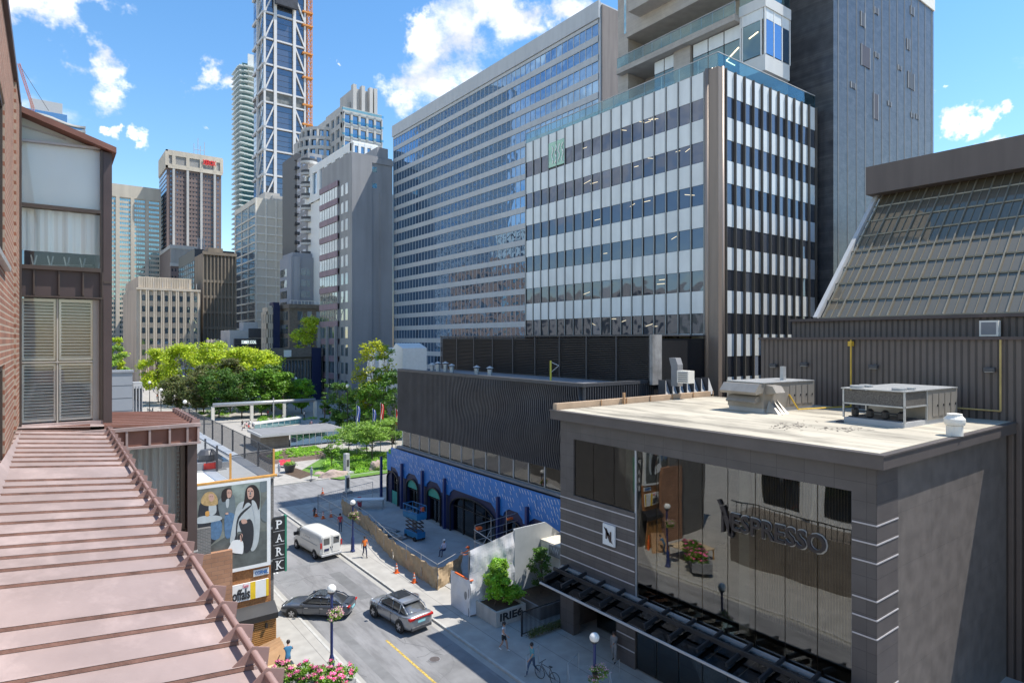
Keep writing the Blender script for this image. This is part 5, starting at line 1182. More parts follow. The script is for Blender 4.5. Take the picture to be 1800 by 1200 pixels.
mb.add([(X1r, -1, Z1r), (X1r+.03, -1, Z1r-.16), (X1r+.03, YF, Z1r-.16), (X1r, YF, Z1r)], [(0, 1, 2, 3)])
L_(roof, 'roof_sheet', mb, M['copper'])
mb = MB(); mr = MB()
for y in ys:
    x0 = -.62
    mb.add([(x0, y-.016, rz_(x0)), (X1r+.015, y-.016, rz_(X1r)), (X1r+.015, y-.012, rz_(X1r)+.022), (x0, y-.012, rz_(x0)+.022),
            (x0, y+.016, rz_(x0)), (X1r+.015, y+.016, rz_(X1r)), (X1r+.015, y+.012, rz_(X1r)+.022), (x0, y+.012, rz_(x0)+.022)], [(3, 2, 6, 7), (4, 5, 6, 7), (1, 5, 6, 2)])
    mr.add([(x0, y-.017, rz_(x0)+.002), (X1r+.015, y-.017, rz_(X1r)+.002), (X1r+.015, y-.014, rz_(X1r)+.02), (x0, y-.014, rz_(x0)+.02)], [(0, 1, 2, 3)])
    mb.box(X1r-.02, X1r+.04, y-.02, y+.02, Z1r-.09, Z1r+.02)
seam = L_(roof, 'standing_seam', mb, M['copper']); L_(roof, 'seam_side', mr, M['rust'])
# wall upstand
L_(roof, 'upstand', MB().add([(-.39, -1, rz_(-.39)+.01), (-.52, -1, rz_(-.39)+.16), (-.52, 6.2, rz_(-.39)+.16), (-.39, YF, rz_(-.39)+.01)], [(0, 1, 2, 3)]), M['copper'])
pp = MB(); xp = X1r-.015; zp = Z1r+.075; pp.tube((xp, -.5, zp), (xp, 13.2, zp), .019, n=10); pp2 = L_(roof, 'snow_guard_pipe', pp, M['pipe'], smooth=True)
for i, y in enumerate(ys):
    if i % 1 == 0 and y > .5:
        m_ = MB(); m_.add([(X1r-.12, y-.004, Z1r+.03), (X1r+.05, y-.004, Z1r+.0), (X1r+.06, y-.004, Z1r+.085), (X1r-.02, y-.004, Z1r+.11), (X1r-.12, y+.004, Z1r+.03), (X1r+.05, y+.004, Z1r+.0), (X1r+.06, y+.004, Z1r+.085), (X1r-.02, y+.004, Z1r+.11)], [(0, 1, 2, 3), (7, 6, 5, 4), (0, 4, 5, 1), (1, 5, 6, 2), (2, 6, 7, 3), (3, 7, 4, 0)])
        o = L_(roof, 'guard_bracket', m_, M['pipe'])
# ---- bay
bay = empty('roof_bay', (0, 0, 0), -LA, 'brown metal framed bay with blinds and louvred shutters at the end of the copper roof', 'bay')
BY = 13.6
def bx(px, py=HY): return lY(BY, px, py)
def rect(mb, pa, ya, pb, yb, d0, d1):
    xa = bx(pa)[0]; xb_ = bx(pb)[0]; pm = (pa+pb)/2; z1 = bx(pm, ya)[1]; z0 = bx(pm, yb)[1]; mb.box(xa, xb_, BY-d0, BY+d1, z0, z1)
xl, xr = bx(33)[0], bx(196)[0]; zl, zr_ = bx(35, 192)[1], bx(195, 262)[1]
def ztop(x): return zl+(zr_-zl)*(x-xl)/(xr-xl)
zmid = bx(105, 367)[1]; zsil = bx(105, 471)[1]; zpan = bx(105, 523)[1]; zlow = bx(105, 742)[1]
xc = bx(181)[0]; xw0, xw1 = bx(38)[0], bx(176)[0]
fr = MB()
fr.prism([(xl-.05, ztop(xl-.05)), (xr+.06, ztop(xr+.06)), (xr+.06, ztop(xr+.06)-.1), (xl-.05, ztop(xl-.05)-.1)], BY-.25, BY+3, 'y')
L_(bay, 'roof_edge', fr, M['copper_dark'])
L_(bay, 'corner_post', MB().box(xc, xr, BY-.12, BY+2.8, 15.2, ztop(xr)-.1), M['brown_metal'])
L_(bay, 'corner_post', MB().box(xc+.005, xr-.005, BY-.13, BY-.12, bx(188, 497)[1]-.02, bx(188, 497)[1]+.02), M['bronze'])
fr = MB(); fr.box(xl, xw0, BY-.1, BY+.2, zlow, ztop(xl)-.12).box(xw1, xc, BY-.1, BY+.2, zlow, ztop(xc)-.12).box(xw0, xw1, BY-.1, BY+.1, zmid-.03, zmid+.03).box(xw0, xw1, BY-.12, BY+.1, zsil-.05, zsil+.02)
L_(bay, 'frame', fr, M['bronze'])
zt_ = bx(40, 247)[1]; zt2 = bx(176, 262)[1]
fr = MB(); fr.prism([(xw0, zt_+.02), (xw1, zt2+.02), (xw1, zt2-.02), (xw0, zt_-.02)], BY-.05, BY+.02, 'y'); fr.prism([(xw0, zt_+.27), (xw1-.5, zt2+.1), (xw1-.5, zt2+.08), (xw0, zt_+.25)], BY+.02, BY+.04, 'y'); L_(bay, 'glazing_bar', fr, M['lgrey'])
L_(bay, 'sloped_light', MB().prism([(xw0, zt_), (xw1, zt2), (xw1, ztop(xw1)-.11), (xw0, ztop(xw0)-.11)], BY+.05, BY+.08, 'y'), mat('milky_glass', (.55, .6, .56), .3, .08, 1))
zbl = bx(105, 443)[1]
gm = clear_glass('bay_glass', (.96, .97, .96), .04, .008, .5, bl=.08)
w1 = L_(bay, 'window', MB().prism([(xw0, zmid), (xw1, zmid), (xw1, zt2), (xw0, zt_)], BY+.0, BY+.012, 'y'), gm); L_(w1, 'blind', MB().prism([(xw0, zmid), (xw1, zmid), (xw1, zt2), (xw0, zt_)], BY+.06, BY+.07, 'y'), M['frost'])
w2 = L_(bay, 'window', MB().box(xw0, xw1, BY, BY+.012, zsil, zmid), gm); bl = MB(); n = 40
for k in range(n):
    x0 = xw0+(xw1-xw0)*k/n; x1 = xw0+(xw1-xw0)*(k+1)/n; f = lambda x: BY+.09+.018*math.sin(x*19)+.01*math.sin(x*47)
    bl.quad((x0, f(x0), zbl), (x1, f(x1), zbl), (x1, f(x1), zmid), (x0, f(x0), zmid))
L_(w2, 'blind', bl, M['frost'], smooth=True)
L_(bay, 'room_back', MB().box(xl, xr-.05, BY+2.6, BY+2.7, 15, ztop(xr)).box(xl, xr-.05, BY+.3, BY+2.6, zsil-.4, zsil-.3), M['dgrey'])
rack = MB()
for k in range(9): x = xw0+.1+k*.12; rack.tube((x, BY+.3, zsil-.3), (x+.1*((-1)**k), BY+.5, zsil+.25), .012, n=5)
for k in range(4): rack.tube((xw0, BY+.35, zsil-.2+.08*k), (xw1-.1, BY+.4, zsil-.15+.09*k), .01, n=5)
tag(L_(bay, 'chair_frames', rack, M['galv']))
pn = MB(); pn.box(xl, xc, BY-.04, BY+.1, zpan, zsil-.05); L_(bay, 'copper_panel', pn, M['brown_metal'])
pn = MB()
for px in (60, 104, 146): x = bx(px)[0]; pn.box(x-.012, x+.012, BY-.1, BY-.04, zpan+.04, zsil-.06)
pn.box(xl, xc, BY-.12, BY-.04, zpan-.01, zpan+.02).box(xc-.02, xc, BY-.12, BY-.04, zpan, zsil-.05)
L_(bay, 'panel_rib', pn, M['bronze'])
# shutters behind glass
xs0, xs1, xs2, xs3 = bx(38)[0], bx(98)[0], bx(104)[0], bx(163)[0]
zm2 = bx(105, 636)[1]
for (a, c) in ((xs0, xs1), (xs2, xs3)):
    for (z0, z1) in ((zlow+.03, zm2-.03), (zm2+.03, zpan-.03)):
        s = MB(); z = z0+.05
        while z < z1-.03: s.add([(a+.03, BY+.02, z), (c-.03, BY+.02, z), (c-.03, BY+.075, z+.026), (a+.03, BY+.075, z+.026), (a+.03, BY+.02, z+.008), (c-.03, BY+.02, z+.008), (c-.03, BY+.075, z+.034), (a+.03, BY+.075, z+.034)], [(0, 1, 2, 3), (4, 5, 6, 7), (0, 1, 5, 4), (2, 3, 7, 6)]); z += .054
        sh = L_(bay, 'shutter', MB().box(a, a+.03, BY+.01, BY+.09, z0, z1).box(c-.03, c, BY+.01, BY+.09, z0, z1).box(a+.03, c-.03, BY+.01, BY+.09, z0, z0+.04).box(a+.03, c-.03, BY+.01, BY+.09, z1-.04, z1), M['offwhite']); L_(sh, 'slat', s, M['offwhite'])['kind'] = 'stuff'
L_(bay, 'shutter_frame', MB().box(xs1+.012, xs2-.012, BY-.02, BY+.1, zlow, zpan-.02).box(xs3, xs3+.1, BY-.02, BY+.1, zlow, zpan-.02).box(xl, xs0, BY-.03, BY+.1, zlow, zpan-.02).box(xs0, xs3, BY-.03, BY+.01, zm2-.012, zm2+.012), mat('putty_frame', (.36, .34, .30), .6, .08, 2))
L_(bay, 'window', MB().box(xs0, xs3, BY-.008, BY, zlow+.02, zpan-.02), gm)
L_(bay, 'jamb', MB().box(xs3+.1, xc, BY-.04, BY+.12, zlow, zpan-.02), M['bronze'])
L_(bay, 'room_dark', MB().box(xl, xc, BY+.6, BY+.65, zlow-.2, zpan), M['dgrey'])
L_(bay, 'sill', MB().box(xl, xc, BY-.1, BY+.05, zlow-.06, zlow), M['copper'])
# ---- brick wall at the extreme left
wl = empty('brick_wall', (0, 0, 0), -LA, 'red brick wall with dark framed windows at the extreme left edge', 'wall')
WX = -.46; zt = 18+3.95
wa = (5.0, 9.9); 
mb = MB(); mb.box(WX-.4, WX, wa[1], BY+.1, 16.1, zt); mb.box(WX-.4, WX, .2, wa[0], 16.1, zt); mb.box(WX-.4, WX, wa[0], wa[1], 20.9, zt); mb.box(WX-.4, WX, wa[0], wa[1], 17.7, 18.9); L_(wl, 'brickwork', mb, M['brick'])
L_(wl, 'coping', MB().box(WX-.4, WX+.05, .2, BY+.1, zt, zt+.12), M['brown_metal'])
for (z0, z1) in ((18.9, 20.9), (16.15, 17.7)):
    wn = L_(wl, 'window', MB().box(WX-.16, WX-.14, wa[0], wa[1], z0, z1), M['carglass'])
    f_ = MB(); f_.box(WX-.18, WX-.02, wa[0], wa[1], z0, z0+.07).box(WX-.18, WX-.02, wa[0], wa[1], z1-.07, z1)
    for k in range(6): y = wa[0]+(wa[1]-wa[0]-.08)*k/5; f_.box(WX-.18, WX-.02, y, y+.08, z0+.07, z1-.07)
    f_.box(WX-.15, WX-.04, wa[0], wa[1], (z0+z1)/2-.03, (z0+z1)/2+.03)
    L_(wn, 'frame', f_, M['bronze']); L_(wn, 'sill', MB().box(WX-.1, WX+.06, wa[0]-.05, wa[1]+.05, z0-.06, z0), M['galv'])
L_(wl, 'pilaster', MB().box(WX, WX+.03, 12.2, BY-.3, 16.6, zt), M['brick']); L_(wl, 'downpipe', MB().box(WX+.03, WX+.06, BY-.3, BY-.15, 16.5, zt), M['bronze'])
# ---- lower wing beyond: copper fascia, roof and curtained glass
wg = empty('copper_wing', (0, 0, 0), -LA, 'lower projecting wing with copper fascia, seamed roof and curtained glass wall', 'building')
WY = 13.1; wx1 = lY(WY, 348)[0]; zf1 = lY(WY, 348, 745)[1]; zf0 = lY(WY, 348, 776)[1]
yend = lX(wx1, 312)[0]; xe = X1r-.4
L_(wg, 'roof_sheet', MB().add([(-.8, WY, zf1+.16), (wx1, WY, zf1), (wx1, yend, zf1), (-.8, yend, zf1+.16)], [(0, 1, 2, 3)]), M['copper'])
mb = MB(); n = 8
for k in range(n+1):
    y = WY+(yend-WY)*k/n; mb.add([(.75, y-.02, zf1+.05), (wx1, y-.02, zf1), (wx1, y-.016, zf1+.025), (.75, y-.016, zf1+.105), (.75, y+.02, zf1+.05), (wx1, y+.02, zf1), (wx1, y+.016, zf1+.025), (.75, y+.016, zf1+.105)], [(0, 1, 2, 3), (4, 5, 6, 7), (3, 2, 6, 7), (1, 5, 6, 2)])
L_(wg, 'standing_seam', mb, M['copper_dark'])
L_(wg, 'snow_guard_pipe', MB().tube((wx1-.05, WY, zf1+.09), (wx1-.05, yend, zf1+.09), .018), M['pipe'])
mb = MB()
for k in range(n+1): y = WY+(yend-WY)*k/n; mb.box(wx1-.1, wx1+.03, y-.01, y+.01, zf1+.02, zf1+.1)
L_(wg, 'guard_bracket', mb, M['pipe'])['kind'] = 'stuff'
L_(wg, 'fascia', MB().box(.5, wx1, WY-.05, WY, zf0+.02, zf1-.02).box(-.46, .55, WY+.1, WY+.15, zf1-.13, zf1+.12), M['copper_dark'])
fb = MB(); fb.box(-.45, wx1+.03, WY-.12, WY-.02, zf1-.03, zf1+.03).box(.5, wx1+.03, WY-.12, WY, zf0-.02, zf0+.02)
for px in (222, 262, 297, 328, 347): x = lY(WY, px)[0]; fb.box(x-.018, x+.018, WY-.11, WY-.05, zf0+.02, zf1-.03)
for px in (60, 90, 120, 165, 205): x = lY(WY, px)[0]; fb.box(x-.014, x+.014, WY+.02, WY+.1, zf1-.1, zf1+.02)
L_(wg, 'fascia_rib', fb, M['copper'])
xc0 = lY(WY, 330)[0]; L_(wg, 'corner_column', MB().box(xc0, wx1-.01, WY+.02, WY+.3, 0, zf0), M['brown_metal'])
L_(wg, 'column_shoe', MB().box(xc0-.01, wx1+.0, WY+.0, WY+.31, lY(WY, 340, 968)[1]-.03, lY(WY, 340, 968)[1]), M['galv'])
cu = MB(); n = 90; xa_, xb_ = -.3, xc0-.12
for k in range(n):
    x0 = xa_+(xb_-xa_)*k/n; x1 = xa_+(xb_-xa_)*(k+1)/n; f = lambda x: WY+.42+.035*math.sin(x*52)+.015*math.sin(x*23); cu.quad((x0, f(x0), 12.5), (x1, f(x1), 12.5), (x1, f(x1), zf0), (x0, f(x0), zf0))
L_(wg, 'curtain', cu, mat('grey_curtain', (.34, .35, .35), .8, .08, .8), smooth=True)
L_(wg, 'window', MB().box(xa_, xc0-.02, WY+.2, WY+.212, 14.42, zf0), gm); L_(wg, 'window', MB().box(xa_, xc0-.02, WY+.2, WY+.212, 11, 14.35), gm)
L_(wg, 'frame', MB().box(xa_, xc0, WY+.15, WY+.25, 14.34, 14.42).box(xc0-.1, xc0-.02, WY+.15, WY+.25, 11, zf0), M['bronze'])
L_(wg, 'body', MB().box(-3, xc0, WY+.6, yend, 0, zf1-.1).box(xc0, wx1-.01, WY+.3, yend, 0, zf1-.1), M['brick'])
# ---- hidden lower body, seen only in the shop glass
ob = Bld('own_building', 'brick street frontage below the copper roof, mirrored in the store glass', 'building', -12, .5, -25, 12.9, 16.05, M['brick'], M['carglass'])
ob.w.box(.5, 4.0, -25, 30, 0, 9.6); ob.finish()
ob.part('pale_wall', MB().box(4.0, 4.02, -25, 30, 3.9, 9.6), M['white'])
mb = MB()
for k in range(10):
    y = -22+k*5.2
    if y > 28: break
    ob.part('arched_window', MB().prism([(y+1.0, 4.6)]+[(y+2.6-1.6*math.cos(math.pi*q/10), 6.9+1.2*math.sin(math.pi*q/10)) for q in range(11)]+[(y+4.2, 4.6)], 4.02, 4.05, 'x'), M['carglass'])
    mb.box(4.0, 4.2, y, y+.7, 4.2, 9.6); mb.box(4.0, 4.3, y, y+5.2, 8.7, 9.6)
ob.part('pale_bay', mb, M['white'])
ob.part('podium', MB().box(4, 6.9, -25, 30, 0, 3.9), M['drabbrick']); mb = MB()
for k in range(120): y = -24+k*.45; mb.box(6.8, 6.84, y, y+.04, 3.9, 4.9)
mb.box(6.78, 6.86, -24, 30, 4.9, 4.97); o = ob.part('railing', mb, M['black']); o['kind'] = 'stuff'
# ---------------------------------------------------------------- the billboard building
BX1, BYY = 10.5, 36.6
M['tan_block'] = brick('tan_block', (.36, .19, .11), (.30, .15, .085), (.22, .13, .09), .62, .23, 'X', .5)
bb = Bld('billboard_building', 'small brick building with a tall fashion billboard, shop banner and timber slats on its end', 'building', 1.5, BX1, BYY, 66, 10.15, M['brick_grey'], M['carglass'])
bb.finish()
def bX(px, py=HY): return onY(BYY, px, py)
def bz(py, px=440): return onY(BYY, px, py)[1]
bb.part('roof_membrane', MB().box(1.5, BX1+.05, BYY-.05, 66, 10.15, 10.3), M['white'])
bb.part('roof_edge', MB().box(1.5, BX1+.12, BYY-.28, BYY-.05, 10.3, 10.4), M['wood'])
zb0, zb1 = 5.38, 10.28
fx0 = bX(352)[0]-1.2; fx1 = bX(473)[0]
bd = bb.part('billboard', MB().box(fx0, fx1, BYY-.3, BYY-.05, zb0, zb1), M['white'])
pi = MB(); PXA, PXB, PZA, PZB = fx0, fx1-.2, zb0+.2, zb1-.16
yy = BYY-.302
def ppt(u, v, d=0): return (PXA+(PXB-PXA)*min(max(u, 0), 1), yy-.0015*d, PZA+(PZB-PZA)*min(max(v, 0), 1))
def poly(pts, d): m_ = MB(); m_.add([ppt(u, v, d) for u, v in pts], [tuple(range(len(pts)))]); return m_
def X2(px, py):  # photo pixel on the poster -> poster uv
    x, z = onY(yy, px, py); return ((x-PXA)/(PXB-PXA), (z-PZA)/(PZB-PZA))
def P5(pts): return [X2(330+a/5, 760+c/5) for a, c in pts]
M['p_bg'] = mat('poster_background', (.14, .15, .13), .5, .5, 1.2); M['p_floor'] = mat('poster_pavement', (.09, .10, .095), .5, .3, 2)
M['p_coat'] = mat('poster_pale_coat', (.42, .45, .45), .5, .1, 3); M['p_coat2'] = mat('poster_grey_coat', (.13, .16, .17), .5, .15, 3); M['p_dark'] = mat('poster_dark', (.02, .022, .028), .5, .2, 3)
M['p_hair'] = mat('poster_hair', (.018, .012, .012), .5, .2, 3); M['p_blond'] = mat('poster_blond', (.42, .28, .12), .5, .3, 9); M['p_skin'] = mat('poster_skin', (.5, .3, .23), .5, .08, 5); M['p_jean'] = mat('poster_denim', (.08, .16, .27), .5, .25, 6); M['p_wall'] = mat('poster_wall', (.22, .26, .23), .5, .4, 1.5)
def SM(pts, n=4):
    out = []; N_ = len(pts)
    for i in range(N_):
        p0, p1, p2, p3 = [Vector((*pts[(i+q-1) % N_], 0)) for q in range(4)]
        for k in range(n): t = k/n; v = ((p1*2)+(p2-p0)*t+(p0*2-p1*5+p2*4-p3)*t*t+(p1*3-p0-p2*3+p3)*t*t*t)*.5; out.append((v.x, v.y))
    return out
pic = [('p_bg', [(0, 1), (1, 1), (1, 0), (0, 0)], 1, 'uv'),
 ('p_wall', [(385, 450), (640, 420), (640, 700), (385, 720)], 2), ('p_floor', [(90, 1070), (350, 900), (706, 860), (706, 1125), (370, 1195), (90, 1195)], 3),
 ('p_coat2', [(640, 420), (706, 410), (706, 500), (640, 520)], 3),
 ('p_dark', [(100, 640), (200, 600), (290, 640), (300, 720), (290, 880), (180, 1000), (100, 980)], 4), ('p_coat', [(190, 600), (240, 600), (250, 700), (190, 720)], 5),
 ('p_blond', [(130, 560), (165, 525), (215, 520), (255, 560), (265, 620), (230, 640), (150, 640), (115, 610)], 5), ('p_skin', [(185, 545), (222, 540), (232, 580), (210, 605), (188, 590)], 6),
 ('p_jean', [(210, 780), (290, 775), (300, 860), (270, 930), (205, 925)], 5), ('p_coat', [(90, 745), (200, 725), (290, 735), (280, 770), (90, 800)], 7), ('wood', [(155, 695), (188, 690), (186, 730), (158, 732)], 8),
 ('p_coat2', [(270, 600), (330, 560), (400, 545), (418, 620), (412, 720), (330, 760), (280, 720)], 5), ('p_jean', [(330, 720), (412, 720), (400, 880), (350, 930), (325, 880)], 6), ('p_hair', [(300, 520), (340, 488), (385, 495), (385, 560), (330, 605), (298, 600)], 6), ('p_skin', [(345, 505), (382, 505), (380, 560), (350, 570)], 7), ('p_coat', [(335, 595), (362, 580), (358, 650), (340, 655)], 7),
 ('p_coat', [(435, 640), (500, 600), (590, 600), (635, 700), (620, 960), (560, 1040), (530, 900), (440, 870), (400, 960), (370, 960), (400, 780)], 8),
 ('p_hair', [(510, 500), (545, 462), (590, 462), (625, 510), (635, 600), (620, 680), (575, 640), (520, 620), (480, 670), (500, 580)], 9), ('p_skin', [(522, 500), (550, 480), (575, 500), (580, 550), (560, 580), (530, 575)], 10),
 ('p_dark', [(450, 780), (550, 760), (580, 860), (560, 1010), (500, 1050), (480, 900)], 9), ('p_coat', [(500, 640), (545, 620), (550, 740), (490, 760)], 9), ('p_skin', [(470, 765), (510, 760), (520, 790), (480, 800)], 10), ('p_dark', [(440, 740), (545, 640), (552, 650), (450, 760), (430, 930), (420, 930)], 10),
 ('p_dark', [(528, 512), (542, 508), (541, 513), (528, 517)], 12), ('p_dark', [(556, 508), (570, 512), (569, 517), (556, 513)], 12), ('p_hair', [(538, 556), (558, 556), (556, 562), (540, 562)], 12), ('p_coat2', [(546, 520), (552, 520), (555, 542), (543, 542)], 12), ('p_coat', [(560, 600), (600, 620), (628, 760), (618, 960), (570, 1035), (590, 860), (585, 740)], 12), ('p_dark', [(350, 525), (362, 524), (362, 528), (350, 529)], 12), ('p_dark', [(368, 524), (378, 525), (378, 529), (368, 528)], 12), ('p_dark', [(192, 558), (202, 557), (202, 561), (192, 562)], 12), ('p_dark', [(210, 557), (219, 558), (219, 562), (210, 561)], 12), ('p_skin', [(330, 705), (352, 700), (356, 715), (334, 718)], 12), ('p_dark', [(440, 915), (450, 895), (472, 892), (482, 945), (474, 945), (466, 902), (452, 905), (446, 945)], 12),
 ('white', [(400, 945), (480, 950), (485, 1050), (455, 1062), (355, 1040), (370, 990)], 11), ('p_skin', [(460, 890), (482, 895), (475, 950), (462, 950)], 11), ('p_coat2', [(680, 600), (706, 570), (706, 770), (650, 760), (640, 690)], 6)]
for k_, pts, d, *uv in pic:
    m_ = poly(pts if uv else P5(SM(pts) if k_ not in ('p_floor', 'p_wall') else pts), d+.2*pic.index((k_, pts, d, *uv))); o = bb.sub(bd, 'poster' if uv else 'poster_figure', m_, M[k_], fix=False)
bb.part('brick_pier', MB().box(bX(350)[0]-1.2, bX(404)[0], BYY-.6, BYY-.31, 0, bz(965, 380)), M['tan_block'])
bb.part('brick_pier', MB().box(bX(350)[0]-1.2, bX(367)[0], BYY-.55, BYY-.31, bz(965, 380), bz(923, 360)), M['brick_grey'])
bb.part('orange_wall', MB().box(bX(404)[0], fx1+.05, BYY-.14, BYY-.02, bz(1062), zb0), mat('orange_granite', (.36, .15, .05), .7, .35, 14, .3))
a, z = bX(444, 1009); c, z2 = bX(471, 993); sgn = bb.part('small_sign', MB().box(a, c, BYY-.2, BYY-.15, 4.86, 5.22), M['white']); text('CORNEL', .2, (c-a)*.85, mat('sign_blue', (.02, .12, .35), .5), bb.r, (a+.08-bb.o.x, BYY-.22-bb.o.y, 4.94-bb.o.z), 'S', ext=.005, fat=.03)
a, z = bX(405, 1055); c, z2 = bX(470, 1040); w_ = c-a; bn = bb.part('shop_banner', MB().box(a, c, BYY-.24, BYY-.16, z-.1, z+.85), M['white'])
bb.sub(bn, 'yellow_panel', MB().box(a+w_*.5, a+w_*.64, BYY-.245, BYY-.242, z-.1, z+.85).box(a+w_*.93, c, BYY-.245, BYY-.242, z-.1, z+.85), mat('banner_yellow', (.75, .5, .02), .5))
text('offals', .62, w_*.47, M['p_dark'], bb.r, (a+.04-bb.o.x, BYY-.26-bb.o.y, z-.02), 'S', ext=.005, fat=.03)
text('Game', .2, w_*.15, mat('script_red', (.6, .05, .1), .5), bb.r, (a+w_*.3-bb.o.x, BYY-.26-bb.o.y, z+.62), 'S', ext=.005)
bb.part('awning', MB().prism([(BYY-.15, bz(1062)), (BYY-.9, bz(1075)), (BYY-.9, bz(1085)), (BYY-.15, bz(1085))], bX(406)[0], fx1+.25, 'x'), M['black'])
zt = bz(1086); sl = MB(); z = .15
while z < zt: sl.box(bX(412)[0], fx1+.18, BYY-.75, BYY-.66, z, z+.075); z += .11
o = bb.part('timber_slat', sl, mat('cedar', (.42, .2, .06), .6, .2, 2)); o['kind'] = 'stuff'; bb.part('slat_backing', MB().box(bX(412)[0], fx1+.17, BYY-.66, BYY-.6, 0, zt), M['brown_metal'])
for px, py in ((444, 1104), (468, 1098)):
    x, z = onY(BYY-.8, px, py); bb.part('wall_light', MB().box(x-.05, x+.05, BYY-.9, BYY-.75, z-.12, z+.12), M['black'])
# PARK blade sign
sx0, sx1 = bX(479)[0], bX(503)[0]; sz1, sz0 = bz(908, 490), bz(1003, 490)
ps = empty('park_sign', (sx0, BYY, sz0), 0, 'tall black blade sign with white letters PARK and green edge, right of the billboard', 'sign')
W_ = sx1-sx0; HH = sz1-sz0
MB().box(0, W_*.86, -.12, .12, 0, HH).build('sign_box', M['black'], ps); MB().box(W_*.86, W_, -.14, .14, -.05, HH+.05).build('green_edge', mat('sign_green', (.03, .2, .12), .5), ps)
MB().box(-.15, 0, -.04, .04, HH*.8, HH*.84).box(-.15, 0, -.04, .04, HH*.2, HH*.24).build('bracket', M['galv'], ps)
for k, ch in enumerate('PARK'):
    z0 = HH*(3-k)/4; MB().box(.0, W_*.86, -.125, -.12, z0-.01, z0+.012).build('divider', M['lgrey'], ps) if k < 3 else None
    text(ch, HH*.145, W_*.4, M['white'], ps, (W_*.24, -.14, z0+HH*.055), 'S', ext=.008, name='letter', fat=.01)
    # serifs
    xs = {'P': [(0, .0)], 'A': [(0, 0), (.4, 0)], 'R': [(0, 0), (.38, 0)], 'K': [(0, 0), (.38, 0), (.36, 1)]}[ch]
    sf = MB()
    for (u, v) in xs+([(0, 1)] if ch != 'A' else []): x = W_*(.24+u)+.0; z = z0+HH*.055+(HH*.145)*v; sf.box(x-.06, x+.11, -.15, -.135, z-.012, z+.014)
    sf.build('serif', M['white'], ps)
# mesh-screened roof fence
fe = empty('mesh_fence', (BX1, BYY, 10.3), 0, 'black mesh screened rooftop fence on timber posts above the billboard', 'fence')
mesh = mat('shade_mesh', (.045, .045, .05), .8, .2, 20); 
nt = mesh.node_tree; tr = nt.nodes.new('ShaderNodeBsdfTransparent'); ms = nt.nodes.new('ShaderNodeMixShader'); ms.inputs[0].default_value = .62
nt.links.new(tr.outputs[0], ms.inputs[1]); nt.links.new(nt.nodes['Principled BSDF'].outputs[0], ms.inputs[2]); nt.links.new(ms.outputs[0], nt.nodes['Material Output'].inputs[0])
xf = onY(BYY, 405)[0]-BX1
MB().quad((0, 0, 0), (0, 29, 0), (0, 29, 1.45), (0, 0, 1.45)).quad((xf, 0, 0), (0, 0, 0), (0, 0, 1.45), (xf, 0, 1.3)).quad((xf, 0, 0), (xf-.6, 29, 0), (xf-.6, 29, 1.45), (xf, 0, 1.3)).build('mesh_sheet', mesh, fe, fix=False)
for (x, y, m_) in [(0, 0, 'wood'), (xf, 0, 'wood')]+[(0, 3.2*k, 'dgrey') for k in range(1, 10)]+[(xf-.02*k, 3.2*k, 'dgrey') for k in range(1, 10)]: MB().box(x-.05, x+.05, y-.05, y+.05, -.05, 1.5).build('post', M[m_], fe)
MB().tube((0, 0, 1.47), (0, 29, 1.47), .03).tube((xf, 0, 1.35), (xf-.6, 29, 1.47), .03).tube((0, 0, 1.47), (xf, 0, 1.35), .03).build('top_rail', M['black'], fe)
# things on that roof
r = empty('roof_skylight', (8.6, 42, 10.3), 0, 'low glazed roof hatch beside the mesh fence', 'skylight'); MB().box(-1.0, .5, -1.5, 1.5, 0, .35).build('curb', M['lgrey'], r); MB().box(-.9, .4, -1.4, 1.4, .35, .42).build('pane', M['tower_glass'], r)
p = G(364, 815, 10.6); r = empty('roof_fan', (p.x, p.y, 10.3), 0, 'grey rooftop exhaust box with a red panel, behind the copper wing', 'roof fan'); MB().box(-.7, .7, -.6, .6, 0, .5).build('casing', M['mgrey'], r); MB().lathe([(.5, .5), (.55, .9), (.35, 1.15), (.05, 1.2)], n=16).build('cowl', M['dgrey'], r); MB().box(-.3, .4, -.64, -.6, .1, .45).build('red_panel', mat('red_panel', (.5, .04, .03), .5), r); MB().box(-1.3, .9, -.9, .9, -.0, .06).build('pad', M['galv'], r)
# ---------------------------------------------------------------- trees and plants
def crown_mesh(name, clumps, n, ls, m, seed, flat=.5):
    """leaf faces scattered in clumps (cx,cy,cz,rx,ry,rz)"""
    rg = np.random.default_rng(seed); w = np.array([c[3]*c[4]*c[5] for c in clumps])**.8; w = w/w.sum()
    idx = rg.choice(len(clumps), n, p=w); C = np.array(clumps)[idx]
    d = rg.normal(size=(n, 3)); d /= np.linalg.norm(d, axis=1)[:, None]; r = rg.random(n)**.42*np.where(rg.random(n) < .14, 1+.8*rg.random(n), 1)
    P = C[:, :3]+d*r[:, None]*C[:, 3:6]
    a = rg.normal(size=(n, 3)); a[:, 2] *= flat; a /= np.linalg.norm(a, axis=1)[:, None]
    up = np.array([0, 0, 1.0])+d*.8+rg.normal(size=(n, 3))*.5; b = np.cross(up, a); b /= np.linalg.norm(b, axis=1)[:, None]+1e-9
    s = ls*(.6+.8*rg.random(n))[:, None]
    V = np.empty((n, 4, 3)); V[:, 0] = P-a*s; V[:, 1] = P-b*s*.55; V[:, 2] = P+a*s; V[:, 3] = P+b*s*.55
    V = V.reshape(-1, 3); me = bpy.data.meshes.new(name); me.vertices.add(4*n); me.vertices.foreach_set('co', V.ravel())
    me.loops.add(4*n); me.loops.foreach_set('vertex_index', np.arange(4*n)); me.polygons.add(n); me.polygons.foreach_set('loop_start', np.arange(n)*4); me.polygons.foreach_set('loop_total', np.full(n, 4))
    me.materials.append(m); me.update(); return me
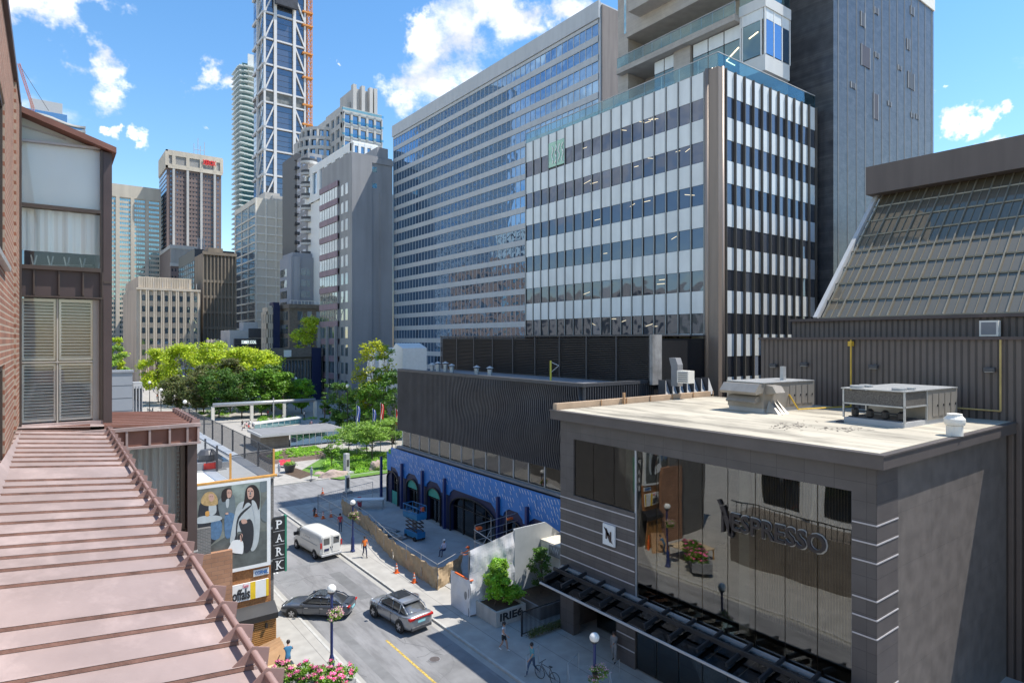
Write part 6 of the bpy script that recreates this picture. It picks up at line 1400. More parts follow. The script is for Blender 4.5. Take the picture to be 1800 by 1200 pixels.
def mkobj(name, me, parent, loc=(0, 0, 0)):
    o = bpy.data.objects.new(name, me); COL.objects.link(o); o.parent = parent; o.location = loc; return o
def tree(loc, h, w, label, leaf, seed, base=.3, n=5000, ls=.16, nc=26, name='park_tree', cat='tree', group=None, shape='round', tr=.16, cr=None):
    rg = random.Random(seed); r = empty(name, loc, rg.uniform(0, 6), label, cat, group)
    mb = MB(); top = h*.72; lean = (rg.uniform(-.3, .3), rg.uniform(-.3, .3))
    z = 0; p = Vector((0, 0, 0)); k = 6; pts = []
    for i in range(k+1): f = i/k; pts.append(Vector((lean[0]*f+rg.uniform(-.06, .06), lean[1]*f+rg.uniform(-.06, .06), top*f)))
    for i in range(k): mb.tube(pts[i], pts[i+1], tr*(1-.8*i/k), tr*(1-.8*(i+1)/k), 7)
    cl = []
    for i in range(nc):
        if shape == 'round': u = rg.random(); zz = h*(base+(1-base)*u); rad = w/2*math.sin(math.pi*min(1, .12+.8*u))**.7
        elif shape == 'column': u = rg.random(); zz = h*(base+(1-base)*u); rad = w/2*(1-.6*u)
        elif shape == 'layer': u = rg.random(); zz = h*(base+(1-base)*u); rad = w/2*(.6+.4*math.sin(u*3.1))
        else: u = rg.random(); zz = h*(base+(1-base)*u); rad = w/2
        a = rg.uniform(0, 6.283); q = rad*(rg.random()**.4)*.82; c = Vector((q*math.cos(a), q*math.sin(a), min(zz, h*.93)))
        s = w*rg.uniform(.10, .19); fl_ = .55 if shape != 'layer' else .28
        cl.append((c.x, c.y, c.z, s, s, s*fl_*1.2))
        if i < 16: st_ = pts[min(k, max(1, int(k*(zz/h)*.9)))]; mb.tube(st_, c, tr*.32, .015, 5)
    mb.build('trunk', M['bark'], r)
    if cr: mkobj('crown', cr, r)
    else: mkobj('crown', crown_mesh('crown', cl, n, ls, M[leaf], seed), r)
    return r
def copytree(src, loc, label, rz=0, sc=1):
    c = copy_tree(src); c.location = loc; c.rotation_euler = (0, 0, rz); c.scale = (sc,)*3; c['label'] = label; return c
GP = 'trees in the park'
def TP(px, py, top, D=None):  # base pixel on ground & top pixel -> loc, height
    p = G(px, py, .12); d = depth(p); return p, (H-(top-HY)/F*d)-.12
def atD(px, D, z=.12): cx = (px-900)/F*D; return Vector((cx*CS+D*SN, -cx*SN+D*CS, z))
yel = [(278, 178, 612, 11, 'leftmost of the yellow-green park trees, drooping over the street'), (325, 172, 603, 12, 'second yellow-green park tree from the left'), (372, 168, 600, 12.5, 'yellow-green park tree left of the middle, tallest of its row'), (418, 165, 612, 13, 'right-hand middle yellow-green park tree'), (465, 160, 616, 12, 'rightmost big yellow-green park tree beside the glass pavilion')]
protoY = None
for i, (px, D, top, w_, lb_) in enumerate(yel):
    h = H-(top-HY)/F*D; tree(atD(px, D), h, w_, lb_, 'leaf_yel', 40+i, .3, 6500, .3, 46, group=GP, name='honey_locust')
dk = [(310, 148, 662, 8, 'leaf_brown', 'brownish tree at the left end of the dark front row, leaning over the street'), (345, 146, 652, 8.5, 'leaf_brown', 'brownish-green tree second in the dark front row'), (385, 144, 648, 9, 'leaf_dark', 'dark green tree behind the left end of the tube pergola'), (425, 143, 652, 8.5, 'leaf_dark', 'dark green tree above the first pergola bay'), (460, 145, 650, 8.5, 'leaf_green', 'leafy green tree above the middle of the pergola'), (497, 147, 655, 8.5, 'leaf_green', 'leafy green tree above the right half of the pergola'), (530, 152, 668, 6.5, 'leaf_bright', 'small bright green tree by the right end of the pergola'), (405, 152, 628, 7, 'leaf_brown', 'copper tinted tree behind the dark front row'), (358, 152, 640, 7, 'leaf_brown', 'russet tinted tree between the yellow and the dark rows'), (478, 156, 640, 7, 'leaf_dark', 'nearly black-green tree at the right of the second row')]
for i, (px, D, top, w_, lf, lb_) in enumerate(dk):
    h = H-(top-HY)/F*D; tree(atD(px, D), h, w_, lb_, lf, 60+i, .22, 5200, .26, 40, group=GP)
tree(atD(548, 195), H-(553-HY)/F*195-.1, 13, 'bright yellow-green street tree in front of the drab brick apartments', 'leaf_yel', 91, .3, 5000, .34, 34, name='street_tree')
tree(atD(200, 175), H-(605-HY)/F*175, 7.5, 'yellow-green tree at the left, just right of the bay column', 'leaf_mid', 92, .3, 4000, .28, 26, name='street_tree'); tree(atD(206, 190), H-(590-HY)/F*190, 6, 'taller green tree behind the one beside the bay column', 'leaf_yel', 93, .4, 3000, .28, 20, name='street_tree')
# tall loose tree by the grey block, climbing greens
tree(atD(655, 118), H-(594-HY)/F*118, 7.5, 'tall loose yellow-green tree in front of the blank grey wall', 'leaf_gold', 94, .25, 3600, .24, 60, name='gold_tree')
tree(atD(676, 122), H-(600-HY)/F*122, 5.5, 'slim green tree right of the loose yellow-green one', 'leaf_mid', 95, .3, 2600, .22, 30, name='gold_tree')
tree(atD(571, 128), 10.5, 2.6, 'narrow dark columnar tree beside the grey block', 'leaf_dark', 96, .05, 2600, .2, 26, name='columnar_tree', shape='column')
for i, (px, D, top, w_, lf) in enumerate(((598, 122, 672, 6, 'leaf_dark'), (622, 120, 680, 6, 'leaf_mid'), (648, 116, 672, 6, 'leaf_green'), (672, 112, 665, 6.5, 'leaf_green'), (692, 108, 650, 6, 'leaf_dark'))):
    h = H-(top-HY)/F*D; tree(atD(px, D), h, w_, ['dark shrubby tree right of the columnar one', 'soft green tree behind the tall dark lamp post', 'green tree behind the two blue flags', 'dense green tree behind the red and white flags', 'dark green tree half hidden by the black louvred building'][i], lf, 100+i, .08, 3600, .2, 30, group='trees along the shaded path')
lay = [(612, 800, 752, 8, 'light layered tree over the shrub bed, left of the stone pillar'), (645, 795, 742, 9, 'light layered tree in the middle of the shrub bed'), (690, 800, 735, 9, 'light layered tree at the right, next to the blue arcade'), (655, 812, 745, 6, 'small layered tree directly behind the stone pillar')]
for i, (px, py, top, w_, lb_) in enumerate(lay):
    p, h = TP(px, py, top); tree(p, max(h, 3.4), w_, lb_, 'leaf_mid', 120+i, .55, 4200, .15, 34, name='layered_tree', shape='layer', group='layered trees in the shrub bed', tr=.11)
p, h = TP(582, 822, 762); tree(p, h, 3.2, 'spindly young tree at the left end of the shrub bed', 'leaf_green', 130, .3, 1500, .12, 22, name='layered_tree', shape='layer', tr=.07)
# shrubs: ground cover in beds
def bed(px0, py0, px1, py1, n, hgt, leaf, seed, name='shrub_bed'):
    rg = random.Random(seed); cl = []
    for i in range(n):
        q = G(px0+(px1-px0)*rg.random(), py0+(py1-py0)*rg.random()); s = rg.uniform(.4, 1.0); cl.append((q.x, q.y, hgt*.4, s, s, hgt*rg.uniform(.4, .8)))
    o = bpy.data.objects.new(name, crown_mesh(name, cl, n*130, .12, M[leaf], seed)); COL.objects.link(o); return tag(o, kind='stuff')
bed(590, 800, 700, 828, 40, .9, 'leaf_green', 5); bed(570, 805, 660, 835, 24, .6, 'leaf_bright', 6); bed(620, 812, 705, 826, 20, .8, 'leaf_bright', 7); bed(455, 742, 560, 732, 26, .7, 'leaf_bright', 8, 'ground_cover'); bed(350, 725, 420, 733, 20, .7, 'leaf_bright', 9, 'ground_cover'); bed(560, 790, 640, 806, 20, .6, 'leaf_mid', 10)
gr = MB(); gr.quad(*[tuple(G(x, y, .135)) for x, y in ((520, 832), (600, 842), (700, 828), (700, 795), (590, 790))]); structure('lawn', gr, M['grass'])
so = MB(); so.quad(*[tuple(G(x, y, .14)) for x, y in ((500, 832), (528, 841), (552, 833), (520, 822))]); structure('bare_soil', so, M['soil'])
# raised planters of crops
for i, (pts, lb_) in enumerate(((((460, 806), (505, 818), (566, 802), (520, 792)), 'long raised timber planter full of green leaves, left of the red chairs'), (((500, 797), (540, 806), (580, 800), (545, 790)), 'raised planter of low greens behind the front one'))):
    q = [G(x, y, .12) for x, y in pts]; x0, x1 = min(v.x for v in q), max(v.x for v in q); y0, y1 = min(v.y for v in q), max(v.y for v in q)
    if i == 1: y0 += 2.0
    r = empty('raised_planter', ((x0+x1)/2, (y0+y1)/2, .12), 0, lb_, 'planter'); a, c = (x1-x0)/2, min((y1-y0)/2, 3.4)
    MB().box(-a, a, -c, -c+.15, 0, .6).box(-a, a, c-.15, c, 0, .6).box(-a, -a+.15, -c+.15, c-.15, 0, .6).box(a-.15, a, -c+.15, c-.15, 0, .6).box(-.1, .1, -c+.15, c-.15, 0, .58).build('box', mat('planter_timber%d' % i, (.28, .2, .17), .8, .2, 1), r); MB().box(-a+.15, a-.15, -c+.15, c-.15, 0, .5).build('soil', M['soil'], r)
    rg = random.Random(i); cl = [(rg.uniform(-a+.4, a-.4), rg.uniform(-c+.3, c-.3), .6, .35, .35, .2) for _ in range(70)]; mkobj('greens', crown_mesh('greens', cl, 5200, .1, M['leaf_bright'], 55+i), r)
# boulders, pillar, statues
def boulder(loc, sx, sy, sz, seed, label):
    bm = bmesh.new(); bmesh.ops.create_icosphere(bm, subdivisions=3, radius=1)
    for v in bm.verts: n_ = mnoise.noise(v.co*1.3+Vector((seed, 0, 0)))*.35+mnoise.noise(v.co*3+Vector((seed, 4, 0)))*.12; v.co *= 1+n_; v.co = Vector((v.co.x*sx, v.co.y*sy, max(v.co.z, -.3)*sz))
    me = bpy.data.meshes.new('boulder'); bm.to_mesh(me); bm.free(); me.materials.append(M['stone']); o = bpy.data.objects.new('boulder', me); COL.objects.link(o); o.location = loc; return tag(o, label, 'rock')
boulder(G(585, 838), 2.0, 1.0, .9, 1, 'wide pink-brown boulder at the kerb of the shrub bed'); boulder(G(660, 826), 1.0, .8, 1.3, 5, 'upright tan boulder near the blue arcade'); boulder(G(560, 834), .8, .6, .4, 8, 'small flat stone beside the wide boulder')
p = G(609, 832, .1); r = empty('stone_pillar', p, .3, 'pale square stone pillar with a dark plaque on a stepped plinth at the kerb', 'monument'); MB().box(-.7, .7, -.7, .7, 0, .25).build('plinth', M['lgrey'], r); MB().box(-.3, .3, -.3, .3, .25, 2.7).build('shaft', M['lgrey'], r, bevel=.03); MB().box(-.18, .18, -.33, -.3, 1.0, 1.9).build('plaque', M['dgrey'], r)
p = G(509, 830, .1); r = empty('flower_pot', p, 0, 'large dark round plant pot at the park corner', 'plant pot'); MB().lathe([(.5, 0), (.8, 1.0), (.85, 1.05), (.75, 1.05)], n=20).build('pot', M['dgrey'], r); mkobj('plant', crown_mesh('plant', [(0, 0, 1.2, .7, .7, .3)], 500, .1, M['leaf_mid'], 3), r)
for i, px in enumerate((501, 511)):
    p = G(px, 821, .1); r = empty('lounge_chair', p, .5, ['left', 'right'][i]+' one of two red lounge chairs behind the dark plant pot', 'chair', 'red chairs at the park corner'); mt_ = M.setdefault('redchair', mat('red_plastic', (.6, .04, .08), .5))
    MB().box(-.5, .5, -.4, .4, .35, .42).build('seat', mt_, r); MB().add([(-.5, .35, .4), (.5, .35, .4), (.5, .6, 1.0), (-.5, .6, 1.0), (-.5, .42, .4), (.5, .42, .4), (.5, .67, 1.0), (-.5, .67, 1.0)], [(0, 1, 2, 3), (7, 6, 5, 4), (0, 4, 5, 1), (1, 5, 6, 2), (2, 6, 7, 3), (3, 7, 4, 0)]).build('backrest', mt_, r)
    for x in (-.45, .45):
        for y in (-.35, .35): MB().box(x-.03, x+.03, y-.03, y+.03, 0, .36).build('leg', mt_, r)
# park pergola: big tube on posts
pA, pB = G(374, 745, .12), G(554, 733, .12); hP = 4.0
r = empty('tube_pergola', pA, 0, 'long silver tube pergola on stone posts across the park', 'pergola'); d_ = pB-pA
MB().tube((0, 0, hP), (d_.x, d_.y, hP), .42, n=16).build('tube_roof', M['galv'], r, smooth=True)
for f in (0.0, .36, .68, 1.0): MB().box(d_.x*f-.3, d_.x*f+.3, d_.y*f-.3, d_.y*f+.3, 0, hP-.3).build('post', M['cream'], r)
MB().tube((d_.x*.56, d_.y*.56-1, 0), (d_.x*.56, d_.y*.56-1, 5), .14).build('mast', M['galv'], r)
# subway pavilion
yp = 106.0; r = empty('station_pavilion', (28.3, yp, .12), 0, 'low flat-roofed glass and brick pavilion with a glass rooflight in the park', 'pavilion')
MB().box(-.3, 13.6, -1.2, 7, 2.15, 2.55).build('roof', M['lgrey'], r); MB().box(0, 13.3, -1, 6.8, 2.55, 2.6).build('roof_membrane', M['mgrey'], r); MB().box(0, 4.6, -.1, 6, 0, 2.15).build('brick_wall', M['drabbrick'], r)
for k in range(8): x = 4.9+k*1.05; gp_ = MB().box(x, x+.95, 0, .04, .15, 2.1).build('window', M['tower_glass'], r); MB().box(x-.08, x+.0, -.05, .1, 0, 2.15).build('frame', M['white'], gp_)
MB().box(13.2, 13.3, 0, 6.5, 0, 2.15).build('side_glass', M['tower_glass'], r)
a = G(448, 756, .12); r = empty('rooflight', a, 0, 'long low glass rooflight box behind the pavilion roof', 'rooflight'); c = G(530, 744, .12)-a
MB().prism([(0, 0), (c.x, c.y), (c.x, c.y+2), (0, 2)], 1.1, 1.35, 'z').build('slab', M['white'], r)
for k in range(8): f0, f1 = k/8, (k+1)/8-.01; MB().prism([(c.x*f0, c.y*f0+.1), (c.x*f1, c.y*f1+.1), (c.x*f1, c.y*f1+.2), (c.x*f0, c.y*f0+.2)], .1, 1.1, 'z').build('pane', M['g_teal'], r)
# white gable kiosk at the foot of the long slab
p = onX(60, 715)[0]; r = empty('white_kiosk', (60, p, 0), 0, 'white gabled entrance kiosk beside the black rooftop screen', 'kiosk'); zt_ = onX(60, 722, 603)[1]; MB().prism([(-3, 0), (3, 0), (3, zt_-2.5), (0, zt_), (-3, zt_-1)], -2.5, 3, 'x').build('walls', M['white'], r); MB().box(-2.6, -2.5, -2, .5, 1, 5).build('window', M['g_mix'], r)
for dy in (6, 12): MB().prism([(dy-2, 0), (dy+2, 0), (dy+2, zt_-3), (dy-2, zt_-1)], -2.5, 3, 'x').build('walls', M['white'], r)
MB().box(-3, 20, -9, 20, 0, 7).build('podium', M['mgrey'], r)
# flags
for i, (px, py, c1, c2, lb_) in enumerate(((627, 716, 'blue', 'white', 'leftmost flag, blue and white, on a thin pole'), (655, 722, 'blue', 'white', 'second flag from the left, blue and white'), (669, 712, 'red', 'white', 'third flag from the left, red and white'), (695, 722, 'red', 'white', 'rightmost flag, red and white, beside the black louvred building'))):
    D = 98; p = atD(px, D); zt_ = H-(py-HY)/F*D+.3; r = empty('flag', p, 0, lb_, 'flag', 'flags on poles by the shaded path'); MB().tube((0, 0, 0), (0, 0, zt_), .05).build('pole', M['lgrey'], r)
    fm = M.setdefault('flag_'+c1, mat('flag_'+c1, (.04, .08, .4) if c1 == 'blue' else (.65, .03, .03), .7)); ks = MB()
    for k in range(8):
        def fp(u, v): return (u*.55+.1*math.sin(v*5), -.2*math.sin(u*5+v*2), zt_-.1-v*2.4-u*.25)
        for j in range(3): ks.k = 1 if (j == 1) else 0; ks.quad(fp(j/3, k/8), fp((j+1)/3, k/8), fp((j+1)/3, (k+1)/8), fp(j/3, (k+1)/8))
    ks.build('cloth', [fm, M['white']], r, fix=False)
# ---------------------------------------------------------------- lamps
glb = mat('lamp_globe', (.82, .8, .74), .25, .03, 3)
def lamp(loc, h, label, basket=True, seed=1, small=False):
    r = empty('street_lamp', loc, 0, label, 'street lamp', 'globe street lamps'); f = 1
    mb = MB(); mb.lathe([(.2, 0), (.2, .12), (.15, .2), (.14, 1.1), (.11, 1.2), (.075, 1.35), (.07, h-.45), (.11, h-.4), (.12, h-.3), (.05, h-.28)], n=14); mb.build('post', M['blue_paint'], r, smooth=False)
    MB().ball((0, 0, h-.1), .235, 18, 12).build('globe', glb, r, smooth=True); MB().lathe([(.16, 0), (.2, .08), (.2, .1)], (0, 0, h-.34), 14).build('collar', M['dgrey'], r)
    return r
def basket(loc, label, seed, pale=True):
    r = empty('hanging_basket', loc, 0, label, 'flower basket', 'flower baskets on the street lamps')
    rg = random.Random(seed); cl = [(rg.uniform(-.3, .3), rg.uniform(-.25, .25), rg.uniform(-.3, .25), .16, .16, .14) for _ in range(14)]
    MB().lathe([(.05, -.3), (.2, -.15), (.26, .02)], n=12).build('basket', M['soil'], r)
    mkobj('foliage', crown_mesh('foliage', cl, 900, .045, M['leaf_mid'], seed), r); mkobj('blossom', crown_mesh('blossom', [(c[0]*1.15, c[1]*1.15, c[2]+.06, .17, .17, .13) for c in cl], 420, .04, M['petal_pale' if pale else 'petal'], seed+1), r); MB().tube((0, 0, -.1), (0, 0, .35), .015).tube((0, 0, .2), (.3, 0, .2), .012).build('hanger', M['black'], r); return r
def lampat(px, pyb, label, pytop):
    p = G(px, pyb, .12); D = depth(p); return p, (H-(pytop-HY)/F*D)-.12
p, h = lampat(620, 969, '', 881); lamp(p, h, 'globe street lamp with a flower basket beside the tan fabric fence'); basket((p.x+.0, p.y-.25, p.z+h-1.15), 'flower basket on the lamp beside the tan fabric fence', 3)
D0 = 33.0; p = atD(583, D0, .12); h = H-(1031-HY)/F*D0-.12; p2 = p
lamp(p, h, 'globe street lamp with a large flower basket above the pink flower box at the bottom'); basket((p.x+.05, p.y-.25, p.z+h-1.3), 'large pink flower basket on the lamp in front of the dark sedan', 9)
D1 = 29.5; p = atD(1045, D1, .12); h = H-(1116-HY)/F*D1-.12; lamp(p, h, 'globe street lamp in front of the coffee store entrance'); basket((p.x, p.y-.2, p.z+h-1.7), 'flower basket on the lamp in front of the store entrance', 15)
for px, D, top, lb_ in ((325, 112, 706, 'distant globe lamp over the mesh fence, nearest the park trees'), (283, 138, 685, 'distant cluster lamp on the street left of the park'), (263, 150, 672, 'farther globe lamp on the street left of the park'), (447, 150, 650, 'lamp with a blue head rising among the dark park trees'), (611, 118, 678, 'tall dark lamp post with a white globe in front of the grey block'), (520, 160, 665, 'slim dark lamp post right of the dark park trees')):
    p = atD(px, D); h = H-(top-HY)/F*D-.12; r = empty('street_lamp', p, 0, lb_, 'street lamp', 'distant lamps round the park'); MB().tube((0, 0, 0), (0, 0, h-.2), .1, .07, 6).build('post', M['black'], r); MB().ball((0, 0, h), .35, 10, 6).build('globe', glb if px != 447 else M['blue_paint'], r)
# ---------------------------------------------------------------- construction yard
yd = MB(); yd.box(23.4, 30.4, 36.5, 62.5, .1, .16); structure('yard_slab', yd, mat('fresh_concrete', (.33, .33, .32), .85, .2, .4, .1))
fp = [G(601, 904), G(648, 940), G(690, 985), G(769, 1040), G(812, 1012)]
fn = empty('fabric_fence', fp[0], 0, 'temporary construction fence wrapped in tan fabric round the yard', 'fence'); o0 = fp[0]
tan = mat('tan_fabric', (.42, .31, .19), .85, .14, 1.5, .3)
mb = MB(); pf = MB(); HF = 1.8
segs = []
for a, c in zip(fp, fp[1:]):
    L_n = (c-a).length; n_ = max(2, int(L_n/.35))
    dirn = (c-a).normalized(); nr = Vector((-dirn.y, dirn.x, 0))
    prevs = None
    for k in range(n_+1):
        f = k/n_; base = a+(c-a)*f-o0; col = []
        for j in range(7):
            z = HF*j/6; sag = .12*math.sin(f*L_n*2.1)*(1 if j == 6 else .3); off = .07*math.sin(f*L_n*3.3+j*1.3)+.05*math.sin(f*L_n*7+j)
            col.append(base+nr*off+Vector((0, 0, max(.03, z-(.12+abs(sag) if j == 6 else 0)+.04*math.sin(k+j)))))
        if prevs:
            for j in range(6): mb.quad(prevs[j], col[j], col[j+1], prevs[j+1])
        prevs = col
    segs.append((a-o0, c-o0, L_n))
mb.build('fabric', tan, fn, smooth=True, fix=False)
for a, c, L_n in segs:
    n_ = max(1, round(L_n/3))
    for k in range(n_+1): q = a+(c-a)*k/n_; MB().tube(q, q+Vector((0, 0, 2.0)), .025, n=6).build('post', M['galv'], fn)
    MB().tube(a+Vector((0, 0, 1.98)), c+Vector((0, 0, 1.98)), .022, n=6).build('rail', M['galv'], fn)
# open wire panels at the far end of the yard
q0, q1, q2 = G(601, 904), G(559, 905), G(658, 868)
for a, c, lb_ in ((G(559, 903), G(601, 930), 'wire mesh fence panel along the pavement at the far end of the yard'), (G(559, 903), G(655, 877), 'wire mesh fence panel closing the far end of the yard')):
    r = empty('wire_fence', a, 0, lb_, 'fence'); d = c-a; n_ = max(2, int(d.length/2.6)); mb = MB()
    for z in (.15, 1.0, 1.95): mb.tube((0, 0, z), (d.x, d.y, z), .025, n=5)
    mb.build('rail', M['galv'], r)
    for k in range(n_+1): MB().tube((d.x*k/n_, d.y*k/n_, 0), (d.x*k/n_, d.y*k/n_, 2.0), .03, n=6).build('post', M['galv'], r)
    mb = MB()
    for k in range(int(d.length/.25)): f = k*.25/d.length; mb.obox((d.x*f, d.y*f, .15), (d.x*f, d.y*f, 1.95), .008, .008)
    mb.build('wire', M['galv'], r)['kind'] = 'stuff'
# white board at the far corner of the yard, timber stacks, pit
r = empty('white_counter', G(648, 893, .16), -.55, 'white topped work table at the far corner of the yard', 'table'); MB().box(-1.6, 1.6, -.5, .5, .95, 1.02).build('table_top', M['white'], r)
for x in (-1.5, 1.5):
    for y in (-.4, .4): MB().box(x-.04, x+.04, y-.04, y+.04, 0, .95).build('leg', M['galv'], r)
rg = random.Random(2)
for i, (px, py, lb_, L_n) in enumerate(((672, 928, 'stack of grey scaffold planks lying in the yard left of the blue lift', 4.2), (690, 942, 'shorter stack of grey planks nearer the blue lift', 3.2))):
    r = empty('plank_stack', G(px, py, .16), R(100+8*i), lb_, 'planks'); 
    for k in range(6): MB().box(-L_n/2, L_n/2, -.5+.3*(k % 3), -.25+.3*(k % 3), .05+.07*(k//3), .1+.07*(k//3)).build('plank', M['mgrey'] if k % 2 else M['galv'], r).rotation_euler = (0, 0, rg.uniform(-.05, .05))
r = empty('tree_pit', G(680, 946, .16), 0, 'square soil pit framed by a pale concrete kerb in the yard', 'tree pit'); MB().box(-1, 1, -1, -.8, 0, .3).box(-1, 1, .8, 1, 0, .3).box(-1, -.8, -.8, .8, 0, .3).box(.8, 1, -.8, .8, 0, .3).build('kerb_frame', M['concrete'], r); MB().box(-.8, .8, -.8, .8, 0, .1).build('soil', M['soil'], r)
r = empty('concrete_edge', G(640, 925, .16), 0, 'long pale concrete kerb strip inside the tan fence', 'kerb'); MB().box(-.9, -.2, -7, 6, 0, .12).build('strip', M['concrete'], r)
# scissor lift
p = G(729, 946, .16); r = empty('scissor_lift', p, .1, 'blue scissor lift parked in the yard before the black arches', 'scissor lift')
bl = mat('lift_blue', (.02, .17, .36), .45, .12, 2)
MB().box(-.45, .45, -1.05, 1.05, .25, .75).build('chassis', bl, r, bevel=.03)
for x in (-.45, .45):
    for y in (-.7, .7): MB().tube((x-.08, y, .2), (x+.08, y, .2), .2, n=12).build('wheel', M['rubber'], r)
mb = MB()
for k in range(3):
    z0, z1 = .8+k*.35, 1.15+k*.35
    for x in (-.36, .36): mb.obox((x, -.9, z0), (x, .9, z1), .05, .09); mb.obox((x, .9, z0), (x, -.9, z1), .05, .09)
mb.build('scissor_arms', M['dgrey'], r); MB().box(-.5, .5, -1.1, 1.1, 1.9, 2.02).build('platform', bl, r)
mb = MB()
for z in (2.5, 3.05): mb.tube((-.5, -1.1, z), (.5, -1.1, z), .03).tube((.5, -1.1, z), (.5, 1.1, z), .03).tube((.5, 1.1, z), (-.5, 1.1, z), .03).tube((-.5, 1.1, z), (-.5, -1.1, z), .03)
for x in (-.5, 0, .5):
    for y in (-1.1, -.55, 0, .55, 1.1):
        if abs(x) == .5 or abs(y) == 1.1: mb.tube((x, y, 2), (x, y, 3.05), .025)
mb.build('guard_rail', bl, r); MB().box(-.52, .52, -1.12, -1.08, 2.0, 2.45).box(-.54, -.5, -1.1, 1.1, 2.0, 2.4).build('toe_board', bl, r); MB().box(.1, .35, -1.0, -.8, 2.6, 2.95).build('control_box', M['orange'], r)
# scaffold guard by the white hoarding
r = empty('scaffold_rail', G(835, 1005, .16), 0, 'silver scaffold guard rails behind the white wrapped hoarding', 'scaffold'); mb = MB()
for k in range(5): x, y = 0+1.5*k, .9*0; MB().tube((x, 0, 0), (x, 0, 3.6+.35*k), .03).build('upright', M['galv'], r)
for z in (2.4, 3.0, 3.6): MB().tube((0, 0, z), (6.2, 0, z+.4), .028).build('ledger', M['galv'], r)
MB().tube((0, 0, 1), (1.5, 0, 3), .025).tube((-.1, 0, 2.4), (-.1, -2.6, 2.4), .028).tube((-.1, 0, 3.3), (-.1, -2.6, 3.0), .028).tube((-.1, -2.6, 0), (-.1, -2.6, 3.1), .03).build('brace', M['galv'], r)
MB().box(.2, .6, -.1, .2, 3.2, 3.4).box(3.0, 3.5, -.2, 0, 3.5, 3.65).build('orange_clamp', M['orange'], r)
# white wrapped hoarding
wr = mat('white_wrap', (.62, .62, .64), .4, .08, .8, 1.0, bscale=1.6)
ha = G(793, 1066, .12); hb = G(826, 1084, .12); hx = hb.x; hy = hb.y
r = empty('white_hoarding', (hx, hy, .12), 0, 'tall hoarding wrapped in rumpled white sheeting at the near end of the yard', 'hoarding')
ylen = 2.35
def sheet(mb, p, q, z0a, z1a, z0b, z1b, nn, amp, seed):
    p = Vector(p); q = Vector(q); d = q-p; nr = Vector((-d.y, d.x, 0)).normalized(); L_n = d.length; rows = []
    for i in range(nn+1):
        f = i/nn; col = []
        for j in range(nn+1):
            g_ = j/nn; z = (z0a+(z0b-z0a)*f)*(1-g_)+(z1a+(z1b-z1a)*f)*g_; w_ = mnoise.noise(Vector((f*L_n*.9+seed, z*.9, seed)))*amp+mnoise.noise(Vector((f*L_n*2.5, z*1.4+seed, 2)))*amp*.4; col.append(p+d*f+nr*w_+Vector((0, 0, z)))
        rows.append(col)
    for i in range(nn):
        for j in range(nn): mb.quad(rows[i][j], rows[i+1][j], rows[i+1][j+1], rows[i][j+1])
mb = MB(); sheet(mb, (0, ylen, 0), (0, 0, 0), 0, 2.35, 0, 2.35, 14, .10, 3); mb.build('side_sheet', wr, r, smooth=True, fix=False)
mb = MB(); sheet(mb, (0, 0, 0), (3.6, 0, 0), .1, 4.3, .1, 4.9, 26, .16, 8); mb.build('front_sheet', wr, r, smooth=True, fix=False)
MB().box(.0, 3.6, .12, .2, 0, 4.2).box(.05, .13, .2, ylen-.05, 0, 2.3).build('panel', M['mgrey'], r)
MB().box(3.6, 6.4, .05, .15, 0, 5.0).box(3.6, 3.66, -.02, .05, .1, 4.95).build('grey_panel', mat('grey_sheet', (.38, .40, .41), .5, .1, 1), r)
MB().add([(6.4, .05, 0), (8.6, .05, 0), (8.6, .05, 3.4), (6.4, .05, 5.0), (6.4, .15, 0), (8.6, .15, 0), (8.6, .15, 3.4), (6.4, .15, 5.0)], [(0, 1, 2, 3), (7, 6, 5, 4), (0, 4, 5, 1), (1, 5, 6, 2), (2, 6, 7, 3)]).build('grey_panel', MATS['grey_sheet'], r)
MB().box(.02, .25, -.05, .3, 2.3, 2.36).box(-.05, .05, .3, 1.8, 2.32, 2.4).build('orange_tape', M['orange'], r)
# white box with numbers beside the store
q = G(1000, 1090); wx0, wy0 = 28.2, 30.6
r = empty('number_wall', (wx0, wy0, .12), 0, 'white freestanding entrance frame with a grey header carrying numbers, left of the store', 'portal')
MB().box(0, .5, .6, 3.4, 0, 3.4).build('side_wall', M['white'], r); MB().box(-.2, 3, -.0, 3.6, 3.4, 3.9).build('roof', mat('cream_top', (.6, .55, .45), .8), r); MB().box(-.3, -.2, -.0, 2.4, 3.1, 3.85).build('header', M['mgrey'], r)
text('NW 869', .42, 1.7, M['lgrey'], r, (-.32, 2.2, 3.3), 'W', ext=.01, fat=.02)
# planter with lettering
pc = G(872, 1103, .12); r = empty('concrete_planter', pc, 0, 'concrete street planter with dark letters, holding bright green shrubs', 'planter')
pw, pl, ph = 2.35, 2.7, .95
MB().box(0, pw, 0, .14, 0, ph).box(0, pw, pl-.14, pl, 0, ph).box(0, .14, .14, pl-.14, 0, ph).box(pw-.14, pw, .14, pl-.14, 0, ph).build('box', mat('planter_concrete', (.44, .42, .39), .85, .12, 1, .15, grime=.2), r, bevel=.02); MB().box(.14, pw-.14, .14, pl-.14, 0, ph-.12).build('soil', M['soil'], r)
text('IRIE6', .5, 1.75, M['black'], r, (.3, -.02, .3), 'S', ext=.012, fat=.03)
rg = random.Random(8)
def bush(loc, h, w, label, leaf, seed, n=3500, ls=.07, name='shrub'): return tree(loc, h, w, label, leaf, seed, .25, n, ls, 46, name=name, cat='shrub', tr=.04, shape='round')
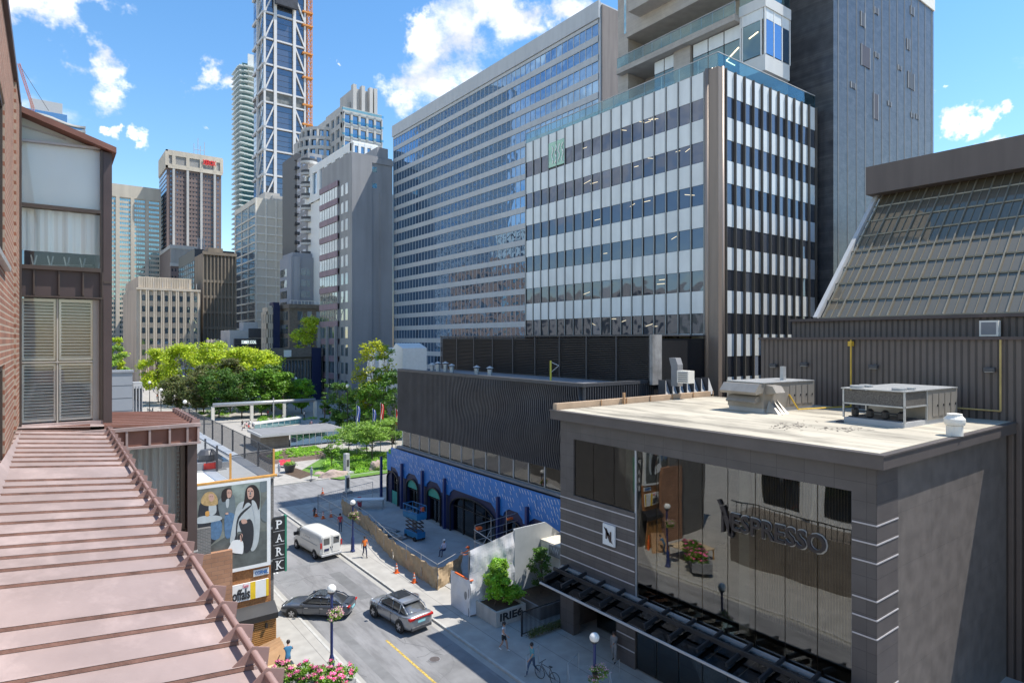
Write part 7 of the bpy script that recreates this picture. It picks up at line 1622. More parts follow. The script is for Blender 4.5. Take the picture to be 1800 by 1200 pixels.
bush(pc+Vector((.75, 1.2, .8)), 2.6, 1.9, 'bright green shrub on the left of the lettered planter', 'leaf_bright', 201, 5200, .075); bush(pc+Vector((1.7, 1.9, .8)), 2.7, 1.6, 'taller bright green shrub at the back of the lettered planter', 'leaf_bright', 202, 4600, .075); bush(pc+Vector((1.7, .7, .8)), 1.2, 1.7, 'low spreading green shrub at the front right of the lettered planter', 'leaf_bright', 203, 3400, .07)
bush(Vector((27.0, 32.9, .4)), 3.6, 1.7, 'dark sparse shrub in front of the white portal', 'leaf_dark', 204, 1900, .08)
r = empty('planting_trough', (25.4, 30.9, .12), 0, 'long dark planting trough running back from the lettered planter', 'planter'); MB().box(0, 3, 0, .12, 0, .8).box(0, 3, 3.2, 3.32, 0, .8).box(0, .12, .12, 3.2, 0, .8).build('trough', M['mgrey'], r); MB().box(.12, 3, .12, 3.2, 0, .7).build('soil', M['soil'], r)
# iron fence + hedge before store
fa = G(918, 1130, .12); r = empty('iron_fence', (23.2, 29.9, .12), 0, 'black iron picket fence beside the store entrance', 'fence'); mb = MB()
for k in range(34): mb.box(k*.1, k*.1+.03, 0, .03, .1, 1.45)
mb.build('picket', M['black'], r); MB().box(-.05, 3.4, -.01, .04, 1.42, 1.48).box(-.05, 3.4, -.01, .04, .1, .15).build('rail', M['black'], r)
for x in (-.06, 3.4): MB().box(x-.03, x+.04, -.03, .06, 0, 1.6).build('post', M['black'], r)
cl = [(23.4+.28*k, 29.4, .4, .2, .22, .25) for k in range(11)]; o = bpy.data.objects.new('hedge', crown_mesh('hedge', cl, 1800, .05, M['leaf_brown'], 77)); COL.objects.link(o); tag(o, 'low brownish hedge at the foot of the black iron fence', 'hedge')
for i, (px, py, lb_) in enumerate(((925, 1185, 'thin steel handrail at the steps left of the entrance lamp'), (998, 1200, 'thin steel handrail right beside the entrance lamp'), (1072, 1215, 'thin steel handrail right of the entrance lamp'))):
    q = G(px, py, .12); r = empty('handrail', q, .2, lb_, 'handrail', 'steel handrails by the store steps'); MB().tube((0, 0, 0), (0, 0, 1), .022).build('post', M['galv'], r); MB().tube((1.4, .3, 0), (1.4, .3, 1), .022).build('post', M['galv'], r); MB().tube((0, 0, 1), (1.4, .3, 1), .024).tube((0, 0, 1), (-.4, -.4, .5), .022).build('rail', M['galv'], r)
# cones, manholes
cn = None
def cone(p, label):
    r = empty('traffic_cone', p, 0, label, 'traffic cone', 'orange traffic cones'); MB().box(-.19, .19, -.19, .19, 0, .04).build('base', M['orange'], r); MB().lathe([(.14, .04), (.03, .72)], n=12).build('cone', M['orange'], r); MB().lathe([(.098, .32), (.079, .44)], n=12).build('white_band', M['white'], r); MB().lathe([(.062, .54), (.05, .62)], n=12).build('white_band', M['white'], r)
for px, py, lb_ in ((697, 1006, 'traffic cone at the foot of the tan fence, middle of the pavement run'), (728, 1023, 'traffic cone nearer the camera at the foot of the tan fence'), (567, 868, 'traffic cone out on the cross street'), (556, 907, 'traffic cone at the outer corner of the wire fence'), (568, 911, 'traffic cone just inside the wire fence corner'), (582, 908, 'traffic cone beside the wire fence, nearest the tan fabric')): cone(G(px, py, .13), lb_)
r = empty('safety_bollard', G(487, 1163, .12), 0, 'slim orange post beside the cardboard boxes', 'bollard'); MB().lathe([(.09, 0), (.09, .7), (.03, .95), (.05, 1.15), (.03, 1.25)], n=12).build('post', M['orange'], r)
for px, py, lb_, rr_ in ((725, 1046, 'round iron manhole cover in the pavement by the fence corner', .5), (764, 1158, 'round iron drain cover in the right lane', .34)):
    p = G(px, py, .13 if px == 725 else .01); r = empty('manhole_cover', p, 0, lb_, 'manhole cover'); MB().lathe([(rr_, 0), (rr_, .012)], n=24).build('frame', M['mgrey'], r); MB().lathe([(rr_*.85, .012), (rr_*.85, .02)], n=24).build('lid', mat('iron%d' % px, (.09, .075, .07), .6, .3, 8), r)
# ---------------------------------------------------------------- vehicles
def loft(mb, st, closed=True):
    """st = list of (x, [(y,z)...]) half rings from bottom centre to top centre, mirrored"""
    rings = []
    for x, hp in st: rings.append([(x, y, z) for y, z in hp]+[(x, -y, z) for y, z in reversed(hp) if y > 1e-6])
    n = len(rings[0]); vs = [v for r_ in rings for v in r_]; fs = []
    for i in range(len(rings)-1):
        for j in range(n): fs.append((i*n+j, i*n+(j+1) % n, (i+1)*n+(j+1) % n, (i+1)*n+j))
    fs.append(tuple(range(n))); fs.append(tuple((len(rings)-1)*n+j for j in reversed(range(n))))
    return mb.add(vs, fs)
def wheel(parent, x, y, r_, side, spokes=5):
    w = MB(); w.lathe([(r_*.62, -.11), (r_*.96, -.11), (r_, -.07), (r_, .07), (r_*.96, .11), (r_*.62, .11)], n=26); o = w.build('wheel', M['rubber'], parent); o.rotation_euler = (R(90), 0, 0); o.location = (x, y, r_)
    rm = MB(); rm.lathe([(r_*.66, .0), (r_*.66, .105), (r_*.58, .105), (r_*.56, .03)], n=26)
    for k in range(spokes*2): a = math.pi*k/spokes+(.12 if k % 2 else -.12); rm.obox((0, 0, .1), (r_*.6*math.cos(a), r_*.6*math.sin(a), .1), .045, .025)
    rm.lathe([(r_*.13, .06), (r_*.13, .115)], n=10); q = rm.build('rim', M['alloy'], o); q.rotation_euler = (0 if side > 0 else math.pi, 0, 0) if side < 0 else (math.pi, 0, 0)
    if side > 0: q.rotation_euler = (math.pi, 0, 0)
    else: q.rotation_euler = (0, 0, 0)
    return o
def car(name, loc, rz, label, cat, paint, L_n, W_, belt, roofz, fw, rw, cab, noseh, tailh, wr=.34, clear=.2, suv=False):
    """L along +x = forward. cab = (windscreen base x, roof front x, roof rear x, rear glass base x)"""
    r = empty(name, loc, rz, label, cat, 'cars on the street'); hw = W_/2; x0, x1 = -L_n/2, L_n/2
    def ring(x, ww, zlo, zb, zt): return (x, [(0, zlo), (ww*.82, zlo), (ww*.97, zlo+.12), (ww, (zlo+zb)/2+.03), (ww*.975, zb-.06), (ww*.90, zb+.0), (ww*.6, zt), (0, zt+.01)])
    st = [ring(x0, hw*.72, .42, tailh-.12, tailh-.1), ring(x0+.1, hw*.87, .30, tailh-.04, tailh-.01), ring(x0+.35, hw*.96, clear+.02, tailh+.0, tailh+.03), ring(rw-.2, hw, clear, belt-.0, belt+.02), ring(rw+.5, hw*.99, clear, belt, belt+.02), ring(0, hw*.98, clear, belt-.01, belt+.01), ring(fw-.7, hw*.99, clear, belt-.03, belt-.0), ring(fw, hw, clear, belt-.08, belt-.02),
          ring(fw+.4, hw*.96, clear, noseh+.0, noseh+.07), ring(x1-.22, hw*.88, clear+.04, noseh-.1, noseh-.05), ring(x1-.04, hw*.7, clear+.12, noseh-.2, noseh-.18), ring(x1, hw*.6, clear+.2, noseh-.28, noseh-.27)]
    mb = MB(); loft(mb, st); body = mb.build('body', paint, r, smooth=True, subsurf=2)
    a, b_, c, d = cab; iw = hw*.86; rw_ = hw*.66
    gh = MB()
    def cr_(x, w0, z0, w1, z1): return (x, [(0, z0), (w0, z0), (w0*.6+w1*.4, z0+(z1-z0)*.45), (w1, z1), (0, z1+.02)])
    loft(gh, [cr_(d, iw*.80, belt-.03, iw*.78, belt+.0), cr_(d+(c-d)*.5, iw*.93, belt-.03, rw_*1.06, belt+(roofz-belt)*.58), cr_(c, iw*.98, belt-.03, rw_, roofz-.03), cr_((b_+c)/2, iw, belt-.03, rw_*1.04, roofz), cr_(b_, iw*.99, belt-.03, rw_, roofz-.03), cr_(b_+(a-b_)*.55, iw*.93, belt-.03, rw_*1.08, belt+(roofz-belt)*.5), cr_(a, iw*.82, belt-.04, iw*.8, belt-.01)])
    gh.build('windows', M['carglass'], r, smooth=True, subsurf=1)
    rf = MB(); zz = roofz-.0
    loft(rf, [(c-.25, [(0, zz-.13), (rw_*.9, zz-.13), (rw_*.95, zz-.10), (0, zz-.085)]), (c+.05, [(0, zz-.05), (rw_*1.0, zz-.06), (rw_*1.02, zz-.02), (0, zz+.012)]), ((b_+c)/2, [(0, zz-.03), (rw_*1.06, zz-.04), (rw_*1.07, zz), (0, zz+.045)]), (b_-.05, [(0, zz-.05), (rw_*1.02, zz-.06), (rw_*1.04, zz-.02), (0, zz+.012)]), (b_+.2, [(0, zz-.12), (rw_*.98, zz-.12), (rw_*1.0, zz-.10), (0, zz-.075)])])
    roof_ = rf.build('roof', paint, r, smooth=True, subsurf=1)
    MB().prism([((b_+c)/2-.25, -rw_*.72), (b_-.02, -rw_*.72), (b_-.02, rw_*.72), ((b_+c)/2-.25, rw_*.72)], zz+.035, zz+.05).build('sunroof', M['carglass'], roof_)
    for s in (-1, 1):
        for xx in (a-.25, (b_+c)/2-.05, c-.15): MB().box(xx-.008, xx+.008, s*hw*.93, s*(hw*.992), .36, belt-.1).build('door_gap', M['black'], r)
    pl_ = MB()
    for s in (-1, 1):
        P = [Vector((a-.02, s*iw*.84, belt-.02)), Vector((b_+(a-b_)*.5, s*(iw*.55+rw_*.45), belt+(roofz-belt)*.55)), Vector((b_, s*rw_*1.0, roofz-.04)), Vector(((b_+c)/2, s*rw_*1.07, roofz-.01)), Vector((c, s*rw_*1.0, roofz-.05)), Vector((c+(d-c)*.5, s*(iw*.5+rw_*.45), belt+(roofz-belt)*.6)), Vector((d, s*iw*.82, belt))]
        for p_, q_ in zip(P, P[1:]): pl_.tube(p_, q_, .04, n=6)
        m_ = (b_+c)/2-.05; pl_.tube((m_, s*iw*.995, belt), (m_, s*rw_*1.05, roofz-.03), .025, n=6)
        pl_.tube((c+.05, s*iw*.97, belt), (c, s*rw_, roofz-.05), .045 if suv else .03, n=6)
    pl_.build('window_frame', paint, r, smooth=True)
    MB().tube((d+.1, iw*1.0, belt+.01), (a-.1, iw*1.0, belt+.01), .012).tube((d+.1, -iw*1.0, belt+.01), (a-.1, -iw*1.0, belt+.01), .012).build('chrome_trim', M['alloy'], r)
    for x in (fw, rw):
        for s in (-1, 1):
            MB().lathe([(wr*1.14, -.03), (wr*1.14, .03)], n=26).build('wheel_arch', M['black'], r); o = bpy.context.scene.collection.objects[-1]; o.rotation_euler = (R(90), 0, 0); o.location = (x, s*(hw-.012), wr+.02)
            wheel(r, x, s*(hw-.07), wr, s)
    for s in (-1, 1):
        MB().box(x1-.42, x1-.2, s*hw*.55-.16, s*hw*.55+.16, noseh-.17, noseh-.06).build('headlight', mat('headlamp', (.7, .72, .75), .15) if 'headlamp' not in MATS else MATS['headlamp'], r, bevel=.03)
        MB().box(a-.35, a-.15, s*(hw+.02), s*(hw+.2), belt+.02, belt+.17).build('wing_mirror', paint, r, bevel=.04)
        for xx in (.35, -.65): MB().box(xx, xx+.2, s*(hw*.985), s*(hw*1.0+.015), belt-.17, belt-.14).build('door_handle', M['alloy'], r)
    MB().box(x1-.1, x1+.01, -hw*.42, hw*.42, noseh-.42, noseh-.14).build('grille', M['black'], r, bevel=.03)
    return r, x0, x1, hw
def face(v): return math.atan2(v.y, v.x)
pt_d = mat('paint_graphite', (.085, .095, .115), .28, .03, 1, metal=.55, coat=1); pt_s = mat('paint_silver', (.30, .31, .325), .3, .03, 1, metal=.55, coat=1); pt_w = mat('paint_white', (.68, .66, .61), .35, .03, 1, coat=.6)
redl = mat('tail_red', (.45, .02, .015), .25, .1, 3); plate = mat('plate', (.25, .55, .6), .5)
# dark fastback, turning across the street
a = G(530, 1086); fr_ = G(510, 1085); 
wf, wb_ = G(514, 1082), G(600, 1092)
p = G(560, 1078); dirv = (G(507, 1075)-G(617, 1080)); dirv.z = 0
r, x0, x1, hw = car('parked_car', (p.x, p.y, 0), face(dirv), 'dark grey fastback car crossing the street behind the nearer globe lamp', 'car', pt_d, 4.7, 1.85, .9, 1.36, 1.42, -1.38, (.95, .15, -.95, -1.95), .78, .98, .34)
MB().box(x0+.0, x0+.12, -hw*.86, -hw*.5, .78, .9).build('tail_light', redl, r, bevel=.02); MB().box(x0+.0, x0+.12, hw*.5, hw*.86, .78, .9).build('tail_light', redl, r, bevel=.02); MB().box(x0-.02, x0+.03, -.26, .26, .55, .67).build('number_plate', plate, r); MB().box(x0+.1, x0+.35, -hw*.6, hw*.6, 1.0, 1.03).build('spoiler', pt_d, r, bevel=.01)
# silver suv
p = G(698, 1092); 
r, x0, x1, hw = car('parked_car', (p.x+.2, p.y+.1, 0), face(Vector((-.12, 1, 0))), 'silver SUV driving away in the right lane with a red light bar across its tail', 'car', pt_s, 4.95, 1.98, 1.05, 1.68, 1.5, -1.48, (1.25, .45, -1.25, -2.15), .98, 1.16, .385, .24, True)
MB().box(x0-.02, x0+.12, -hw*.80, hw*.80, .98, 1.06).build('light_bar', redl, r, bevel=.02)
for s in (-1, 1): MB().box(x0-.01, x0+.22, s*hw*.5, s*hw*.88, .93, 1.08).build('tail_light', redl, r, bevel=.02); MB().tube((.55, s*hw*.66, 1.70), (-1.25, s*hw*.66, 1.70), .022).build('roof_rail', M['alloy'], r)
MB().box(x0+.0, x0+.07, -.27, .27, .72, .85).build('number_plate', plate, r); MB().box(x0-.02, x0+.15, -hw*.75, hw*.75, .32, .52).build('bumper', M['dgrey'], r, bevel=.03); MB().box(-1.55, -1.3, -hw*.6, hw*.6, 1.66, 1.69).build('spoiler', pt_s, r, bevel=.01)
# white van
p = G(556, 968); 
van = empty('delivery_van', (p.x, p.y, 0), face(Vector((-.10, 1, 0))), 'white cargo van with two rear windows driving away up the street', 'van', 'cars on the street')
def vr(x, w_, zl, zs, zt): return (x, [(0, zl), (w_*.9, zl), (w_, zl+.2), (w_*1.0, zs), (w_*.93, zs+(zt-zs)*.55), (w_*.80, zt-.06), (w_*.5, zt), (0, zt+.03)])
mb = MB(); loft(mb, [vr(-2.75, .93, .45, 1.1, 2.0), vr(-2.68, .99, .35, 1.1, 2.1), vr(-2.4, 1.0, .32, 1.1, 2.13), vr(0, 1.0, .3, 1.1, 2.15), vr(1.0, 1.0, .3, 1.1, 2.1), vr(1.35, .99, .3, 1.1, 2.0), vr(1.75, .98, .3, 1.05, 1.55), vr(2.05, .97, .3, .95, 1.18), vr(2.5, .93, .32, .8, .98), vr(2.72, .85, .4, .65, .85), vr(2.78, .8, .5, .6, .7)]); mb.build('body', pt_w, van, smooth=True, subsurf=2)
for y0, y1 in ((-.78, -.07), (.07, .78)):
    d_ = MB().box(-2.78, -2.74, y0, y1, .6, 1.95).build('rear_door', pt_w, van, bevel=.02); MB().box(-2.795, -2.775, y0+.1, y1-.1, 1.3, 1.82).build('window', M['carglass'], d_, bevel=.03)
    MB().box(-2.81, -2.78, -.02+(.08 if y0 > 0 else -.08), .02+(.08 if y0 > 0 else -.08), .95, 1.1).build('handle', M['black'], d_)
for s in (-1, 1):
    MB().box(-2.79, -2.7, s*.83, s*.95, 1.05, 1.5).build('tail_light', redl, van, bevel=.01); MB().prism([(1.15, 1.25), (1.95, 1.2), (1.5, 1.85), (1.15, 1.9)], s*.99, s*.955, 'y').build('side_window', M['carglass'], van); MB().box(1.65, 1.85, s*1.02, s*1.22, 1.2, 1.5).build('wing_mirror', M['black'], van, bevel=.03)
    for x in (-1.75, 1.75): wheel(van, x, s*.93, .36, s); o = MB().lathe([(.42, -.02), (.42, .02)], n=24).build('wheel_arch', M['black'], van); o.rotation_euler = (R(90), 0, 0); o.location = (x, s*.985, .4)
    MB().box(-2.2, .8, s*.995, s*1.008, 1.2, 1.23).build('side_moulding', M['lgrey'], van)
MB().box(-2.9, -2.7, -.9, .9, .38, .55).build('bumper', M['lgrey'], van, bevel=.03); MB().box(-2.81, -2.78, .22, .62, .8, .98).build('number_plate', M['navy'], van); MB().quad((1.5, -.78, 1.93), (2.08, -.82, 1.22), (2.08, .82, 1.22), (1.5, .78, 1.93)).build('windscreen', M['carglass'], van, fix=False)
text('SECURE COURIER', .14, 1.3, M['mgrey'], van, (.3, 1.012, 1.5), 'S', ext=.002).rotation_euler = (R(90), 0, math.pi)
# ---------------------------------------------------------------- people
def V3(*a): return Vector(a)
PM = {}
def cloth(key, col, rough=.8): 
    if key not in PM: PM[key] = mat('cloth_'+key, col, rough, .12, 6)
    return PM[key]
def figure(parent, J, mats, hair, hairlen=0, cap=None, fingers=True):
    """J: joint name -> position (facing +x). One skinned body; skin, shirt, trousers and shoes are zones of the same mesh; hair is a child"""
    rad = dict(pel=.135, spn=.115, chs=.135, nck=.052, hd0=.062, hd1=.088, hd2=.07, shl=.062, elb=.042, wri=.028, pal=.03, hip=.088, kne=.058, ank=.038, toe=.03)
    verts = []; edges = []; rads = []; idx = {}
    def add(n, k=None): idx[n] = len(verts); verts.append(J[n]); rads.append(rad[(k or n)])
    for n in ('pel', 'spn', 'chs', 'nck', 'hd0', 'hd1', 'hd2'): add(n)
    for n in ('shl', 'elb', 'wri', 'pal', 'hip', 'kne', 'ank', 'toe'):
        for s in 'LR': add(n+s, n)
    E = [('pel', 'spn'), ('spn', 'chs'), ('chs', 'nck'), ('nck', 'hd0'), ('hd0', 'hd1'), ('hd1', 'hd2')]
    for s in 'LR': E += [('chs', 'shl'+s), ('shl'+s, 'elb'+s), ('elb'+s, 'wri'+s), ('wri'+s, 'pal'+s), ('pel', 'hip'+s), ('hip'+s, 'kne'+s), ('kne'+s, 'ank'+s), ('ank'+s, 'toe'+s)]
    edges = [(idx[a], idx[c]) for a, c in E]; zone = {}
    if fingers:
        for s in 'LR':
            w_, p_ = J['wri'+s], J['pal'+s]; d = (p_-w_).normalized(); side = V3(1, 0, 0) if abs(d.x) < .8 else V3(0, 0, 1); side = (side-d*side.dot(d)).normalized()
            inn = d.cross(side)*(1 if s == 'L' else -1)
            for k in range(4):
                b_ = p_+side*(.028-.019*k); L_n = (.075, .085, .08, .062)[k]; m_ = b_+d*L_n*.55; e_ = m_+(d*.8+inn*.5).normalized()*L_n*.45
                i0 = len(verts); verts += [m_, e_]; rads += [.0095, .008]; edges += [(idx['pal'+s], i0), (i0, i0+1)]
            t1 = w_+d*.03+side*.04; t2 = t1+(d+side*.4).normalized()*.04; i0 = len(verts); verts += [t1, t2]; rads += [.012, .009]; edges += [(idx['pal'+s], i0), (i0, i0+1)]
    me = bpy.data.meshes.new('t'); me.from_pydata(verts, edges, []); o = bpy.data.objects.new('t', me); COL.objects.link(o)
    sk = o.modifiers.new('s', 'SKIN'); sk.use_smooth_shade = True
    for i, v in enumerate(me.skin_vertices[0].data): v.radius = (rads[i], rads[i]*(1.0)); v.use_root = (i == 0)
    for n in ('pel', 'spn', 'chs'): me.skin_vertices[0].data[idx[n]].radius = (rad[n]*1.15, rad[n]*.82)
    sb = o.modifiers.new('b', 'SUBSURF'); sb.levels = 2
    bpy.context.view_layer.update()
    bme = bpy.data.meshes.new_from_object(o.evaluated_get(bpy.context.evaluated_depsgraph_get())); bpy.data.objects.remove(o)
    bme.materials.clear()
    for m_ in (M['skin'], mats['shirt'], mats['legs'], mats['shoe']): bme.materials.append(m_)
    segs = [(J['nck'], J['hd2'], 0), (J['spn'], J['chs'], 1), (J['pel'], J['spn'], 1), (J['chs'], J['nck']*.6+J['chs']*.4, 1)]
    for s in 'LR':
        k = J['kne'+s]; h = J['hip'+s]; e = J['elb'+s]; w_ = J['wri'+s]; sh = J['shl'+s]; a = J['ank'+s]
        sl = mats.get('sleeve', .6); lg = mats.get('leg', 1.0)
        segs += [(sh, sh.lerp(e, sl) if sl <= 1 else e, 1)]
        if sl <= 1: segs += [(sh.lerp(e, sl+.12), e, 0), (e, w_, 0)]
        else: segs += [(e, w_, 1)]
        segs += [(w_, J['pal'+s]+(J['pal'+s]-w_)*2, 0), (J['pel'], h, 2)]
        if lg >= 1: segs += [(h, k, 2), (k, a.lerp(k, .1), 2)]
        else: segs += [(h, h.lerp(k, lg), 2), (h.lerp(k, lg+.12), k, 0), (k, a.lerp(k, .15), 0)]
        segs += [(a, J['toe'+s], 3)]
    for p in bme.polygons:
        c = p.center; best = 1e9
        for a, b_, z in segs:
            ab = b_-a; t = max(0, min(1, (c-a).dot(ab)/max(ab.length_squared, 1e-9))); d = (c-(a+ab*t)).length
            if d < best: best = d; bz_ = z
        p.material_index = bz_; p.use_smooth = True
    body = bpy.data.objects.new('body', bme); COL.objects.link(body); body.parent = parent
    hd = J['hd1']; hb = MB(); up = (J['hd2']-J['hd0']).normalized()
    fx = V3(1, 0, 0); 
    hb.ball((hd.x-.016, hd.y, hd.z+.022), .104, 14, 8, 1.08)
    if hairlen: hb.tube((hd.x-.07, hd.y, hd.z), (hd.x-.1, hd.y, hd.z-hairlen), .06, .025, 8)
    hb.build('hair', hair, parent, smooth=True)
    fc = MB(); fc.ball((hd.x+.088, hd.y+.03, hd.z+.01), .011, 6, 4); fc.ball((hd.x+.088, hd.y-.03, hd.z+.01), .011, 6, 4); fc.box(hd.x+.085, hd.x+.095, hd.y-.022, hd.y+.022, hd.z-.052, hd.z-.044); fc.build('eyes_and_mouth', M['p_hair'], body)
    ns_ = MB(); ns_.prism([(hd.x+.085, hd.z+.01), (hd.x+.118, hd.z-.02), (hd.x+.085, hd.z-.025)], hd.y-.012, hd.y+.012, 'y'); ns_.ball((hd.x, hd.y+.088, hd.z-.005), .02, 6, 4); ns_.ball((hd.x, hd.y-.088, hd.z-.005), .02, 6, 4); ns_.build('nose_and_ears', M['skin'], body)
    if cap: MB().lathe([(.118, .0), (.118, .03), (.1, .09), (.03, .13)], (hd.x-.01, hd.y, hd.z+.03), 16).box(hd.x+.06, hd.x+.17, hd.y-.06, hd.y+.06, hd.z+.03, hd.z+.045).build('helmet', cap, parent)
    return body
def stand(h=1.72, stride=.0, lean=.0, armL=(0, 0), armR=(0, 0)):
    """joints for a standing or walking person of height h; arms = (upper swing, elbow bend) in degrees forward"""
    s = h/1.75; J = {}
    J['pel'] = V3(0, 0, .95); J['spn'] = V3(lean*.1, 0, 1.12); J['chs'] = V3(lean*.25, 0, 1.33); J['nck'] = V3(lean*.33, 0, 1.49); J['hd0'] = V3(lean*.38+.01, 0, 1.55); J['hd1'] = V3(lean*.42+.015, 0, 1.635); J['hd2'] = V3(lean*.43, 0, 1.70)
    for sd, yy, (u, e), st in (('L', 1, armL, stride), ('R', -1, armR, -stride)):
        J['shl'+sd] = J['chs']+V3(0, .17*yy, .08); a = R(u); el = J['shl'+sd]+V3(math.sin(a)*.28, .05*yy, -math.cos(a)*.28); b_ = a+R(e); wr_ = el+V3(math.sin(b_)*.25, 0, -math.cos(b_)*.25)
        J['elb'+sd] = el; J['wri'+sd] = wr_; J['pal'+sd] = wr_+(wr_-el).normalized()*.07
        J['hip'+sd] = V3(0, .09*yy, .90); J['ank'+sd] = V3(st*1.0-.01, .09*yy, .07+(.12 if st < -.05 else 0)); k = (J['hip'+sd]+J['ank'+sd])/2; J['kne'+sd] = k+V3(.05+.06*abs(st)+(.05 if st < 0 else 0), 0, .01); J['toe'+sd] = J['ank'+sd]+V3(.16, .01*yy, -.035 if st >= -.05 else -.09)
    return {k: v*s for k, v in J.items()}
def sit(h=1.72):
    J = stand(h); d = V3(0, 0, -.45)
    for n in ('pel', 'spn', 'chs', 'nck', 'hd0', 'hd1', 'hd2', 'shlL', 'shlR'): J[n] = J[n]+d
    for sd, yy in (('L', 1), ('R', -1)):
        J['hip'+sd] = V3(0, .1*yy, .47); J['kne'+sd] = V3(.42, .12*yy, .5); J['ank'+sd] = V3(.45, .12*yy, .07); J['toe'+sd] = V3(.6, .12*yy, .03); J['elb'+sd] = J['shl'+sd]+V3(.1, .04*yy, -.26); J['wri'+sd] = J['elb'+sd]+V3(.24, -.05*yy, -.02); J['pal'+sd] = J['wri'+sd]+V3(.07, 0, -.01)
    return J
def person(loc, rz, label, J, hair=None, hairlen=0, cap=None, group=None, **mats):
    r = empty('person', loc, rz, label, 'person', group); figure(r, J, mats, hair or M['p_hair'], hairlen, cap); return r
blk = cloth('black', (.02, .02, .022)); wht = cloth('white', (.7, .7, .68)); tealc = cloth('teal', (.10, .27, .32)); jean = cloth('jean', (.05, .08, .14)); navy = cloth('navy', (.02, .03, .08)); hiv = cloth('hivis', (.85, .2, .03)); grey = cloth('grey', (.25, .25, .26)); red = cloth('red', (.5, .05, .06)); tanc = cloth('tan', (.4, .3, .2)); pink = cloth('pink', (.7, .4, .42)); hblue = cloth('sky', (.2, .35, .55))
def ph(px, pyf, z=.12): return G(px, pyf, z)
person(ph(885, 1143), R(-60), 'woman in white tank top and black shorts walking away past the lettered planter', stand(1.68, .24, .1, (-25, 30), (25, 35)), hairlen=.12, shirt=cloth('tank', (.62, .62, .64)), legs=blk, shoe=wht, sleeve=.05, leg=.55)
person(ph(936, 1186), R(175), 'man in teal T-shirt and dark jeans striding along the shaded pavement', stand(1.76, -.32, .12, (30, 20), (-25, 15)), shirt=tealc, legs=jean, shoe=grey, sleeve=.6)
person(ph(641, 979, .12), R(-90), 'worker in orange high-visibility vest walking beside the tan fence', stand(1.74, .2, .1, (20, 40), (-20, 20)), cap=None, shirt=hiv, legs=navy, shoe=blk, sleeve=.4)
person(ph(598, 934, .12), R(-100), 'person in red and white top standing by the start of the tan fence', stand(1.7, .05), shirt=red, legs=jean, shoe=blk, sleeve=.7)
person(ph(781, 975, .16), R(200), 'worker with white helmet and pale shirt sitting in the yard near the scaffold', sit(1.75), cap=M['white'], shirt=cloth('lilac', (.45, .47, .6)), legs=navy, shoe=blk, sleeve=1.2)
person(ph(828, 1000, 1.0), R(160), 'worker with orange helmet and vest beside the scaffold rails', stand(1.72, 0, .5, (50, 40), (60, 20)), cap=M['orange'], shirt=hiv, legs=navy, shoe=blk, sleeve=1.2)
person(ph(1080, 1163), R(200), 'grey-clothed figure with one arm out at the store entrance door', stand(1.75, .1, .1, (70, 20), (-10, 10)), shirt=grey, legs=grey, shoe=blk, sleeve=1.2)
# man bending over cardboard by the pavement at the bottom left
q = G(506, 1187, .12); person(q, R(70), 'person in blue shirt and jeans bending over cardboard boxes by the flower box', stand(1.72, .1, 1.0, (60, 20), (50, 30)), shirt=cloth('blueshirt', (.03, .14, .25)), legs=jean, shoe=blk, sleeve=.6)
q = G(503, 1182, .12); r = empty('cardboard_sheets', (q.x-.35, q.y+.8, .12), R(20), 'leaning sheets of brown cardboard beside the timber slats', 'cardboard'); 
for k in range(4): o = MB().box(-.9+.05*k, .5+.05*k, -.02, .02, 0, 1.5-.1*k).build('sheet', M['cardboard'], r); o.location = (0, -.16*k, 0); o.rotation_euler = (R(-10-3*k), 0, R(4*k))
r = empty('plywood_table', (BX1-.4, 32.2, .12), 0, 'pale plywood counter top at the foot of the timber slats', 'table'); MB().box(-2.3, .4, -1.2, 1.3, .95, 1.02).build('table_top', mat('plywood', (.62, .45, .27), .7, .1, 1), r)
for x in (-2.2, .3):
    for y in (-1.1, 1.2): MB().box(x-.04, x+.04, y-.04, y+.04, 0, .95).build('leg', M['wood'], r)
# flower box at the bottom
fb_ = empty('flower_box', (11.3, 30.0, .12), 0, 'long raised flower box of bright pink blossoms at the bottom of the street', 'flower box')
c0 = G(478, 1186, 1.2); c1 = G(622, 1196, 1.2)
fb_.location = (0, 0, 0); mb = MB(); dv = (c1-c0); nrm = Vector((-dv.y, dv.x, 0)).normalized()
mb.obox(c0-nrm*.4+Vector((0, 0, -.4)), c1-nrm*.4+Vector((0, 0, -.4)), 1.4, .7); mb.build('box', M['mgrey'], fb_)
rg = random.Random(6); cl = []
for k in range(120): f = rg.random(); p = c0+dv*f+nrm*rg.uniform(-.9, .7)*(1-.5*abs(f-.6)); cl.append((p.x, p.y, 1.3+rg.uniform(-.1, .45)*(1-.5*abs(f-.6)), .2, .2, .15))
mkobj('foliage', crown_mesh('foliage', cl, 9000, .05, M['leaf_green'], 4), fb_); mkobj('blossom', crown_mesh('blossom', [(c[0], c[1], c[2]+.12, .12, .12, .06) for c in cl if rg.random() < .7], 3200, .05, M['petal'], 5), fb_)
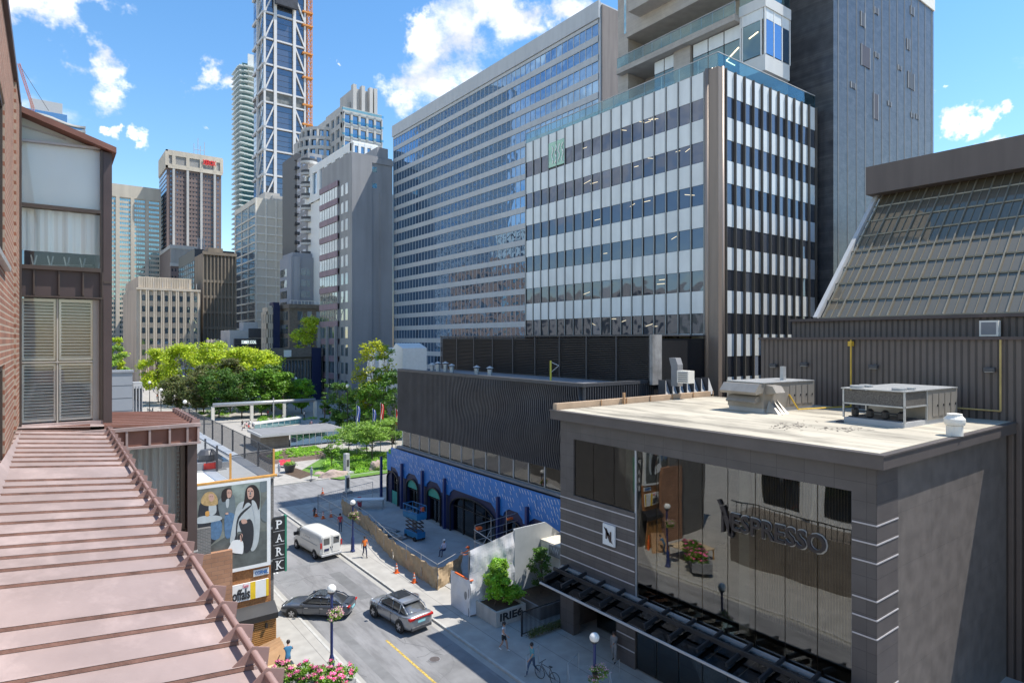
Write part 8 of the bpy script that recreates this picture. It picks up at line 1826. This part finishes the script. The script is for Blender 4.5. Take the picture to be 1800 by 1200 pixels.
# bicycle
def bicycle(loc, rz, label):
    r = empty('bicycle', loc, rz, label, 'bicycle')
    for x in (-.52, .52):
        w = MB(); n = 20
        for k in range(n): a, c = 2*math.pi*k/n, 2*math.pi*(k+1)/n; w.tube((x+.33*math.cos(a), 0, .35+.33*math.sin(a)), (x+.33*math.cos(c), 0, .35+.33*math.sin(c)), .018, n=5, caps=False)
        for k in range(10): a = math.pi*k/5; w.tube((x, 0, .35), (x+.33*math.cos(a), 0, .35+.33*math.sin(a)), .003, n=3, caps=False)
        w.build('wheel', M['black'], r)
    f = MB()
    for p, q in (((-.52, 0, .35), (-.12, 0, .3)), ((-.12, 0, .3), (-.22, 0, .85)), ((-.52, 0, .35), (-.2, 0, .78)), ((-.12, 0, .3), (.36, 0, .75)), ((-.2, 0, .78), (.35, 0, .82)), ((.35, 0, .95), (.52, 0, .35))): f.tube(p, q, .018, n=6)
    f.build('frame', M['dgrey'], r); MB().box(-.33, -.12, -.06, .06, .86, .9).build('saddle', M['black'], r, bevel=.02); MB().tube((.33, -.28, .98), (.33, .28, .98), .015).tube((.35, 0, .95), (.33, 0, .98), .015).build('handlebar', M['black'], r)
    return r
bicycle(G(962, 1198, .12), R(100), 'dark bicycle parked on the shaded pavement behind the striding man'); 
# chairs at the sidewalk by park with people: small crowd
Js = [stand(1.72, .2, .05, (20, 15), (-20, 15)), stand(1.68, .0, .0, (10, 20), (5, 15)), sit(1.7)]
protos = []
crowd_spec = [(2, 433, 752, 'pink', 'seated'), (2, 440, 748, 'white', 'seated'), (2, 426, 749, 'black', 'seated'), (2, 437, 756, 'red', 'seated'), (2, 444, 753, 'grey', 'seated'), (2, 430, 756, 'tan', 'seated'),
              (1, 535, 735, 'white', ''), (1, 548, 752, 'pink', ''), (1, 545, 756, 'black', ''), (1, 471, 733, 'red', ''), (2, 497, 737, 'white', ''), (2, 514, 736, 'grey', ''), (0, 567, 728, 'black', ''), (0, 574, 729, 'black', ''), (0, 580, 733, 'red', ''), (0, 586, 736, 'grey', ''), (2, 455, 747, 'sky', ''),
              (0, 243, 664, 'white', ''), (0, 250, 668, 'red', ''), (1, 256, 676, 'black', ''), (0, 262, 680, 'navy', ''), (0, 270, 690, 'sky', ''), (1, 276, 702, 'hivis', ''), (0, 252, 690, 'white', ''), (0, 286, 700, 'black', ''), (0, 293, 706, 'red', ''), (0, 301, 712, 'white', '')]
cname = dict(pink='pink', white='white', black='black', red='red', grey='grey', tan='tan', sky='light blue', hivis='orange', navy='navy')
where = ['seated at the left of the group behind the mesh fence', 'seated in the middle of the group near the rooflight', 'seated at the far left of the group near the rooflight', 'seated nearest the camera in the group near the rooflight', 'seated at the right of the group near the rooflight', 'seated low at the left of the group near the rooflight', 'standing under the right bays of the pergola', 'standing on the edge of the pavilion roof light', 'standing next to the one in pink by the pavilion', 'standing under the dark trees behind the pergola', 'sitting on the ground under the third pergola bay', 'sitting on the ground right of the pergola mast', 'walking at the shaded right end of the pergola', 'walking second of four at the right end of the pergola', 'walking third of four at the right end of the pergola', 'walking last of four at the right end of the pergola', 'sitting left of the rooflight box', 'walking far up the street beside the glazed stair', 'walking in the far street behind the one in white', 'standing in the far street by the shopfronts', 'walking in the far street near the drooping tree', 'walking under the drooping yellow tree', 'standing at the kerb beyond the copper wing', 'walking beside the grey kiosk', 'walking at the kerb near the cluster lamp', 'walking near the left end of the dark trees', 'walking towards the mesh fence end']
made = {}
rg = random.Random(77)
for i, (k, px, py, c, _) in enumerate(crowd_spec):
    key = (k, c); lab = 'person in %s top %s' % (cname[c], where[i]); p = G(px, py, .12); rz = rg.uniform(0, 6.28)
    if key not in made:
        r = person(p, rz, lab, Js[k], group='people in and around the park', shirt=PM[c], legs=[blk, jean, navy][i % 3], shoe=blk, sleeve=.6); made[key] = r
    else: r = copy_tree(made[key]); r.location = p; r.rotation_euler = (0, 0, rz); r['label'] = lab
# two small pale figures by the park kerb: a mannequin-like statue and a pushing figure
stn = mat('pale_bronze', (.36, .36, .38), .5, .1, 3)
for px, py, lb_ in ((490, 836, 'pale grey statue of a walking figure at the park corner'), (547, 843, 'small pale statue on a flat base at the kerb left of the wide boulder')):
    r = empty('statue', G(px, py, .12), .6, lb_, 'statue'); J = stand(1.7, .15, .2, (30, 40), (-20, 30)); m_ = dict(shirt=stn, legs=stn, shoe=stn); bdy = figure(r, J, m_, stn); bdy.data.materials[0] = stn; MB().box(-.5, .5, -.35, .35, -.03, .02).build('base', M['dgrey'], r)
# bench and round planter in front, dumpster
r = empty('cable_spool', G(553, 906, .13), 0, 'small brown dog-height hydrant with red cap by the wire fence', 'hydrant'); r['label'] = 'dark hydrant with orange top inside the wire fence corner'; MB().lathe([(.16, 0), (.13, .1), (.12, .6), (.16, .65), (.08, .85)], n=12).build('barrel', M['dgrey'], r); MB().tube((-.2, 0, .55), (.2, 0, .55), .06).build('nozzle', M['orange'], r); r.name = 'fire_hydrant'
r = empty('portable_sign', G(611, 866, .02), .3, 'tall pale framed notice board standing on the cross street', 'sign'); MB().box(-.35, .35, -.06, .06, .2, 2.1).build('frame', M['offwhite'], r); MB().box(-.22, .22, -.07, -.06, .5, 1.8).build('notice', M['dgrey'], r); MB().box(-.5, .5, -.3, .3, 0, .2).build('base', M['mgrey'], r)
r = empty('motor_scooter', G(632, 892, .16), 1.2, 'covered red and white motor scooter parked by the white work table', 'scooter'); MB().prism([(-.8, .3), (-.7, .75), (-.1, .8), (.2, .5), (.5, .5), (.6, 1.0), (.75, 1.0), (.8, .35), (.3, .25)], -.2, .2, 'y').build('body', red, r, bevel=.05)
for x in (-.6, .65): o = MB().lathe([(.25, -.06), (.25, .06)], n=16).build('wheel', M['rubber'], r); o.rotation_euler = (R(90), 0, 0); o.location = (x, 0, .25)
MB().box(-.7, -.1, -.14, .14, .78, .88).build('seat', M['white'], r, bevel=.03)
# reflected buildings standing out of frame to the left, mirrored in the long slab
for nm, lb_, x0, x1, y0, y1, z, wm_, gm_, nu, nz in (('lattice_tower', 'blue-grey grid tower out of frame, mirrored in the long glass slab', -95, -62, 345, 420, 190, M['gstone'], M['g_blue'], 14, 46), ('orange_block', 'orange brick block mirrored low in the long glass slab', -50, -36, 260, 330, 62, mat('orange_brick', (.4, .2, .12), .8, .2, .1), M['g_mix'], 9, 14), ('mosaic_block', 'cream mosaic block mirrored at the right of the long glass slab', -95, -62, 262, 318, 84, M['cream'], M['g_dark'], 9, 20), ('far_block', 'low beige block mirrored at the foot of the long glass slab', -140, -60, 120, 240, 34, M['beige'], M['g_dark'], 16, 8)):
    b = Bld(nm, lb_, 'building', x0, x1, y0, y1, z, wm_, gm_); b.facade('E', y0+1, y1-1, 2, z-2, nu, nz, .6, .55, .3); b.facade('S', x0+1, x1-1, 2, z-2, max(3, nu//2), nz, .6, .55, .3); b.finish(ncap=4)
